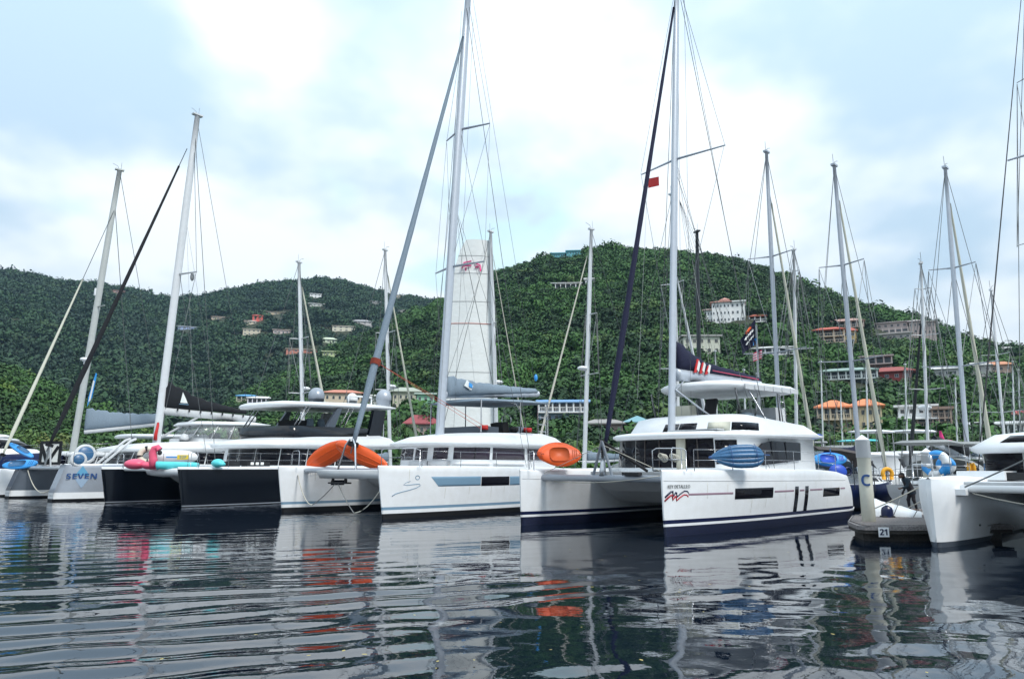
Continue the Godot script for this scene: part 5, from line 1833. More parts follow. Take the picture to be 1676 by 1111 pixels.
func motor(label: String, x: float, y: float, D: float, ang: float, L: float, top: Material, dark := false) -> void:
	var p := at(x, y, D)
	var t := thing("motor_cruiser", label, "motorboat", Vector3(p.x, 0, p.z), deg_to_rad(ang))
	var fb := L * 0.13
	var B := L * 0.16
	var H := {"W": B, "z": 0.0, "sheer": [[0, fb * 1.35], [L * 0.5, fb * 1.1], [L, fb]], "stem": [[-0.4, L * 0.12], [0.0, L * 0.08], [fb * 1.4, 0.0]],
		"stern": [[-0.4, L], [fb, L]], "full": 0.55, "stern_w": 0.92, "flare": 0.65, "bands": [["antifouling", -0.4, 0.12, M.antifoul_black], ["hull", 0.12, 99.0, M.navy if dark else M.white]]}
	hull(t, H, M.deck)
	var lo := ring(outl(L * 0.28, L * 0.8, 0, B * 0.72, L * 0.2), fb * 1.15)
	var hi := ring(outl(L * 0.38, L * 0.8, 0, B * 0.62, L * 0.18), fb * 1.15 + 1.25)
	shell("cabin", [lo, hi], M.white, t)
	strip("windscreen", t, lo, hi, L * 0.36, L * 0.82, 0.35, 0.9, M.glass)
	strip("cabin_window", t, lo, hi, 0.5, L * 0.33, 0.4, 0.85, M.glass)
	hardtop("flybridge", t, outl(L * 0.4, L * 0.95, 0, B * 0.7, L * 0.1), fb * 1.15 + 1.25, 0.22, M.white)
	hardtop("canopy", t, outl(L * 0.5, L * 0.8, 0, B * 0.6, 0.4), fb * 1.15 + 3.0, 0.1, top)
	for q in [[L * 0.53, 1], [L * 0.53, -1], [L * 0.78, 1], [L * 0.78, -1]]:
		bar("canopy_post", [Vector3(q[0], fb * 1.15 + 1.4, q[1] * B * 0.5), Vector3(q[0], fb * 1.15 + 3.05, q[1] * B * 0.5)], 0.03, M.steel, t, 5)
	rail(t, [at_l(H, L * 0.06, fb * 1.3, 1), at_l(H, L * 0.2, fb * 1.25, 1), at_l(H, L * 0.4, fb * 1.15, 1)], 0.6)
	rail(t, [at_l(H, L * 0.06, fb * 1.3, -1), at_l(H, L * 0.2, fb * 1.25, -1), at_l(H, L * 0.4, fb * 1.15, -1)], 0.6)

func back_boats() -> void:
	var far := "sailboats moored behind the front row"
	mono("sailboat with a slim white mast and radar behind the black flybridge hardtop", {"D": 60.0, "foot": [495, 690], "top": [489, 430], "fx": 556, "r": 0.17, "spread": [[557, 1.0], [645, 1.2]], "furl": M.mast_cream, "fr": 0.16, "radar": 637, "wire": 0.018, "group": far})
	mono("sailboat with a white mast and radar between the grey forestay and the red metal roof", {"D": 60.0, "foot": [637, 700], "top": [630, 410], "fx": 694, "r": 0.16, "spread": [[548, 1.0], [640, 1.2]], "furl": M.mast_cream, "fr": 0.13, "radar": 634, "wire": 0.018, "group": far})
	var s := mono("sailboat with its white mainsail hoisted, thin red lines across the sail", {"D": 58.0, "foot": [812, 690], "top": [803, 380], "fx": 872, "r": 0.17, "spread": [[533, 0.5]], "wire": 0.018, "furl": M.rope, "fr": 0.07, "boom": false, "radar": 627, "group": far})
	hoisted_sail(s)
	mono("sailboat with a thin white mast in front of the bare green hillside", {"D": 54.0, "foot": [958, 712], "top": [968, 376], "fx": 862, "toward": true, "r": 0.15, "spread": [[519, 0.7], [617, 1.1]], "furl": M.rope, "fr": 0.10, "radar": 607, "wire": 0.016, "group": far})
	mono("sailboat whose white mast stands just left behind the covered flybridge mast", {"D": 52.0, "foot": [1110, 700], "top": [1100, 320], "fx": 1178, "r": 0.17, "spread": [[470, 1.0], [607, 1.3]], "furl": M.mast_white, "fr": 0.16, "frac": 0.75, "wire": 0.014, "group": far})
	mono("sailboat with a black carbon mast behind the navy sail bag", {"D": 60.0, "foot": [1146, 690], "top": [1141, 380], "fx": 1100, "r": 0.2, "mast": M.mast_black, "spread": [], "wire": 0.016, "group": far})
	mono("sailboat with a thick blue grey mast and two spreaders right of the flags", {"D": 44.0, "foot": [1276, 690], "top": [1255, 250], "fx": 1342, "r": 0.15, "mast": M.mast_grey, "spread": [[427, 1.45], [583, 2.0]], "furl": M.mast_cream, "fr": 0.15, "frac": 0.9, "wire": 0.012, "L": 14.0, "group": far})
	mono("sailboat with a slender white mast directly right of the thick blue grey mast", {"D": 50.0, "foot": [1304, 700], "top": [1300, 410], "fx": 1260, "r": 0.13, "spread": [[445, 0.25], [575, 1.2]], "wire": 0.014, "group": far})
	mono("navy hulled sailboat with brown bimini, blue grey mast behind the pile lettered C", {"D": 41.0, "foot": [1404, 710], "top": [1366, 272], "fx": 1456, "r": 0.15, "mast": M.mast_grey, "spread": [[441, 1.3], [597, 1.8]], "furl": M.mast_cream, "fr": 0.145, "hull": M.navy, "cloth": M.grey_cloth, "bimini": false, "L": 11.0, "bag": M.navy_cloth, "wire": 0.010, "group": far})
	mono("sailboat with a black furled forestay and slim white mast left of the pink float", {"D": 44.0, "foot": [1519, 715], "top": [1508, 432], "fx": 1490, "r": 0.11, "spread": [[475, 0.45], [552, 0.8], [640, 1.0]], "furl": M.mast_black, "fr": 0.14, "radar": 668, "cloth": M.stone_cloth, "bag": M.black_cloth, "L": 14.0, "frac": 0.8, "wire": 0.012, "group": far})
	mono("sailboat with a tall grey mast and pale furled sail right of the pink float", {"D": 40.0, "foot": [1584, 735], "top": [1548, 276], "fx": 1630, "r": 0.15, "mast": M.alu, "spread": [[446, 1.2], [606, 1.9]], "furl": M.mast_cream, "fr": 0.145, "cloth": M.stone_cloth, "L": 14.0, "lift": 0.8, "boom_r": 0.17, "bag": M.black_cloth, "wire": 0.010, "group": far})
	mono("sailboat with a white mast close to the right edge, two long spreaders", {"D": 50.0, "foot": [1645, 720], "top": [1623, 476], "fx": 1700, "r": 0.10, "spread": [[583, 0.9], [676, 1.9]], "wire": 0.012, "group": far})
	mono("sailboat whose spreaders and stays reach in from the right edge of the view", {"D": 36.0, "foot": [1720, 720], "top": [1684, -190], "fx": 1590, "toward": true, "r": 0.13, "spread": [[148, 1.2], [420, 1.5]], "furl": M.wire_dark, "fr": 0.04, "wire": 0.014, "L": 14.0})
	for q in [[1344, 592, 90, "low thin mast left of the green hipped roof bungalow"], [1418, 590, 84, "thin mast before the green roofed bungalow's right end"], [1376, 640, 96, "short mast before the orange villa's left roof"], [1482, 597, 80, "thin mast rising before the red bungalow's right end"], [1604, 640, 92, "thin low mast left of the white arcaded house"], [1658, 592, 84, "thin mast second from the right edge, above the white arcaded house"], [1668, 606, 88, "thin mast nearest the right edge, right of its near twin"], [1564, 620, 86, "thin mast just left of the tall grey mast, behind it"], [1218, 606, 78, "white thin mast behind the flags, first of a close pair"], [1240, 612, 82, "white thin mast behind the flags, second of a close pair"], [1171, 575, 84, "thin mast between the black mast and the flags"]]:
		mono("small far sailboat, " + q[3], {"D": float(q[2]), "foot": [q[0] + 4, 735], "top": [q[0], q[1]], "fx": q[0] + 30, "r": 0.11, "L": 10.0, "spread": [[lerpf(q[1], 735, 0.35), 0.7]], "wire": 0.014, "bimini": q[0] % 3 == 0, "bag": M.navy_cloth if q[0] % 2 else M.grey_cloth, "group": "small sailboats far behind"})
	motor("white motor cruiser with a blue canopy just right of the pile lettered C", 1425, 770, 62.0, 200.0, 11.0, M.royal)
	motor("white motor cruiser under a cream canopy left of the life buoy", 1452, 770, 70.0, 160.0, 10.0, M.stone_cloth)
	motor("white motor cruiser whose windscreen shows above the bending person", 1500, 772, 58.0, 220.0, 11.0, M.white)
	motor("white motor cruiser behind the ring shaped float, teal canopy", 1540, 768, 66.0, 130.0, 11.0, M.teal)
	motor("white motor cruiser half hidden by the right hand catamaran's saloon", 1590, 768, 60.0, 210.0, 12.0, M.white)
	motor("dark flybridge motor yacht behind the cabin of the silver catamaran", 208, 745, 62.0, 205.0, 21.0, M.black, true)
	motor("white motor cruiser behind the navy hull, left of the pile lettered C", 1372, 766, 56.0, 190.0, 10.0, M.grey_cloth)

func hoisted_sail(t: Node3D) -> void:
	var D := 58.2
	var st := sb(true)
	var rows := []
	var edge := [[394, 763.0, 801.0], [412, 753.0, 802.0], [440, 745.0, 802.5], [470, 741.0, 803.0], [520, 735.5, 804.0], [580, 731.0, 805.0], [640, 728.0, 806.5], [700, 726.0, 808.0]]
	for e in edge:
		var row := PackedVector3Array()
		for k in 9:
			var f := k / 8.0
			var p := at(lerpf(e[1], e[2], f), e[0], D)
			p.z += 0.25 * sin(f * PI) + 0.3 * (1.0 - f)
			row.append(t.to_local(p))
		rows.append(row)
	loft(st, rows, false)
	var o := obj("mainsail", st, M.sail, t)
	for q in [[4, 0.18, M.rope_red], [6, 0.0, M.rope_red], [2, 0.3, M.rope_grey], [3, 0.5, M.rope_grey], [5, 0.5, M.rope_grey], [1, 0.3, M.rope_grey]]:
		var pts := []
		for k in 9:
			pts.append(rows[q[0]][k].lerp(rows[mini(q[0] + 1, 7)][k], q[1]) + t.global_transform.basis.inverse() * Vector3(0, 0, 0.02))
		bar("sail_batten", pts, 0.026 if q[2] == M.rope_red else 0.012, q[2], o, 4)
	# the red mark: two bars bent over a post
	for q in [[[757, 443], [760, 433], [772, 430]], [[758, 439], [772, 437]], [[763, 446], [763, 441]], [[778, 433], [786, 436], [787, 446]], [[778, 440], [784, 438]]]:
		var pts := []
		for e in q:
			var p := at(e[0], e[1], D)
			p.z += 0.42 + 0.2 * (786 - e[0]) / 30.0
			pts.append(t.to_local(p))
		bar("sail_emblem", pts, 0.06, M.hot_pink, o, 5)

# ---------------------------------------------------------------- dock, people and loose things
func dock() -> void:
	var p := at(1402, 862, 21.9)
	var t := thing("floating_dock", "weathered plank topped dock end carrying the plate numbered 21", "dock", Vector3(p.x, 0, p.z), 0.0)
	var outline := [Vector2(0, 0.1), Vector2(0.12, 0.3), Vector2(1.25, 0.5), Vector2(4.6, 0.0), Vector2(4.7, -4.1), Vector2(4.2, -4.6), Vector2(1.95, -4.4), Vector2(0.42, -1.4)]
	var st := sb()
	var a := PackedVector3Array()
	var b := PackedVector3Array()
	var c := Vector2(2.2, -1.6)
	for q in outline:
		var r: Vector2 = c + (q - c) * 0.9
		a.append(Vector3(r.x, 0.30, r.y))
		b.append(Vector3(r.x, -0.5, r.y))
	loft(st, [a, b])
	cap(st, a)
	obj("float", st, M.wood_dark, t)
	for k in 2:
		st = sb()
		a = PackedVector3Array()
		b = PackedVector3Array()
		for q in outline:
			var r: Vector2 = c + (q - c) * (1.0 if k else 1.015)
			a.append(Vector3(r.x, 0.44 - 0.13 * k, r.y))
			b.append(Vector3(r.x, 0.32 - 0.10 * k, r.y))
		loft(st, [a, b])
		cap(st, a)
		cap(st, b)
		obj("fender_board", st, M.dock_grey if k == 0 else M.wood_dark, t)
	# boards across the top
	for k in 31:
		var z := 0.3 - k * 0.155
		var x0 := lerpf(0.12, 0.48, clampf(-z / 1.4, 0, 1)) if z > -1.4 else lerpf(0.48, 2.05, clampf((-z - 1.4) / 3.0, 0, 1))
		st = sb()
		box(st, Vector3((x0 + 4.45) * 0.5, 0.455 + 0.002 * (k % 3), z), Vector3(4.45 - x0, 0.03, 0.145))
		obj("plank", st, [M.dock_grey, M.wood, M.dock_grey][k % 3], t)
	for q in [[0.95, 0.62, -1.1], [2.6, 0.62, -0.4]]:
		st = sb(true)
		tube(st, [Vector3(q[0] - 0.18, 0.56, q[2]), Vector3(q[0] + 0.18, 0.56, q[2])], 0.025, 0.025, 8)
		tube(st, [Vector3(q[0] - 0.06, 0.46, q[2]), Vector3(q[0] - 0.06, 0.56, q[2])], 0.025, 0.02, 8)
		tube(st, [Vector3(q[0] + 0.06, 0.46, q[2]), Vector3(q[0] + 0.06, 0.56, q[2])], 0.025, 0.02, 8)
		obj("cleat", st, M.steel, t)
	var sg := thing("dock_number_plate", "white plate with the number 21 on the dock edge below the pile", "sign", t.to_global(Vector3(0.55, 0.28, 0.50)), 0.0)
	st = sb()
	box(st, Vector3.ZERO, Vector3(0.30, 0.27, 0.02))
	obj("plate", st, M.white, sg)
	words("number", "21", 0.17, M.stripe_navy, sg, Vector3(0, 0, 0.02), Basis(), 0.012, true)
	# the walkway behind, where the person stands
	var w := thing("dock_walkway", "grey concrete edged finger dock under the bending person", "dock", at(1440, 826, 31.0) * Vector3(1, 0, 1), 0.0)
	st = sb()
	box(st, Vector3(2.4, 0.1, -0.4), Vector3(4.6, 0.42, 1.8))
	obj("float", st, M.concrete, w)
	for k in 12:
		st = sb()
		box(st, Vector3(0.3 + k * 0.385, 0.33, -0.4), Vector3(0.37, 0.04, 1.85))
		obj("plank", st, M.dock_grey if k % 2 else M.wood, w)
	st = sb()
	box(st, Vector3(2.4, 0.24, 0.53), Vector3(4.6, 0.14, 0.05))
	obj("rub_board", st, M.deck, w)

	# the long dock to which the front row is moored
	var a0 := Vector3(12.0, 0, -36.5)
	var b0 := Vector3(-25.0, 0, -66.0)
	var m := thing("main_dock", "long grey floating dock behind the sterns of the front row of catamarans", "dock", (a0 + b0) * 0.5, atan2(b0.z - a0.z, a0.x - b0.x))
	st = sb()
	box(st, Vector3(0, 0.05, 0), Vector3((a0 - b0).length(), 0.8, 2.2))
	obj("float", st, M.wood_dark, m)
	for k in 150:
		st = sb()
		box(st, Vector3(lerpf(-23.4, 23.4, k / 149.0), 0.475, 0), Vector3(0.33, 0.04, 2.26))
		obj("plank", st, M.dock_grey if k % 3 else M.wood, m)

func pile(called: String, label: String, x: float, ytop: float, D: float, r: float, letter: bool) -> void:
	var p := at(x, ytop, D)
	var t := thing(called, label, "pile", Vector3(p.x, 0, p.z))
	var top := p.y
	var st := sb(true)
	tube(st, [Vector3(0, -1.0, 0), Vector3(0, 0.0, 0), Vector3(0, 0.28, 0)], r * 0.98, r * 0.99, 18)
	obj("stained_foot", st, pm(0.25, 0.18, 0.05, 0.9, 0.0, M.wood.albedo_texture, 1.5), t)
	st = sb(true)
	tube(st, [Vector3(0, 0.28, 0), Vector3(0, top * 0.5, 0), Vector3(0, top - 0.3, 0)], r, r, 18)
	obj("shaft", st, M.pile_white, t)
	st = sb(true)
	tube(st, [Vector3(0, top - 0.72, 0), Vector3(0, top - 0.17, 0)], r * 1.08, r * 1.08, 18)
	var ringc := circle(Vector3(0, top - 0.17, 0), r * 1.08, Vector3.RIGHT, Vector3.BACK, 18)
	for k in 18:
		tri(st, ringc[k], ringc[(k + 1) % 18], Vector3(0, top, 0))
	obj("cap", st, M.white, t)
	if letter:
		var f := atan2(-p.x, -p.z)
		words("letter", "C", 0.34, M.blue_deep, t, Vector3(sin(f), 0, cos(f)) * (r + 0.002) + Vector3(0, top - 1.42, 0), Basis(Vector3.UP, f), 0.03, true)

# people: a smooth field of tapered capsules meshed by surface nets
func field(p: Vector3, bones: Array) -> float:
	var d := 1e3
	for b in bones:
		var pa: Vector3 = p - b[0]
		var ba: Vector3 = b[1] - b[0]
		var h := clampf(pa.dot(ba) / ba.dot(ba), 0.0, 1.0)
		var q := (pa - ba * h).length() - lerpf(b[2], b[3], h)
		var k := 0.035
		var m := maxf(k - absf(d - q), 0.0) / k
		d = minf(d, q) - m * m * k * 0.25
	return d

func nets(st: SurfaceTool, bones: Array, cell: float) -> void:
	var lo := Vector3.ONE * 1e3
	var hi := -lo
	for b in bones:
		for e in 2:
			lo = lo.min(b[e] - Vector3.ONE * (b[2 + e] + cell * 2))
			hi = hi.max(b[e] + Vector3.ONE * (b[2 + e] + cell * 2))
	var n := Vector3i(((hi - lo) / cell).ceil()) + Vector3i.ONE
	var val := PackedFloat32Array()
	val.resize(n.x * n.y * n.z)
	for k in n.z:
		for j in n.y:
			for i in n.x:
				val[i + n.x * (j + n.y * k)] = field(lo + Vector3(i, j, k) * cell, bones)
	var idx := {}
	for k in n.z - 1:
		for j in n.y - 1:
			for i in n.x - 1:
				var s := Vector3.ZERO
				var c := 0
				for e in [[0, 0, 0, 1, 0, 0], [0, 1, 0, 1, 1, 0], [0, 0, 1, 1, 0, 1], [0, 1, 1, 1, 1, 1], [0, 0, 0, 0, 1, 0], [1, 0, 0, 1, 1, 0], [0, 0, 1, 0, 1, 1], [1, 0, 1, 1, 1, 1], [0, 0, 0, 0, 0, 1], [1, 0, 0, 1, 0, 1], [0, 1, 0, 0, 1, 1], [1, 1, 0, 1, 1, 1]]:
					var a := val[i + e[0] + n.x * (j + e[1] + n.y * (k + e[2]))]
					var b := val[i + e[3] + n.x * (j + e[4] + n.y * (k + e[5]))]
					if (a < 0) != (b < 0):
						var f := a / (a - b)
						s += Vector3(e[0], e[1], e[2]).lerp(Vector3(e[3], e[4], e[5]), f)
						c += 1
				if c:
					idx[Vector3i(i, j, k)] = lo + (Vector3(i, j, k) + s / c) * cell
	for k in range(1, n.z - 1):
		for j in range(1, n.y - 1):
			for i in range(1, n.x - 1):
				var a := val[i + n.x * (j + n.y * k)]
				for ax in 3:
					var o := Vector3i(1 if ax == 0 else 0, 1 if ax == 1 else 0, 1 if ax == 2 else 0)
					var b := val[i + o.x + n.x * (j + o.y + n.y * (k + o.z))]
					if (a < 0) == (b < 0):
						continue
					var u := Vector3i(0, 1, 0) if ax == 0 else (Vector3i(0, 0, 1) if ax == 1 else Vector3i(1, 0, 0))
					var v := Vector3i(0, 0, 1) if ax == 0 else (Vector3i(1, 0, 0) if ax == 1 else Vector3i(0, 1, 0))
					var q := Vector3i(i, j, k)
					var p0: Vector3 = idx[q]
					var p1: Vector3 = idx[q - u]
					var p2: Vector3 = idx[q - u - v]
					var p3: Vector3 = idx[q - v]
					if a < 0:
						quad(st, p0, p3, p2, p1)
					else:
						quad(st, p0, p1, p2, p3)

func hand(bones: Array, wrist: Vector3, dir: Vector3, side: Vector3) -> void:
	var up := dir.cross(side).normalized()
	bones.append([wrist, wrist + dir * 0.08, 0.026, 0.032])
	var lens := [0.07, 0.08, 0.075, 0.058]
	for k in 4:
		var a := wrist + dir * 0.085 + side * (0.027 - 0.018 * k)
		var m: Vector3 = a + dir * lens[k] * 0.55 - up * 0.008
		bones.append([a, m, 0.009, 0.009])
		bones.append([m, m + (dir * 0.7 - up * 0.7) * lens[k] * 0.5, 0.009, 0.008])
	var th := wrist + dir * 0.03 + side * 0.03
	bones.append([th, th + (dir * 0.6 + side * 0.8) * 0.05, 0.011, 0.009])

func person_on_dock() -> void:
	var p := at(1487, 823, 31.0)
	var t := thing("person", "person in a dark green jacket and black trousers bending over on the dock", "person", Vector3(p.x, 0.355, p.z + 0.25), 0.0)
	# facing left (-x), trunk tipped forward, one arm reaching down to the left
	var hip := Vector3(0.06, 0.80, 0)
	var chest := Vector3(-0.12, 1.16, 0)
	var neck := Vector3(-0.22, 1.32, 0)
	var body := []
	# trousers and shoes
	for e in [-1.0, 1.0]:
		var hj := hip + Vector3(0, -0.02, e * 0.09)
		var kn := Vector3(0.0 + e * 0.05, 0.44, e * 0.11)
		var an := Vector3(0.06 + e * 0.09, 0.08, e * 0.11)
		body.append([hj, kn, 0.085, 0.058])
		body.append([kn, an, 0.056, 0.038])
		body.append([an + Vector3(0.04, -0.04, 0), an + Vector3(-0.16, -0.05, 0), 0.042, 0.034])
	body.append([hip + Vector3(0, 0, -0.07), hip + Vector3(0, 0, 0.07), 0.115, 0.115])
	body.append([hip, chest, 0.125, 0.135])
	body.append([chest + Vector3(0, 0.06, -0.10), chest + Vector3(0, 0.06, 0.10), 0.095, 0.095])
	body.append([chest, neck, 0.11, 0.055])
	var head := neck + Vector3(-0.10, 0.10, 0)
	body.append([neck, head, 0.05, 0.06])
	body.append([head + Vector3(0.02, 0.03, 0), head + Vector3(-0.04, -0.03, 0), 0.092, 0.075])
	body.append([head + Vector3(-0.11, -0.01, 0), head + Vector3(-0.125, -0.03, 0), 0.016, 0.014])
	for e in [-1.0, 1.0]:
		var sh := chest + Vector3(-0.04, 0.10, e * 0.17)
		var el := sh + (Vector3(-0.06, -0.28, 0.03) if e > 0 else Vector3(0.10, -0.27, -0.03))
		var wr := el + (Vector3(-0.22, -0.06, 0.0) if e > 0 else Vector3(-0.12, -0.2, 0.02))
		body.append([sh, el, 0.055, 0.043])
		body.append([el, wr, 0.042, 0.028])
		hand(body, wr, (wr - el).normalized(), Vector3(0, 0.3, -e).normalized())
		body.append([head + Vector3(0.01, 0.0, e * 0.085), head + Vector3(0.01, -0.03, e * 0.09), 0.018, 0.014])
	var st := sb(true)
	nets(st, body, 0.02)
	obj("body", st, M.skin, t)
	# clothes lie over the same joints
	var jacket := []
	for b in [9, 8, 10, 7]:
		pass
	for b in body:
		if b[2] > 0.094 and b[0].y > 0.82 and b[0].y < 1.3:
			jacket.append([b[0], b[1], b[2] + 0.018, b[3] + 0.018])
	jacket.append([hip + Vector3(0, -0.06, -0.07), hip + Vector3(0, -0.06, 0.07), 0.13, 0.13])
	for e in [-1.0, 1.0]:
		var sh := chest + Vector3(-0.04, 0.10, e * 0.17)
		var el := sh + (Vector3(-0.06, -0.28, 0.03) if e > 0 else Vector3(0.10, -0.27, -0.03))
		var wr := el + (Vector3(-0.22, -0.06, 0.0) if e > 0 else Vector3(-0.12, -0.2, 0.02))
		jacket.append([sh, el, 0.068, 0.056])
		jacket.append([el, el.lerp(wr, 0.85), 0.055, 0.042])
	st = sb(true)
	nets(st, jacket, 0.025)
	obj("jacket", st, M.shirt_dark, t)
	var legs := []
	for b in body:
		if b[0].y < 0.82 and b[0].y > 0.15:
			legs.append([b[0], b[1].lerp(b[0], 0.03), b[2] + 0.012, b[3] + 0.012])
	st = sb(true)
	nets(st, legs, 0.025)
	obj("trousers", st, M.trousers, t)
	st = sb(true)
	blob(st, head + Vector3(0.03, 0.045, 0), Vector3(0.11, 0.10, 0.10))
	blob(st, head + Vector3(0.09, -0.05, 0), Vector3(0.07, 0.12, 0.08))
	obj("hair", st, M.hair, t)

func person_at_helm(boat: Node3D) -> void:
	var t := thing("person", "person in a white shirt standing inside the clear curtains of the helm station", "person", boat.to_global(Vector3(13.9, 4.02, -3.0)), 0.4)
	var body := []
	for e in [-1.0, 1.0]:
		body.append([Vector3(e * 0.09, 0.9, 0), Vector3(e * 0.10, 0.48, 0.02), 0.085, 0.058])
		body.append([Vector3(e * 0.10, 0.48, 0.02), Vector3(e * 0.10, 0.08, -0.01), 0.055, 0.038])
		body.append([Vector3(e * 0.10, 0.05, -0.03), Vector3(e * 0.11, 0.04, 0.15), 0.04, 0.034])
		body.append([Vector3(e * 0.19, 1.40, 0), Vector3(e * 0.24, 1.12, 0.0), 0.055, 0.042])
		body.append([Vector3(e * 0.24, 1.12, 0), Vector3(e * 0.22, 0.92, 0.12), 0.042, 0.028])
		hand(body, Vector3(e * 0.22, 0.92, 0.12), Vector3(0, -0.7, 0.7), Vector3(-e, 0, 0))
		body.append([Vector3(e * 0.08, 1.64, 0), Vector3(e * 0.083, 1.61, 0), 0.02, 0.015])
	body.append([Vector3(-0.08, 0.94, 0), Vector3(0.08, 0.94, 0), 0.11, 0.11])
	body.append([Vector3(0, 0.95, 0), Vector3(0, 1.3, 0), 0.12, 0.13])
	body.append([Vector3(-0.12, 1.40, 0), Vector3(0.12, 1.40, 0), 0.085, 0.085])
	body.append([Vector3(0, 1.4, 0), Vector3(0, 1.56, 0.01), 0.07, 0.055])
	body.append([Vector3(0, 1.68, 0), Vector3(0, 1.60, 0.02), 0.095, 0.07])
	body.append([Vector3(0, 1.64, 0.10), Vector3(0, 1.61, 0.115), 0.014, 0.016])
	var st := sb(true)
	nets(st, body, 0.022)
	obj("body", st, M.skin, t)
	var sh := []
	for b in body:
		if b[2] > 0.05 and b[0].y > 0.93 and b[0].y < 1.42 and absf(b[0].x) < 0.2:
			sh.append([b[0], b[1], b[2] + 0.016, b[3] + 0.016])
	st = sb(true)
	nets(st, sh, 0.025)
	obj("shirt", st, M.sail, t)
	var tr := []
	for b in body:
		if b[0].y < 0.95 and b[2] > 0.05:
			tr.append([b[0], b[1], b[2] + 0.012, b[3] + 0.012])
	st = sb(true)
	nets(st, tr, 0.025)
	obj("trousers", st, M.trousers, t)
	st = sb(true)
	blob(st, Vector3(0, 1.70, -0.02), Vector3(0.1, 0.09, 0.11))
	obj("hair", st, M.hair, t)

# kayaks: long shells, pointed at both ends, with a cockpit well
func kayak(label: String, c: Vector3, along: Vector3, up: Vector3, L: float, W: float, H: float, m: Material, well: Material, ridges := false) -> Node3D:
	var x := along.normalized()
	var z := x.cross(up).normalized()
	var y := z.cross(x)
	var t := thing("kayak", label, "kayak", c)
	t.basis = Basis(x, y, z)
	var st := sb(true)
	var rings := []
	for k in 29:
		var f := k / 28.0
		var s := sin(f * PI)
		var w := W * 0.5 * pow(s, 0.45) + 0.012
		var rk := H * 0.5 * pow(absf(f - 0.5) * 2.0, 2.2) * 0.25
		var rg := PackedVector3Array()
		for j in 16:
			var a := TAU * j / 16.0
			var yy := sin(a) * H * 0.5 * (0.35 + 0.65 * pow(s, 0.5))
			var zz := cos(a) * w * (1.0 + (0.07 * sin(a * 6.0) if ridges else 0.0))
			rg.append(Vector3((f - 0.5) * L, yy * ((0.75 if yy > 0 else 1.0) + (0.16 * cos(a * 8.0) if ridges else 0.0)) + rk * 0.5, zz))
		rings.append(rg)
	loft(st, rings)
	cap(st, rings[0])
	cap(st, rings[-1])
	obj("shell", st, m, t)
	st = sb(true)
	var q := []
	for k in 20:
		var a := TAU * k / 20.0
		q.append(Vector3(signf(cos(a)) * pow(absf(cos(a)), 0.6) * L * 0.24 - L * 0.05, H * 0.355, signf(sin(a)) * pow(absf(sin(a)), 0.6) * W * 0.32))
	panel(st, q, 0.05)
	obj("cockpit", st, well, t)
	st = sb(true)
	var rim := q.duplicate()
	rim.append(q[0])
	tube(st, rim, 0.022, 0.022, 6)
	obj("cockpit_rim", st, m, t)
	# moulded edge all round, and two strakes under the hull
	st = sb(true)
	var edge := []
	for k in 33:
		var a := TAU * k / 32.0
		var f := 0.5 + 0.5 * cos(a)
		edge.append(Vector3((f - 0.5) * L, H * 0.03, (W * 0.5 * pow(sin(f * PI), 0.55) + 0.016) * signf(sin(a) + 1e-4)))
	tube(st, edge, 0.016, 0.016, 6)
	obj("moulded_edge", st, well, t)
	for e in [-1, 1]:
		st = sb(true)
		var keel := []
		for k in 11:
			var f := lerpf(0.1, 0.9, k / 10.0)
			var s := sin(f * PI)
			keel.append(Vector3((f - 0.5) * L, -H * 0.46 * (0.35 + 0.65 * pow(s, 0.5)), e * W * 0.16 * pow(s, 0.6)))
		tube(st, keel, 0.022, 0.022, 6)
		obj("strake", st, m, t)
	for e in [-1, 1]:
		st = sb(true)
		ring_tube(st, Vector3(e * L * 0.47, H * 0.42, 0), Vector3.RIGHT, Vector3.UP, 0.05, 0.012, 0, PI, 8, 5)
		obj("carry_handle", st, M.rubber, t)
	for k in 3:
		st = sb()
		box(st, Vector3(L * (0.28 + 0.05 * k), H * 0.34, 0), Vector3(0.03, 0.03, W * 0.4))
		obj("foot_ridge", st, well, t)
	return t

# an inflatable kayak seen from below: three long air chambers that meet in a point at the bow, a fin at the stern
func inflatable(label: String, c: Vector3, along: Vector3, up: Vector3, L: float, W: float) -> void:
	var x := along.normalized()
	var z := x.cross(up).normalized()
	var y := z.cross(x)
	var t := thing("inflatable_kayak", label, "kayak", c)
	t.basis = Basis(x, y, z)
	for k in 5:
		var o := (k - 2) * 0.5
		var st := sb(true)
		var rings := []
		for i in 25:
			var f := i / 24.0
			var s := pow(sin(minf(f / 0.55, 1.0) * PI * 0.5), 0.8) * (1.0 if f < 0.72 else sqrt(maxf(0.0, 1.0 - pow((f - 0.72) / 0.285, 2.0))))
			var r := 0.118 * (0.22 + 0.78 * s) * (1.0 + 0.02 * sin(i * 2.7 + k))
			rings.append(circle(Vector3((f - 0.5) * L, 0.10 * (1.0 - absf(o)) * s, o * W * 0.36 * s), r, Vector3.UP, Vector3.BACK, 12, r * 0.95))
		loft(st, rings)
		cap(st, rings[0])
		cap(st, rings[-1])
		obj("air_chamber", st, M.kayak_blue, t)
	for f in [-0.14, 0.33]:
		var st := sb(true)
		var arc := []
		for k in 13:
			var a := PI * k / 12.0
			arc.append(Vector3(f * L, 0.10 + 0.13 * sin(a), cos(a) * W * 0.47))
		tube(st, arc, 0.012, 0.012, 5)
		obj("strap", st, M.blue_deep, t)
	var fin := sb()
	panel(fin, [Vector3(L * 0.47, 0.05, 0), Vector3(L * 0.60, 0.07, 0), Vector3(L * 0.49, 0.16, 0)], 0.03)
	obj("fin", fin, M.blue_deep, t)
	var nose := sb(true)
	blob(nose, Vector3(-L * 0.49, 0.0, 0), Vector3(0.09, 0.045, 0.05))
	obj("nose_patch", nose, M.blue_deep, t)

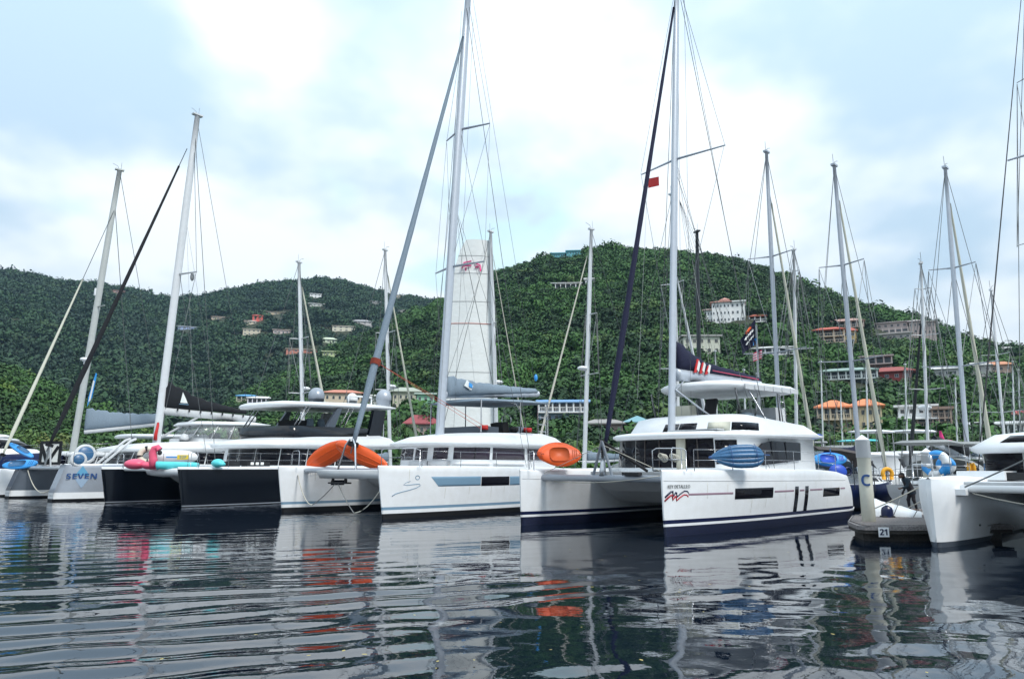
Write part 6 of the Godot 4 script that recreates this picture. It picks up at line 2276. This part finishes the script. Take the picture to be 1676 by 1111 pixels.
func ring_float(called: String, label: String, cat: String, c: Vector3, x: Vector3, y: Vector3, R: float, r: float, ma: Material, mb: Material, segs := 8, a1 := TAU) -> Node3D:
	var t := thing(called, label, cat, c)
	for k in segs:
		var st := sb(true)
		ring_tube(st, Vector3.ZERO, x, y, R, r, a1 * k / segs, a1 * (k + 1.0) / segs + 0.02, 6, 12)
		obj("segment", st, ma if k % 2 else mb, t)
	return t

func loose_things(E_: Node3D, D_: Node3D, C_: Node3D, B_: Node3D, F_: Node3D) -> void:
	# orange kayaks
	var y := Vector3.UP
	var w := func(b: Node3D, v: Vector3) -> Vector3: return b.to_global(v)
	var d := func(b: Node3D, v: Vector3) -> Vector3: return b.global_transform.basis * v
	kayak("orange kayak leaning outwards on the striped catamaran's net, left one of the crossed two", at(536, 744, 36.4), Vector3(0.85, 0.46, 0.25), Vector3(-0.2, 0.3, -0.95), 2.55, 1.0, 0.4, M.orange, M.orange_dark)
	kayak("orange kayak lying hull out on the striped catamaran's net, right one of the crossed two", at(591, 745, 34.2), Vector3(0.90, -0.37, 0.3), Vector3(0.2, 0.3, -0.97), 3.0, 0.86, 0.4, M.orange, M.orange_dark)
	kayak("orange kayak on edge showing its seat well beside the navy forestay", at(918, 745, 27.9), Vector3(0.98, 0.02, -0.2), Vector3(0.12, 0.35, 0.95), 1.6, 0.86, 0.34, M.orange, M.orange_dark)
	kayak("orange kayak stacked behind the one that shows its seat well", at(912, 742, 28.3), Vector3(0.98, 0.05, -0.2), Vector3(0.12, 0.35, 0.95), 1.6, 0.86, 0.34, M.orange, M.orange_dark)
	inflatable("ribbed blue inflatable kayak tied to the rail of the right hand white catamaran", at(1207, 747, 24.5), Vector3(0.99, 0.03, -0.10), Vector3(0.1, 0.2, 0.97), 1.86, 0.80)
	kayak("sky blue kayak standing tilted with its bow up at the left edge", at(34, 737, 53.0), Vector3(-0.86, 0.5, 0.1), Vector3(0.4, 0.8, 0.4), 2.0, 0.62, 0.36, M.sky_blue, M.kayak_blue)
	kayak("sky blue kayak lying flat at the left edge under the tilted one", at(32, 760, 52.0), Vector3(1, 0.05, 0.1), Vector3(0, 0.6, 0.8), 2.7, 0.8, 0.4, M.sky_blue, M.kayak_blue)
	var st := sb()
	var bp := at(640, 0, 30)
	# framed sunshade screen and towable tubes on the silver catamaran
	var fr := thing("screen", "black framed white screen with slanting dark bars on the silver catamaran's foredeck", "screen", at(82, 741, 50.5), 0.1)
	box(st, Vector3.ZERO, Vector3(1.16, 1.36, 0.03))
	obj("sheet", st, M.sail, fr)
	for e in [-1, 1]:
		st = sb()
		box(st, Vector3(e * 0.62, 0, 0.01), Vector3(0.18, 1.62, 0.08))
		obj("frame", st, M.black, fr)
		st = sb()
		box(st, Vector3(0, e * 0.72, 0.01), Vector3(1.06, 0.18, 0.08))
		obj("frame", st, M.black, fr)
	for q in [[-0.42, 0.0, 0.35], [0.2, -0.1, -0.5]]:
		st = sb()
		box(st, Vector3(q[0], q[1], 0.04), Vector3(0.2, 1.25, 0.03), Basis(Vector3.BACK, q[2]))
		obj("bar", st, M.black, fr)
	for q in [["large round blue towable tube standing on edge on the silver catamaran's deck", 139, 743, 0.56, 48.0], ["small round blue towable tube in front of the large one", 128, 752, 0.40, 47.6]]:
		var p := at(q[1], q[2], q[4])
		var tb := thing("towable_tube", q[0], "towable tube", p, 0.75)
		tb.rotate_object_local(Vector3.RIGHT, -0.15)
		st = sb(true)
		blob(st, Vector3.ZERO, Vector3(q[3] * 0.96, q[3] * 0.96, 0.16), Basis(), 20, 12)
		obj("cushion", st, M.kayak_blue, tb)
		st = sb(true)
		ring_tube(st, Vector3(0, 0, -0.04), Vector3.RIGHT, Vector3.UP, q[3] * 0.94, 0.13, 0, TAU, 28, 10)
		obj("rim", st, M.grey_white, tb)
	# floats on the black catamaran's net
	var fl := thing("flamingo_float", "pink flamingo pool float lying on the black catamaran's bow net", "pool float", at(232, 763, 42.0), 0.0)
	st = sb(true)
	blob(st, Vector3(-0.35, 0.12, 0.1), Vector3(0.62, 0.3, 0.5))
	blob(st, Vector3(0.55, 0.05, 0.1), Vector3(0.55, 0.24, 0.5))
	obj("ring", st, M.pink, fl)
	st = sb(true)
	tube(st, [Vector3(0.82, 0.0, 0.4), Vector3(0.80, 0.4, 0.4), Vector3(0.74, 0.75, 0.4), Vector3(0.82, 1.0, 0.4), Vector3(1.0, 1.05, 0.4), Vector3(1.12, 0.92, 0.4)], 0.24, 0.17, 10)
	obj("neck", st, M.pink, fl)
	st = sb(true)
	blob(st, Vector3(1.14, 0.76, 0.4), Vector3(0.13, 0.14, 0.1))
	obj("beak", st, M.rubber, fl)
	var pf := thing("pool_float", "pale yellow and black striped ring float behind the flamingo's neck", "pool float", at(240, 745, 42.8), 0.4)
	st = sb(true)
	ring_tube(st, Vector3.ZERO, Vector3.RIGHT, Vector3.UP, 0.38, 0.16)
	obj("ring", st, M.cream, pf)
	for k in 4:
		st = sb(true)
		ring_tube(st, Vector3.ZERO, Vector3.RIGHT, Vector3.UP, 0.38, 0.165, k * 1.57, k * 1.57 + 0.3, 4, 12)
		obj("stripe", st, M.rubber, pf)
	var tq := thing("float_mattress", "long turquoise float roll lying right of the flamingo", "pool float", at(290, 762, 41.6), 0.15)
	st = sb(true)
	tube(st, [Vector3(-1.1, 0, 0), Vector3(-0.95, 0.02, 0), Vector3(0.9, 0, 0), Vector3(1.15, -0.02, 0)], 0.26, 0.16, 12)
	obj("roll", st, M.teal, tq)
	var bd := thing("paddle_board", "white paddle board on edge with yellow and blue panel behind the turquoise roll", "paddle board", at(278, 748, 43.2), 0.1)
	st = sb(true)
	var bq := []
	for k in 24:
		var a := TAU * k / 24.0
		bq.append(Vector3(signf(cos(a)) * pow(absf(cos(a)), 0.6) * 1.55, sin(a) * 0.42, 0))
	panel(st, bq, 0.12)
	obj("board", st, M.white, bd)
	st = sb()
	box(st, Vector3(0.75, 0, 0.065), Vector3(0.66, 0.26, 0.02))
	obj("emblem", st, M.yellow, bd)
	st = sb()
	box(st, Vector3(0.1, 0, 0.065), Vector3(0.62, 0.07, 0.02))
	obj("emblem", st, M.sky_blue, bd)
	words("lettering", "SUP", 0.16, M.stripe_blue, bd, Vector3(0.75, 0, 0.08), Basis(), 0.01, true)
	var ball := thing("pool_float", "folded turquoise float in a heap on the black hull's foredeck", "pool float", at(356, 758, 40.8))
	st = sb(true)
	blob(st, Vector3(0, 0, 0), Vector3(0.36, 0.24, 0.3))
	blob(st, Vector3(0.25, -0.06, 0.1), Vector3(0.22, 0.14, 0.2))
	obj("heap", st, M.teal, ball)
	# right hand side: life buoys, ring float, pink float, kayak, fenders
	var lb := thing("horseshoe_buoy", "yellow orange horseshoe life buoy hanging on a stern rail left of the person", "life buoy", at(1453, 775, 31.8))
	st = sb(true)
	ring_tube(st, Vector3.ZERO, Vector3.RIGHT, Vector3.UP, 0.2, 0.085, -0.6, PI + 0.6, 16, 10)
	tube(st, [Vector3(0.165, -0.11, 0), Vector3(0.17, -0.26, 0)], 0.085, 0.08, 10)
	tube(st, [Vector3(-0.165, -0.11, 0), Vector3(-0.17, -0.26, 0)], 0.085, 0.08, 10)
	obj("foam", st, M.lifebuoy, lb)
	st = sb()
	box(st, Vector3(0, -0.3, 0), Vector3(0.3, 0.05, 0.08))
	obj("strap", st, M.rubber, lb)
	lb = thing("horseshoe_buoy", "yellow horseshoe life buoy beside the right hand saloon window", "life buoy", at(1591, 768, 30.0))
	st = sb(true)
	for e in [-1, 1]:
		tube(st, [Vector3(e * 0.1, -0.26, 0), Vector3(e * 0.1, 0.1, 0), Vector3(e * 0.05, 0.24, 0)], 0.085, 0.08, 10)
	obj("foam", st, M.lifebuoy, lb)
	ring_float("ring_float", "big blue and white swim ring standing behind the right bow", "pool float", at(1533, 760, 29.5), Vector3(0.6, 0, 0.8), Vector3(0.1, 1, 0), 0.40, 0.17, M.sky_blue, M.white, 6)
	ring_float("ring_float", "small blue and white swim ring right behind the big one", "pool float", at(1549, 762, 30.2), Vector3(0.8, 0, 0.6), Vector3(0, 1, 0), 0.26, 0.11, M.white, M.sky_blue, 6)
	var pk := thing("flamingo_float", "hot pink flamingo float on top of a bimini, left of the tall grey mast", "pool float", at(1545, 724, 40.0))
	st = sb(true)
	blob(st, Vector3(0.1, 0, 0), Vector3(0.5, 0.16, 0.4))
	obj("ring", st, M.hot_pink, pk)
	st = sb(true)
	tube(st, [Vector3(-0.15, 0, 0.2), Vector3(-0.2, 0.35, 0.2), Vector3(-0.24, 0.62, 0.2)], 0.13, 0.06, 9)
	obj("neck", st, M.hot_pink, pk)
	kayak("blue kayak hung in the cockpit of the boat left of the pile lettered C", at(1358, 752, 35.5), Vector3(1, 0.02, 0.1), Vector3(0, 0.4, 0.9), 1.6, 0.7, 0.4, M.sky_blue, M.royal)
	var bt := thing("towable_tube", "royal blue round tube beside the blue kayak, left of the pile lettered C", "towable tube", at(1372, 772, 34.8), 0.2)
	st = sb(true)
	blob(st, Vector3.ZERO, Vector3(0.48, 0.36, 0.2))
	obj("cushion", st, M.royal, bt)
	st = sb(true)
	ring_tube(st, Vector3(0.5, 0.02, 0.05), Vector3.RIGHT, Vector3.UP, 0.17, 0.05)
	obj("ring", st, M.stripe_navy, bt)
	# dock clutter
	var tp := thing("dinghy", "white dinghy under a cover with a dark navy outboard hood on the dock", "dinghy", at(1452, 838, 25.6) * Vector3(1, 0, 1) + Vector3(0, 0.47, 0), -0.5)
	st = sb(true)
	var rows := []
	for k in 9:
		var f := k / 8.0
		var row := PackedVector3Array()
		for j in 11:
			var an := PI * j / 10.0
			row.append(Vector3(lerpf(-0.75, 1.05, f), sin(an) * (0.66 - 0.5 * f) * (1.0 + 0.08 * sin(j * 2.2 + k * 1.7)), cos(an) * (0.55 - 0.2 * f) * (1.0 + 0.06 * sin(k * 2.6 + j))))
		rows.append(row)
	loft(st, rows, false)
	cap(st, rows[0])
	obj("cover", st, M.white, tp)
	st = sb(true)
	for q in [[-0.6, 0.15], [0.2, 0.12], [0.8, 0.08]]:
		tube(st, [Vector3(q[0], 0.02, 0.62), Vector3(q[0] + 0.2, 0.5 - q[0] * 0.2, 0.3), Vector3(q[0] + 0.25, 0.62 - q[0] * 0.22, 0)], 0.015, 0.015, 5)
	obj("strap", st, M.rope_grey, tp)
	var ob := thing("outboard_hood", "dark navy rounded hood standing on the dock planks by the white dinghy", "outboard motor", at(1453, 841, 24.8) * Vector3(1, 0, 1) + Vector3(0, 0.47, 0), 0.0)
	st = sb(true)
	var hood := []
	for k in 6:
		var f := k / 5.0
		var rg := PackedVector3Array()
		for j in 14:
			var a := TAU * j / 14
			rg.append(Vector3(cos(a) * 0.20 * sqrt(maxf(0.04, 1.0 - pow(f, 5.0))), f * 0.40, sin(a) * 0.15 * sqrt(maxf(0.04, 1.0 - pow(f, 5.0)))))
		hood.append(rg)
	loft(st, hood)
	cap(st, hood[-1])
	obj("cowl", st, M.stripe_navy, ob)
	st = sb()
	box(st, Vector3(0, 0.03, 0), Vector3(0.38, 0.05, 0.28))
	obj("skirt", st, M.rubber, ob)
	var cn := thing("rope_heap", "coiled dark and white hoses lying behind the white dinghy", "hose", at(1458, 822, 26.0) * Vector3(1, 0, 1) + Vector3(0, 0.48, 0))
	for k in 5:
		st = sb(true)
		ring_tube(st, Vector3(0.12 * k - 0.3, 0.22 - 0.03 * k, 0.05 * k), Vector3(1, 0, 0.3).normalized(), Vector3(0, 1, 0.2).normalized(), 0.2 + 0.02 * (k % 3), 0.022, 0, TAU, 14, 6)
		obj("coil", st, M.rubber if k % 2 else M.rope, cn)
	# mooring ropes between boats and the dock
	var rope_a := thing("mooring_rope", "beige rope from the dock cleat up to the right hand catamaran", "rope")
	bar("line", sag(at(1408, 842, 23.6), at(1545, 776, 22.0), 0.05), 0.020, M.rope, rope_a, 6)
	var rope_b := thing("mooring_rope", "pale rope behind the first one, running from the finger dock to the right bow", "rope")
	bar("line", sag(at(1480, 834, 29.0), at(1530, 806, 23.0), 0.04), 0.018, M.rope, rope_b, 6)
	var rope_c := thing("mooring_rope", "grey rope rising from the right hand catamaran's foredeck out of view", "rope")
	bar("line", sag(at(1580, 797, 19.6), at(1720, 732, 17.6), 0.02), 0.022, M.rope_grey, rope_c, 6)
	# flags on a thin staff behind the navy sail bag
	var ff := thing("flagpole", "white flagpole with a navy lettered banner and a striped flag behind the navy sail bag", "flagpole", at(1243, 700, 40.0) * Vector3(1, 0, 1))
	var tip := ff.to_local(at(1238, 532, 40.0))
	bar("pole", [Vector3(0, 1.0, 0), tip], 0.085, M.mast_white, ff, 8, 0.06)
	var fm := func(called: String, px: Array, m: Material) -> MeshInstance3D:
		var s2 := sb(true)
		var r2 := []
		for r in px:
			var row := PackedVector3Array()
			for k in 8:
				var f := k / 7.0
				var p := ff.to_local(at(lerpf(r[0], r[2], f), lerpf(r[1], r[3], f), 40.05))
				p.z += 0.14 * sin(f * 9.0 + r[1] * 0.1)
				row.append(p)
			r2.append(row)
		loft(s2, r2, false)
		return obj(called, s2, m, ff)
	fm.call("banner", [[1236, 522, 1213, 556], [1238, 545, 1214, 572], [1240, 562, 1214, 580]], M.navy_cloth)
	for q in [["BEACH", 1226, 549, 0.30, 0.85], ["CLUB", 1229, 559, 0.18, 0.85]]:
		pass
	for q in [[1219, 557, 1233, 540, 0.05], [1221, 565, 1234, 549, 0.03], [1221, 546, 1229, 536, 0.06]]:
		var pts := []
		for k in 9:
			var f := k / 8.0
			var p := ff.to_local(at(lerpf(q[0], q[2], f) , lerpf(q[1], q[3], f) + (1.2 if k % 2 else -1.2), 39.8))
			pts.append(p)
		bar("banner_lettering", pts, q[4], M.orange if q[1] == 546 else M.sail, ff, 5)
	fm.call("pennant", [[1240, 553, 1231, 556], [1240, 562, 1232, 566]], M.sky_blue)
	var stripes := []
	for k in 7:
		var y0 := 573.0 + k * 2.0
		fm.call("flag_stripe", [[1246, y0, 1234, y0 + 4.5], [1246, y0 + 2.0, 1234, y0 + 6.5]], M.pink if k % 2 == 0 else M.sail)
	fm.call("flag_canton", [[1246, 571, 1240, 573], [1246, 577, 1240, 579]], M.stripe_navy)
	var cb := thing("canvas_canopy", "long brown boat canopy behind the stern of the right hand white catamaran", "canopy", at(1385, 745, 37.0) * Vector3(1, 0, 1))
	st = sb(true)
	rows = []
	for q in [[1326, 733, 37.5], [1360, 735, 37.0], [1392, 741, 36.5], [1408, 750, 36.2], [1418, 764, 36.0]]:
		var p0 := cb.to_local(at(q[0], q[1], q[2]))
		rows.append(PackedVector3Array([p0 + Vector3(0, -0.1, 1.1), p0 + Vector3(0, 0.08, 0.5), p0 + Vector3(0, 0.1, -0.5), p0 + Vector3(0, -0.05, -1.2)]))
	loft(st, rows, false)
	obj("canvas", st, M.brown_cloth, cb)
	for q in [[1345, 735, 36.5], [1412, 754, 35.2]]:
		for e in [-1.0, 1.0]:
			var p0 := cb.to_local(at(q[0], q[1], q[2])) + Vector3(0, 0, e)
			bar("post", [p0 - Vector3(0, 1.4, 0), p0], 0.025, M.steel, cb, 6)

# ---------------------------------------------------------------- trees by the shore that stand out one by one
func shore_tree(label: String, x: float, y: float, D: float, hgt: float, palm: bool, cg: int) -> void:
	var p := at(x, y, D)
	var r := RandomNumberGenerator.new()
	r.seed = int(x * 7 + y)
	var g := ground(p.x, p.z)
	var t := thing("palm_tree" if palm else "shore_tree", label, "palm tree" if palm else "tree", Vector3(p.x, maxf(g, 0.2), p.z))
	var h := hgt
	var lean := Vector3(r.randfn(0, 0.4), 0, r.randfn(0, 0.3))
	var st := sb(true)
	tube(st, [Vector3(0, -0.5, 0), Vector3(0, h * 0.35, 0) + lean * 0.3, Vector3(0, h * (0.97 if palm else 0.6), 0) + lean], 0.24 if palm else 0.3, 0.13, 7)
	obj("trunk", st, M.bark, t)
	st = SurfaceTool.new()
	st.begin(Mesh.PRIMITIVE_TRIANGLES)
	st.set_smooth_group(-1)
	var base: Color = [Color(0.05, 0.11, 0.03), Color(0.09, 0.16, 0.04), Color(0.14, 0.17, 0.045)][cg]
	if palm:
		var c := Vector3(0, h, 0) + lean
		for k in 20:
			var a := TAU * k / 20.0 + r.randf() * 0.3
			var up := r.randf_range(-0.25, 0.9)
			var L := r.randf_range(1.9, 2.7)
			var dir := Vector3(cos(a), 0, sin(a))
			var prev := c
			for q in 7:
				var f := (q + 1) / 7.0
				var n := c + dir * L * f + Vector3(0, L * (up * f - 0.95 * f * f), 0)
				var side := dir.cross(Vector3.UP)
				var w := 0.42 * sin(f * PI * 0.92 + 0.15)
				var sc := r.randf_range(0.7, 1.25)
				st.set_color(Color(base.r * sc, base.g * sc, base.b * sc))
				for e in [-1.0, 1.0]:
					tri(st, prev, n, n + side * w * e + Vector3(0, -0.32 * w - 0.1, 0) - dir * 0.1)
					tri(st, prev, prev.lerp(n, 0.5), prev.lerp(n, 0.5) + side * w * e * 0.9 + Vector3(0, -0.34 * w - 0.06, 0))
				prev = n
	else:
		for b in 5:
			var lc := Vector3(r.randfn(0, h * 0.15), h * r.randf_range(0.5, 0.85), r.randfn(0, h * 0.15)) + lean
			var lr := h * r.randf_range(0.16, 0.27)
			for k in 170:
				var d := Vector3(r.randfn(), r.randfn() + 0.2, r.randfn()).normalized()
				var q := lc + d * lr * r.randf_range(0.55, 1.1)
				var nn := (d + Vector3(r.randfn(), r.randfn() + 0.5, r.randfn()) * 0.6).normalized()
				var x_ := nn.cross(Vector3(r.randfn(), r.randfn(), r.randfn())).normalized()
				var y_ := nn.cross(x_)
				var s := lr * r.randf_range(0.09, 0.2)
				var sc := r.randf_range(0.6, 1.4)
				st.set_color(Color(base.r * sc, base.g * sc, base.b * sc))
				tri(st, q + x_ * s, q + y_ * s, q - x_ * s)
				tri(st, q - x_ * s, q - y_ * s * 0.8, q + x_ * s)
	obj("crown", st, M.leaf, t)

func shore_trees() -> void:
	for q in [[470, 700, 88, 5.5, false, 1, "bushy tree right of the white lilac posted house"], [385, 705, 90, 5.0, false, 2, "yellow green tree under the black sail cover"], [655, 720, 92, 6.0, true, 0, "palm tree left of the dark red metal roof"], [615, 700, 96, 6.0, false, 0, "dark tree behind the radar domes"],
		[528, 690, 96, 6.0, false, 0, "dark tree left of the cream arched house"], [1025, 720, 90, 4.0, false, 0, "small dark tree left of the teal roofed kiosk"], [1370, 730, 100, 5.0, true, 1, "palm tree in front of the orange villa's left wing"], [1392, 728, 98, 4.5, true, 2, "yellowish palm tree in front of the orange villa's centre"], [1350, 725, 98, 4.5, false, 0, "dark tree at the orange villa's left corner"],
		[1452, 735, 96, 6.5, false, 0, "dark tree right of the orange villa"], [1555, 735, 96, 5.5, false, 1, "tree below the ochre terraces"], [1600, 735, 94, 6.0, false, 0, "dark tree left of the white arcaded house"], [940, 720, 92, 4.0, true, 1, "palm tree under the pale blue villa"], [905, 720, 92, 4.5, false, 0, "round tree under the pale blue villa"],
		[100, 712, 92, 5.0, false, 2, "bright yellow green tree above the framed screen"], [60, 715, 90, 4.5, false, 1, "green tree above the tilted blue kayak"], [160, 712, 94, 4.5, false, 1, "green tree behind the cream mast"], [20, 715, 96, 6.0, false, 1, "leafy tree at the left edge"]]:
		shore_tree(q[6], q[0], q[1], q[2], q[3], q[4], q[5])

func floating_leaves() -> void:
	var st := sb()
	for q in [[0, 1], [1, 2], [2, 3]]:
		var a: float = -0.5 + q[0] / 3.0
		var b: float = -0.5 + q[1] / 3.0
		quad(st, Vector3(a, 0.02, 0.28 - a * a), Vector3(b, 0.03, 0.28 - b * b), Vector3(b, 0.02, b * b - 0.28), Vector3(a, 0.03, a * a - 0.28))
	var mm := MultiMesh.new()
	mm.transform_format = MultiMesh.TRANSFORM_3D
	st.generate_normals()
	mm.mesh = st.commit()
	mm.instance_count = 70
	for i in 70:
		var z := -rng.randf_range(7.5, 20.0)
		var x := rng.randf_range(-0.7, 0.75) * -z
		var s := rng.randf_range(0.035, 0.075)
		mm.set_instance_transform(i, Transform3D(Basis(Vector3.UP, rng.randf() * TAU).scaled(Vector3(s, s, s)), Vector3(x, 0.03, z)))
	var o := MultiMeshInstance3D.new()
	o.name = "floating_leaves"
	o.multimesh = mm
	o.material_override = pm(0.42, 0.34, 0.10, 0.7)
	o.set_meta("kind", "stuff")
	add_child(o)
	tag(o, "scattered yellow brown leaves floating on the near water", "leaves")

func _ready() -> void:
	rng.seed = 2024
	noise_a.seed = 4
	noise_a.frequency = 0.02
	noise_a.fractal_octaves = 4
	noise_b.seed = 9
	noise_b.frequency = 0.035
	noise_b.fractal_octaves = 4
	var cam := Camera3D.new()
	cam.name = "camera"
	cam.fov = rad_to_deg(2.0 * atan(555.5 / FOCAL))
	cam.near = 0.1
	cam.far = 4000.0
	add_child(cam)
	cam.position = Vector3(0, EYE, 0)
	cam.rotation_degrees.x = PITCH
	cam.current = true
	make_sky()
	var sun := DirectionalLight3D.new()
	sun.name = "sun"
	sun.light_energy = 0.5
	sun.light_color = Color(1.0, 0.98, 0.95)
	sun.light_angular_distance = 14.0
	sun.shadow_enabled = true
	add_child(sun)
	sun.look_at_from_position(Vector3(26, 40, 26), Vector3.ZERO)
	make_materials()
	make_water()
	make_hills()
	make_houses()
	raise_houses()
	make_forest()
	shore_trees()
	cat_far_left()
	cat_seven()
	cat_black()
	cat_stripe()
	cat_right()
	cat_edge()
	back_boats()
	dock()
	floating_leaves()
	pile("mooring_pile", "tall white round pile with a pointed cap and the letter C", 1411, 711, 22.9, 0.2, true)
	pile("mooring_pile", "shorter white capped pile behind the big blue and white swim ring", 1516, 733, 29.8, 0.2, false)
	person_on_dock()
	var named := {}
	for c in get_children():
		if c.has_meta("label"):
			named[c.get_meta("label")] = c
	var seven: Node3D = get_node("sailing_catamaran_001")
	person_at_helm(seven)
	loose_things(seven, seven, seven, seven, seven)
